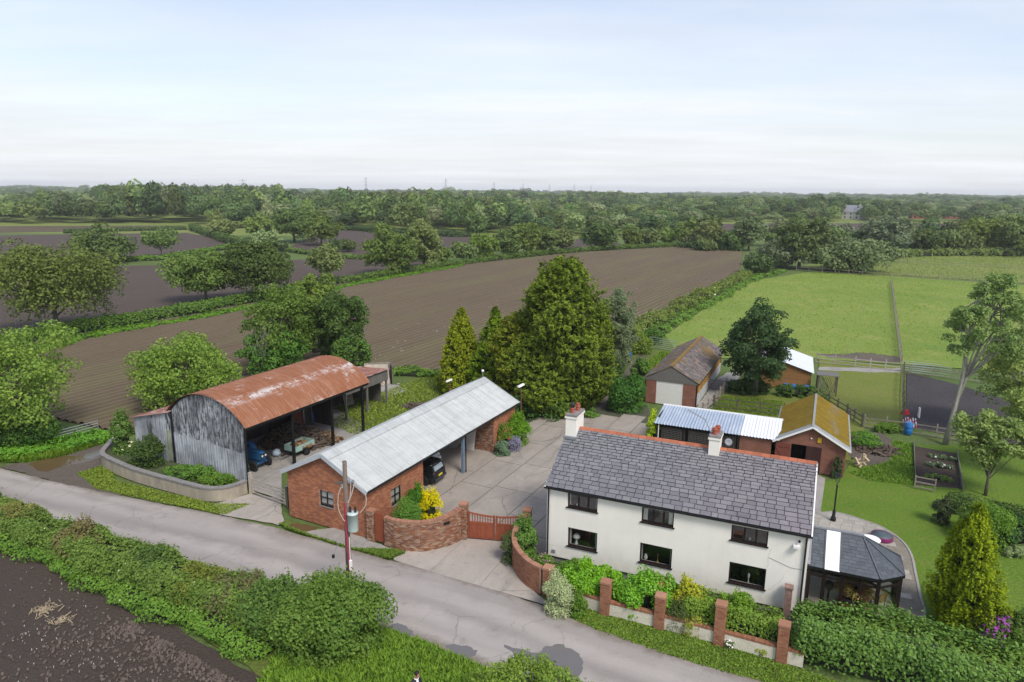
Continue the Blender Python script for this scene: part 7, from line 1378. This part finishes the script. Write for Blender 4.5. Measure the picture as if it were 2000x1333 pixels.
bush('low bramble mound along the barn gable foot', -22.0, 44.2, 2.4, .8, .9, 4200, .13, (0.112, 0.198, 0.040), 16, z0=.5)
bush('bright weeds at the right end of the barn gable', -19.6, 43.3, 1.6, .6, .7, 3000, .12, (0.152, 0.244, 0.046), 17, z0=.5)
bush('ivy bush spilling over the curved wall beside the gates', .72, 35.3, .75, 1.0, 2.3, 7500, .12, (0.092, 0.178, 0.040), 18, 'ivy', 'ivy', mat='gloss_leaf')
bush('dark fuchsia bush at the roadside foot of the ivy', .1, 34.6, .6, .7, 1.7, 4000, .10, (0.079, 0.112, 0.040), 19, 'shrub')
bush('pale variegated shrub at the left end of the front wall', *B((2.41,30.0,2.03,0.78)), 6500, .09, (0.356, 0.409, 0.224), 20)
bush('small green shrub beside the variegated shrub', *B((3.29,29.77,1.26,0.44)), 2800, .10, (0.119, 0.224, 0.040), 21)
bush('left bright laurel mound over the front wall', 4.05, 31.3, 1.7, .95, 1.8, 9500, .14, (0.172, 0.317, 0.040), 22, 'laurel', 'laurel', 'gloss_leaf', 34, flowers=None)
bush('right bright laurel mound hanging over the front wall', 6.6, 30.15, 1.9, 1.05, 1.9, 11000, .14, (0.152, 0.284, 0.040), 23, 'laurel', 'laurel', 'gloss_leaf', 34)
bush('yellow leaved shrub behind the front wall', 8.6, 29.6, .95, .8, 2.0, 4500, .13, (.30, .32, .05), 24, 'shrub', 'shrub')
bush('coral flowering shrub behind the laurel mounds', 7.4, 30.1, .6, .5, 2.0, 2200, .12, (0.172, 0.238, 0.066), 25, flowers=((.6, .14, .09), 120, .11))
bush('green and gold shrub trailing over the wall beside the tallest pillar', 8.55, 28.5, .75, .5, 1.1, 2800, .10, (0.264, 0.290, 0.066), 26)
bush('mid green shrub behind the tallest wall pillar', 10.2, 28.7, 1.4, .9, 2.0, 6500, .12, (0.145, 0.251, 0.040), 27)
bush('fine leaved shrub left of the tallest wall pillar', 8.0, 28.8, .8, .6, 1.5, 4000, .09, (0.099, 0.145, 0.046), 28, aspect=.3)
bush('pink flowering plants at the house corner behind the curved wall', 1.9, 34.0, .6, .5, .75, 1800, .09, (0.132, 0.224, 0.046), 29, flowers=((.55, .25, .42), 60, .1))
bush('low green border plants along the white house wall', 3.3, 33.2, 1.3, .6, .9, 3200, .10, (0.119, 0.224, 0.040), 30)
bush('white daisies at the foot of the front wall', *B((9.9,27.46,0.39,0.22)), 500, .07, (0.106, 0.158, 0.040), 31, 'flowers', 'flowers', flowers=((.8, .8, .75), 90, .07))
bush('yellow green weeds under the last wall panel', *B((11.3,27.13,0.49,0.37)), 1200, .10, (0.251, 0.317, 0.053), 32, 'weeds', 'weeds')
bush('reddish and yellow spotted shrub in front of the conservatory', 16.9, 30.6, .9, .7, 1.9, 4500, .11, (0.290, 0.238, 0.079), 33, flowers=((.35, .10, .12), 160, .1))
bush('purple rhododendron at the right edge of the lawn', *B((22.23,28.19,1.45,0.82)), 3500, .15, (0.099, 0.158, 0.040), 34, 'rhododendron', 'rhododendron', flowers=((.36, .10, .42), 900, .13))
bush('dark shrub right of the purple rhododendron', *B((23.33,28.02,1.44,0.81)), 4200, .14, (0.079, 0.145, 0.033), 35)
bush('clipped rounded box bush on the lawn border', *B((27.9,36.93,2.61,1.13)), 9000, .11, (0.125, 0.218, 0.040), 36, 'box_ball', 'bush', lumps=70, shell=.85)
bush('loose shrub behind the clipped box bush', *B((27.69,38.21,2.32,0.87)), 4000, .15, (0.132, 0.211, 0.053), 37)
bush('mixed border plants right of the clipped box bush', (29.74,37.2,1.53,1.23)[0], (29.74,37.2,1.53,1.23)[1], 2.2, 1.2, 1.5, 5500, .15, (0.079, 0.145, 0.040), 38)
bush('broad leaved pale plants at the edge of the right border', (29.19,36.42,0.8,1.04)[0], (29.19,36.42,0.8,1.04)[1]-.6, 1.6, .5, .5, 1500, .2, (0.198, 0.264, 0.119), 39, 'plants', 'plants')
bush('dark bare stemmed shrub at the end of the clipped hedge', *B((26.77,39.7,1.85,0.53)), 1800, .13, (0.066, 0.092, 0.040), 40)
bush('dark climbing shrub on the right end of the garage front', 23.45, 46.6, .45, .2, 1.85, 2400, .11, (0.053, 0.092, 0.033), 41, 'climber', 'climber')
bush('lime green climber on the left end of the trellis shed', 11.4, 52.9, .55, .9, 2.9, 2600, .2, (0.264, 0.370, 0.046), 42, 'climber', 'climber')
bush('dark ground shrubs under the glossy tree', 24.2, 68.0, 2.6, 1.3, 1.4, 6500, .2, (0.059, 0.106, 0.033), 43)
bush('dark shrub row in front of the orange timber shed', 28.6, 66.9, 2.6, .9, 1.1, 5000, .18, (0.066, 0.125, 0.033), 44)
bush('pale flowering bramble at the back corner of the garage', 29.9, 64.2, 1.2, .9, 1.3, 3000, .17, (0.158, 0.211, 0.079), 45)
bush('potted shrub in front of the house gable', 18.6, 40.6, .45, .4, 1.1, 1400, .11, (0.119, 0.172, 0.053), 46, z0=.3)
bush('weeds along the soil beside the garage', 28.9, 53.2, 1.1, 1.6, .9, 3000, .15, (0.112, 0.211, 0.040), 47, 'weeds', 'weeds')
bush('weeds around the foot of the barrel by the arena', 32.4, 56.6, 1.4, .6, .7, 2000, .14, (0.112, 0.211, 0.040), 48, 'weeds', 'weeds')
bush('leafy tree like shrub at the left edge beside the road', -41, 52, 5.0, 2.5, 3.2, 9000, .22, (0.079, 0.145, 0.033), 49)
bush('dense shrubs under the bright tree by the field entrance', -37.6, 51.0, 2.6, 1.6, 2.2, 7000, .18, (0.079, 0.145, 0.033), 50)
bush('round bush beside the conifer bottom near the yard lamp', *B((1.93,59.98,1.55,0.89)), 2600, .18, (0.066, 0.119, 0.033), 51)
for i, (yy, c) in enumerate((((29.9, 46.9), (.16, .24, .07)), ((31.3, 49.2), (.12, .17, .09)), ((32.6, 50.8), (.13, .18, .08)))):
    bush(('bright row of seedlings at the near end of the vegetable bed', 'pale cabbage row in the middle of the vegetable bed', 'scattered plants at the far end of the vegetable bed')[i], yy[0]+.8, yy[1]-.5, 1.3, .3, .35, 500, .14, c, 60+i, 'vegetables', 'vegetables', rz=R(-25), flowers=((.7, .7, .65), 14, .16) if i else None)
# ---- hedges: leaf skin over a dark twig core
def hedge(label, pts, w_, h_, dens, leaf, col, seed, name='hedge', mat='leaf', wob=.14, z0=0, col2=None, round_=.55, flowers=None):
    P = smooth_path(pts, 5) if len(pts) > 2 else pts; S_ = path_len(P); L = S_[-1]; ox, oy = P[0]; g = thing(name, label, 'hedge', (ox, oy, z0)); rg = np.random.default_rng(seed); hf = h_ if callable(h_) else (lambda t: h_); wf = w_ if callable(w_) else (lambda t: w_)
    PP = np.array(P); SS = np.array(S_); per = wf(.5)+2*hf(.5); n = int(L*per*dens); s_ = rg.random(n)*L; ph = rg.uniform(0, 6.28, 10); X = np.interp(s_, SS, PP[:, 0])-ox; Y = np.interp(s_, SS, PP[:, 1])-oy
    s2 = np.minimum(s_+.1, L); s1 = s2-.2; tx = np.interp(s2, SS, PP[:, 0])-np.interp(s1, SS, PP[:, 0]); ty = np.interp(s2, SS, PP[:, 1])-np.interp(s1, SS, PP[:, 1]); l = np.hypot(tx, ty); tx /= l; ty /= l
    hh = np.array([hf(t) for t in np.linspace(0, 1, 60)]); H_ = np.interp(s_/L, np.linspace(0, 1, 60), hh); ww = np.array([wf(t) for t in np.linspace(0, 1, 60)]); W_ = np.interp(s_/L, np.linspace(0, 1, 60), ww)
    a = rg.uniform(0, math.pi, n); lum = 1+wob*(np.sin(s_*1.1+ph[0]+2*np.cos(a))+np.sin(s_*2.3+ph[1]+3*np.sin(a*2))*.7+np.sin(s_*.43+ph[2])*.9+np.sin(s_*4.7+ph[3]+a*4)*.4+np.sin(s_*.17+ph[4])*.6)
    dep = 1-.22*rg.random(n)**1.5+(rg.random(n) < .06)*.10; sg = lambda v: np.sign(v)*np.abs(v)**round_; lat = W_/2*sg(np.cos(a))*lum*dep; z = H_*np.abs(np.sin(a))**round_*(.55+.45*lum)*dep
    endt = np.minimum(s_, L-s_); tap = np.clip(endt/.6, .25, 1)**.5; lat *= tap; z *= tap
    C = np.stack([X-ty*lat, Y+tx*lat, np.maximum(z, .03)], 1); nrm = unitv(np.stack([-ty*np.cos(a), tx*np.cos(a), np.sin(a)+.25], 1)+rg.normal(size=(n, 3))*.5); U, V = frames(rg, nrm, leaf, .62)
    patch = .5+.5*np.sin(s_*.9+ph[5])*np.sin(s_*.31+ph[6]); LV = (C, U, V, np.clip(.6*rg.random(n)+.25*patch+.15*np.sin(a), 0, 1))
    if hf(.5) > 1.2 and leaf < .4 and round_ > .5:
        tp = rg.choice(np.flatnonzero(np.sin(a) > .6), int(L*3.5)); LV = [np.concatenate(q) for q in zip(LV, shoots(rg, C[tp], leaf, .25*hf(.5)))]
    c = link('foliage', leaf_mesh('foliage', *LV, M[mat]), g); c.color = (*col, 1)
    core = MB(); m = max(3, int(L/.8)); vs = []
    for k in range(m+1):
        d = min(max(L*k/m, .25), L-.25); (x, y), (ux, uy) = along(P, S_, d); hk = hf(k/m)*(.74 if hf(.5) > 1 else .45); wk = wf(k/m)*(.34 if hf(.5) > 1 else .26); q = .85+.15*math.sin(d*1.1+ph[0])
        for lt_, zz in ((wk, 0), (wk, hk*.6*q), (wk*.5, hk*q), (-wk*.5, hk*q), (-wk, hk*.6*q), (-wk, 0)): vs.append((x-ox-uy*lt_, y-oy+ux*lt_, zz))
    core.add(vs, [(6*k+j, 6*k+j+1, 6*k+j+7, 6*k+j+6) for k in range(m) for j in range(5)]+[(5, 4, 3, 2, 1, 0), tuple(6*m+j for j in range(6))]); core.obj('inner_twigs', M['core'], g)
    if flowers:
        k = rg.choice(n, flowers[1], replace=False); f = link('flowers', leaf_mesh('flowers', C[k]+nrm[k]*.03, U[k]*flowers[2], V[k]*flowers[2]*1.4, rg.random(len(k)), M['petal']), g); f.color = (*flowers[0], 1)
    return g
near = [(-50, 49.5), (-38, 42.2), (-31, 38.0), (-26, 35.7), (-20, 32.7), (-15, 30.4), (-11, 28.6), (-8.9, 27.8)]
hedge('long mixed hedge between the road and the near dark field', near, 2.6, lambda t: 1.45+.4*t, 270, .15, (0.116, 0.187, 0.045), 1, flowers=((.7, .68, .6), 90, .6), wob=.11)
hedge('grassy weed bank below the near hedge on the field side', [(-47, 47.4), (-37.2, 40.9), (-30.2, 37.1), (-24.4, 34.3), (-19.2, 31.4), (-14.2, 28.8), (-10.3, 26.7)], 2.4, .8, 150, .14, (.135, .215, .042), 2, 'weed_bank', wob=.16, flowers=((.7, .7, .6), 60, .6))
bush('large leafy bush at the right end of the near hedge, below the utility pole', -8.0, 27.4, 2.6, 2.0, 2.9, 34000, .15, (0.112, 0.178, 0.040), 71, 'bush', 'bush', lumps=60)
for q, l, c, sd in (((-28.6, 37.0), 'pale olive shrub in the near hedge at its left end', (.17, .19, .06), 81), ((-23.4, 34.4), 'reddish tinged shrub in the near hedge left of the middle', (.17, .155, .065), 82), ((-18.6, 32.2), 'dark green shrub in the middle of the near hedge', (.085, .14, .04), 83), ((-14.9, 30.5), 'yellow green shrub in the near hedge right of the middle', (.19, .23, .055), 84), ((-12.6, 29.4), 'brown tipped shrub in the near hedge beside its tall end', (.15, .15, .065), 85)):
    bush(l, *q, 1.9, 1.25, 1.95 if sd != 84 else 1.75, 7500, .14, c, sd, 'hedge_shrub', 'shrub', lumps=34, rz=R(-27))
bush('tall shoots of the hedge end beside the large leafy bush', -10.8, 28.2, 1.7, 1.3, 2.6, 11000, .14, (0.099, 0.165, 0.042), 72, 'bush', 'bush', lumps=40)
bush('bush at the bottom edge right of the person', .6, 23.7, 2.4, 1.2, 1.9, 9000, .12, (0.158, 0.224, 0.046), 73, 'bush', 'bush', lumps=46)
hedge('hedge stretch running out of the bottom edge near the puddle', [(1.2, 23.6), (4.2, 22.2), (8, 20.3)], 2.0, 1.7, 130, .12, (0.145, 0.211, 0.046), 3)
hedge('tall dense laurel hedge at the lower right behind the front wall', [(12.3, 27.5), (14.4, 26.8), (17.2, 25.7), (20.6, 23.9), (24.6, 21.6), (31, 17.8)], lambda t: 2.3+1.2*min(1, t*2.5), lambda t: 2.08+.2*t, 190, .15, (0.116, 0.191, 0.042), 4, mat='gloss_leaf', wob=.10, round_=.4)
hedge('clipped lighter hedge top between the wall pillars and the laurel hedge', [(7.9, 29.35), (9.6, 28.6), (11.3, 27.9), (12.7, 27.4)], 1.6, 1.75, 180, .12, (0.152, 0.238, 0.046), 5, wob=.08, round_=.4)
hedge('dark clipped hedge at the far side of the right lawn', [(27.67,41.26),(29.04,41.07),(30.45,39.77),(32.85,38.31)], .9, 1.35, 170, .13, (0.053, 0.099, 0.026), 6, wob=.06, round_=.35)
FH = (0.139, 0.218, 0.046)
hedge('long clipped hedge between the ridged field and the left dark field', [(-65.53,74.42),(-62.9,87.14),(-60.54,95.21),(-56.73,101.53),(-52.41,108.71),(-49.17,116.83),(-45.43,126.22),(-41.07,137.17)], 1.9, 1.7, 26, .36, FH, 7, wob=.1)
hedge('hedge line below the round trees along the ridged field', [(-37.28,146.68),(-28.99,161.72),(-16.44,182.76),(-0.24,208.29),(18.34,229.49),(37.73,245.96),(62.88,260.38)], 2.0, 1.5, 20, .42, (0.112, 0.178, 0.042), 8, wob=.2)
hedge('grass bank along the left edge of the ridged field', [(-62.9,71.26),(-58.82,82.13),(-57.41,91.2),(-53.96,97.75),(-49.62,104.4),(-45.88,112.91),(-40.97,124.07),(-31.5,150.46),(-13.84,184.24)], 2.6, .6, 26, .34, (0.132, 0.264, 0.037), 9, 'grass_bank', wob=.25)
hedge('scrubby hedge between the ridged field and green paddock', [(15.32,91.88),(20.03,102.17),(24.81,110.09),(30.64,120.38),(39.97,137.59),(51.11,156.55),(57.41,168.54)], 2.8, 1.5, 30, .32, (0.152, 0.211, 0.053), 10, wob=.28, flowers=((.7, .68, .6), 120, .9))
hedge('tall grass bank on the paddock side of the scrubby hedge', [(20.43,98.36),(26.18,108.81),(33.99,122.79),(46.5,145.39),(56.96,163.51),(70.77,180.6)], 3.2, .7, 26, .34, (0.158, 0.264, 0.053), 11, 'grass_bank', wob=.25)
hedge('hedge strip between the two left dark fields', [(-154.16,172.94),(-125.93,180.47),(-112.19,184.36),(-104.6,190.56),(-97.88,197.04),(-96.35,224.52),(-94.57,241.39)], 2.5, 1.3, 16, .5, (0.125, 0.198, 0.040), 12, wob=.3)
hedge('dark low hedge in front of the far brown strip', [(-194.27,301.72),(-185.11,314.56),(-169.83,325.2),(-156.92,335.99)], 2.5, 1.8, 12, .6, (0.073, 0.112, 0.040), 13, wob=.15)
hedge('hedge from the small rounded tree down to the dark oaks', [(-152.79,332.32),(-126.65,291.28),(-103.36,254.45),(-86.44,233.71),(-72.77,223.32)], 3.0, 2.6, 12, .6, (0.106, 0.152, 0.046), 14, wob=.25)
hedge('hedge between the middle brown field and the left dark field', [(-78.48,230.51),(-63.8,215.16),(-51.69,204.73),(-40.1,199.71),(-21.92,195.61)], 2.0, 1.3, 14, .5, (0.119, 0.172, 0.046), 15, wob=.2)
hedge('thick dark hedge stub beside the middle brown field', [(-62.19,236.53),(-53.18,231.38)], 3.5, 3.2, 12, .55, (0.073, 0.112, 0.037), 16, wob=.15)
hedge('far hedge behind the middle brown field', [(-92.11,347.15),(-75.51,341.04),(-56.74,319.58),(-31.81,305.26),(-18.28,303.83)], 3, 2.4, 8, .8, (0.086, 0.132, 0.046), 17, wob=.2)
hedge('low scrub at the back edge of the rough meadow', [(121.12,223.83),(139.44,231.08),(157.74,232.97),(180.8,231.67)], 4, 2.2, 8, .7, (0.158, 0.211, 0.066), 18, wob=.3)
hedge('hedge below the trees at the head of the ridged field', [(60.77,255.4),(68.91,247.37),(79.32,240.13)], 3, 2.5, 10, .7, (0.079, 0.125, 0.040), 19, wob=.2)
hedge('rough weeds along the near edge of the ridged field behind the carport', [(-13.32,74.15),(-11.28,73.79),(-8.39,73.25),(-6.65,72.68)], 2.2, .9, 60, .25, (0.132, 0.218, 0.046), 20, 'weeds', wob=.3)
hedge('weed bank beside the field entrance at the left', [(-41.0,49.19),(-37.33,49.49),(-35.19,50.4),(-33.64,52.45),(-33.01,53.65)], 2.4, .8, 90, .2, (0.132, 0.251, 0.040), 21, 'weeds', wob=.25)
hedge('undergrowth at the foot of the conifers on the track side', [(6.37,62.7),(8.31,66.98),(10.24,71.83),(12.33,78.58),(13.94,85.16)], 2.4, 1.6, 50, .24, (0.079, 0.139, 0.037), 22, 'undergrowth', wob=.25)
# ---- standing grass (stuff)
def tufts(label, poly, n, h_, col, seed, lean=.35, wd=.035, name='grass'):
    xs = [p[0] for p in poly]; ys = [p[1] for p in poly]; rg = np.random.default_rng(seed); P = np.array(poly); Q = np.roll(P, -1, 0); pts = np.empty((0, 2))
    while len(pts) < n:
        c = np.stack([rg.uniform(min(xs), max(xs), 4*n), rg.uniform(min(ys), max(ys), 4*n)], 1); ins = np.zeros(len(c), bool)
        for (ax, ay), (bx_, by) in zip(P, Q):
            k = ((ay > c[:, 1]) != (by > c[:, 1])); ins ^= k & (c[:, 0] < (bx_-ax)*(c[:, 1]-ay)/((by-ay) if by != ay else 1e-9)+ax)
        pts = np.concatenate([pts, c[ins]])
    pts = pts[:n]; a = rg.uniform(0, 6.28, n); hh = h_*rg.uniform(.4, 1.3, n); dirv = np.stack([np.cos(a)*lean*hh, np.sin(a)*lean*hh, hh], 1)*.5; b = a+1.57+rg.normal(size=n)*.5; V = np.stack([np.cos(b), np.sin(b), np.zeros(n)], 1)*wd*rg.uniform(.6, 1.5, (n, 1)); C = np.concatenate([pts, np.zeros((n, 1))], 1)+dirv
    o = link(name, leaf_mesh(name, C, dirv, V, rg.random(n), M['leaf'])); o.color = (*col, 1); return tag(o, label, 'grass', kind='stuff')
tufts('short grass on the verge below the retaining wall', V1, 9000, .08, (.17, .22, .04), 1, .9); tufts('short grass on the verge in front of the cream wall', V2, 12000, .06, (.14, .215, .035), 2, 1.0)
tufts('long grass between the near hedge and the road', [tuple(p) for p in RL[7:15]]+[(3.08,22.66),(-1.77,22.1),(-5.7,22.55),(-10.33,24.57),(-10.08,27.7)], 34000, .2, (.14, .22, .036), 3, .8)
tufts('long grass at the field entrance beside the track', V4, 9000, .4, (.12, .22, .03), 4, .5); tufts('rough grass on the ground beyond the barn and carport', [(-15.97,57.2),(-14.08,65.36),(-7.99,74.79),(-3.11,68.43),(-3.28,61.62),(-11.56,53.05)], 15000, .13, (.17, .235, .045), 5, .8, .05)
tufts('rough tussocky grass scattered over the green paddock', [(22.65,96.65),(52.3,156.63),(78.08,178.9),(114.62,154.18),(61.42,80.48),(48.66,83.84),(38.08,84.77)], 14000, .2, (.14, .225, .03), 6, .9, .05)
tufts('tall pale grass of the rough meadow beyond the paddock', [(94.06,212.8),(121.22,225.6),(172.59,234.51),(126.77,155.04),(98.91,166.72),(81.56,183.89)], 9000, .35, (.22, .255, .075), 7, .7, .08)
tufts('grass and weeds around the vegetable bed', [(31.66,54.22),(32.85,53.54),(28.34,45.22),(25.62,46.03),(24.81,47.38),(26.42,48.37),(29.37,49.94)], 5000, .16, (.13, .20, .035), 8, .7); tufts('rough grass strip along the track behind the stable', [(9.9,63.62),(12.63,72.95),(18.85,85.37),(21.47,85.48),(14.41,71.98),(12.62,63.7)], 7000, .3, (.13, .22, .035), 9, .6, .05)
tufts('grass growing in the footway edge below the brick gable', [(-14.08,38.73),(-13.41,38.09),(-10.19,36.31),(-6.67,34.69),(-5.92,35.36),(-6.55,35.69),(-8.89,35.76),(-11.97,37.37)], 5000, .14, (.11, .17, .035), 10, .8); tufts('weeds in the raised bed below the barn gable', [(-29.27,47.97),(-24.06,46.21),(-18.01,43.74),(-18.9,42.52),(-23.37,44.04),(-27.68,46.12)], 1, .3, (.1, .2, .03), 11) if False else None
tufts('grass on the small lawn behind the trellis shed', [(18.88,62.31),(21.08,66.52),(26.65,64.98),(24.37,60.21)], 5000, .14, (.13, .22, .03), 12, .8)
# ---- far woodland: one mass of crowns on points (stuff)
wc = bpy.data.collections.new('wood_crowns')
for i in range(6):
    rg = np.random.default_rng(300+i); cl = crown_clumps(rg, 15, 2.9, 3.3, 4.9, 2.0, -.6); me = leaf_mesh('wood_crown', *clump_leaves(rg, cl, 800, .95, up=.1, jit=.35, shell=.85, aspect=.75), M['wood_leaf']); o = bpy.data.objects.new('wood_crown', me); wc.objects.link(o)
    o.color = (*((.060, .092, .030), (.048, .078, .030), (.078, .108, .036), (.085, .115, .048), (.042, .068, .028), (.068, .100, .032))[i], 1)
def inpoly(pts, poly):
    P = np.array(poly); Q = np.roll(P, -1, 0); ins = np.zeros(len(pts), bool)
    for (ax, ay), (bx_, by) in zip(P, Q):
        k = ((ay > pts[:, 1]) != (by > pts[:, 1])); ins ^= k & (pts[:, 0] < (bx_-ax)*(pts[:, 1]-ay)/((by-ay) if by != ay else 1e-9)+ax)
    return ins
OPEN = [[(-408.07,347.57),(-274.96,374.74),(-182.12,393.69),(-146.06,342.36),(-107.11,363.69),(-60.19,339.26),(-17.0,321.95),(23.05,320.57),(68.59,293.57),(61.42,246.51),(74.21,224.32),(96.27,217.92),(290.45,246.73),(63.98,50.81),(-127.49,46.0),(-727.0,282.48)], [(131.71,464.96),(193.71,493.37),(258.32,507.2),(344.32,525.6),(242.36,370.68),(168.52,294.88),(124.26,245.1),(127.21,289.51),(98.94,348.03)], [(341.19,639.12),(390.47,707.82),(527.59,835.94),(593.4,817.58),(434.72,603.81),(338.57,560.84),(311.98,564.57)], [(45.01,446.99),(56.18,487.76),(81.18,510.85),(74.25,446.01),(53.31,409.87)], [(256.62,551.69),(279.38,556.98),(254.18,506.31),(233.67,501.92)], [(-495.49,771.43),(-506.14,825.7),(-439.27,720.38),(-446.49,694.73)], [(183.45,1019.99),(232.99,1078.0),(202.09,934.33),(160.26,890.38)]]
rg = np.random.default_rng(55); allp = []
for d0, d1, sp in ((260, 480, 10.5), (480, 800, 12), (800, 1300, 16), (1300, 2200, 24), (2200, 4200, 40)):
    w0 = d1*1.05; nx = int(2*w0/sp); ny = int((d1-d0)/sp); gx, gy = np.meshgrid(np.arange(nx), np.arange(ny)); p = np.stack([(gx.ravel()+rg.uniform(-.45, .45, nx*ny))*sp-w0, d0+(gy.ravel()+rg.uniform(-.45, .45, nx*ny))*sp], 1); p = p[np.abs(p[:, 0]) < p[:, 1]*.98+20]
    for q in OPEN: p = p[~inpoly(p, q)]
    # glades and lower patches follow a smooth field
    f = np.sin(p[:, 0]*.012+p[:, 1]*.007)+np.sin(p[:, 0]*-.006+p[:, 1]*.013+1.3)+np.sin(p[:, 0]*.027+2)*.5; kp = (f > -1.45) & (rg.random(len(p)) < .92); p = p[kp]; f = f[kp]
    s_ = (sp/8.5)**.8*(1.0+.12*f)*rg.uniform(.6, 1.45, len(p)); hz_ = np.clip((1.0+.2*f)*rg.uniform(.65, 1.35, len(p)), .5, 1.8)*(1 if d1 < 900 else 1.1 if d1 < 2300 else 1.25)
    hz_ = hz_*(1+.22*np.sin(p[:, 0]/90+p[:, 1]*.01)*np.sin(p[:, 0]/37+1)+.15*np.sin(p[:, 0]/210+2)); hump = (np.abs(p[:, 0]/p[:, 1]+.46) < .13) & (p[:, 1] > 620) & (p[:, 1] < 1100); hz_ = np.where(hump, hz_*0+rg.uniform(2.0, 2.35, len(p)), hz_); allp.append(np.column_stack([p, np.zeros(len(p)), s_, s_, hz_]))
A = np.concatenate(allp)
me = bpy.data.meshes.new('woodland'); me.vertices.add(len(A)); me.vertices.foreach_set('co', A[:, :3].astype(np.float32).ravel())
at = me.attributes.new('scl', 'FLOAT_VECTOR', 'POINT'); at.data.foreach_set('vector', A[:, 3:6].astype(np.float32).ravel()); at = me.attributes.new('rot', 'FLOAT', 'POINT'); at.data.foreach_set('value', rg.uniform(0, 6.28, len(A)).astype(np.float32)); at = me.attributes.new('pick', 'INT', 'POINT'); at.data.foreach_set('value', rg.integers(0, 6, len(A)).astype(np.int32))
wood = link('woodland', me); tag(wood, 'far woodland of mixed green crowns stretching to the horizon', 'woodland', kind='stuff')
ng = bpy.data.node_groups.new('wood_scatter', 'GeometryNodeTree'); ng.interface.new_socket('Geometry', in_out='INPUT', socket_type='NodeSocketGeometry'); ng.interface.new_socket('Geometry', in_out='OUTPUT', socket_type='NodeSocketGeometry')
gi = ng.nodes.new('NodeGroupInput'); go = ng.nodes.new('NodeGroupOutput'); ip = ng.nodes.new('GeometryNodeInstanceOnPoints'); ci = ng.nodes.new('GeometryNodeCollectionInfo'); ci.inputs['Collection'].default_value = wc; ci.inputs['Separate Children'].default_value = True; ci.inputs['Reset Children'].default_value = True
def nat(n_, ty): x = ng.nodes.new('GeometryNodeInputNamedAttribute'); x.data_type = ty; x.inputs[0].default_value = n_; return x.outputs[0]
cx_ = ng.nodes.new('ShaderNodeCombineXYZ'); ng.links.new(nat('rot', 'FLOAT'), cx_.inputs[2]); e2r = ng.nodes.new('FunctionNodeEulerToRotation'); ng.links.new(cx_.outputs[0], e2r.inputs[0])
ip.inputs['Pick Instance'].default_value = True; ng.links.new(gi.outputs[0], ip.inputs['Points']); ng.links.new(ci.outputs[0], ip.inputs['Instance']); ng.links.new(nat('pick', 'INT'), ip.inputs['Instance Index']); ng.links.new(e2r.outputs[0], ip.inputs['Rotation']); ng.links.new(nat('scl', 'FLOAT_VECTOR'), ip.inputs['Scale']); ng.links.new(ip.outputs[0], go.inputs[0])
md = wood.modifiers.new('scatter', 'NODES'); md.node_group = ng
print('WOOD', len(A), 'OBJ', len(bpy.data.objects))

# ---------------------------------------------------------------- haze
hz_b = MB().bx(-6500, 6500, -200, 8800, -1.1, 60); ho = link('haze', hz_b.mesh('haze')); hm_ = bpy.data.materials.new('haze_air'); hm_.use_nodes = True; nt_ = hm_.node_tree; nt_.nodes.remove(nt_.nodes['Principled BSDF'])
pv = nt_.nodes.new('ShaderNodeVolumePrincipled'); pv.inputs['Density'].default_value = 0.00014; pv.inputs['Color'].default_value = (.97, .985, 1, 1); pv.inputs['Anisotropy'].default_value = 0.0; nt_.links.new(pv.outputs[0], nt_.nodes['Material Output'].inputs['Volume'])
ho.data.materials.append(hm_); tag(ho, 'thin pale haze lying over the whole landscape', 'haze', kind='stuff')
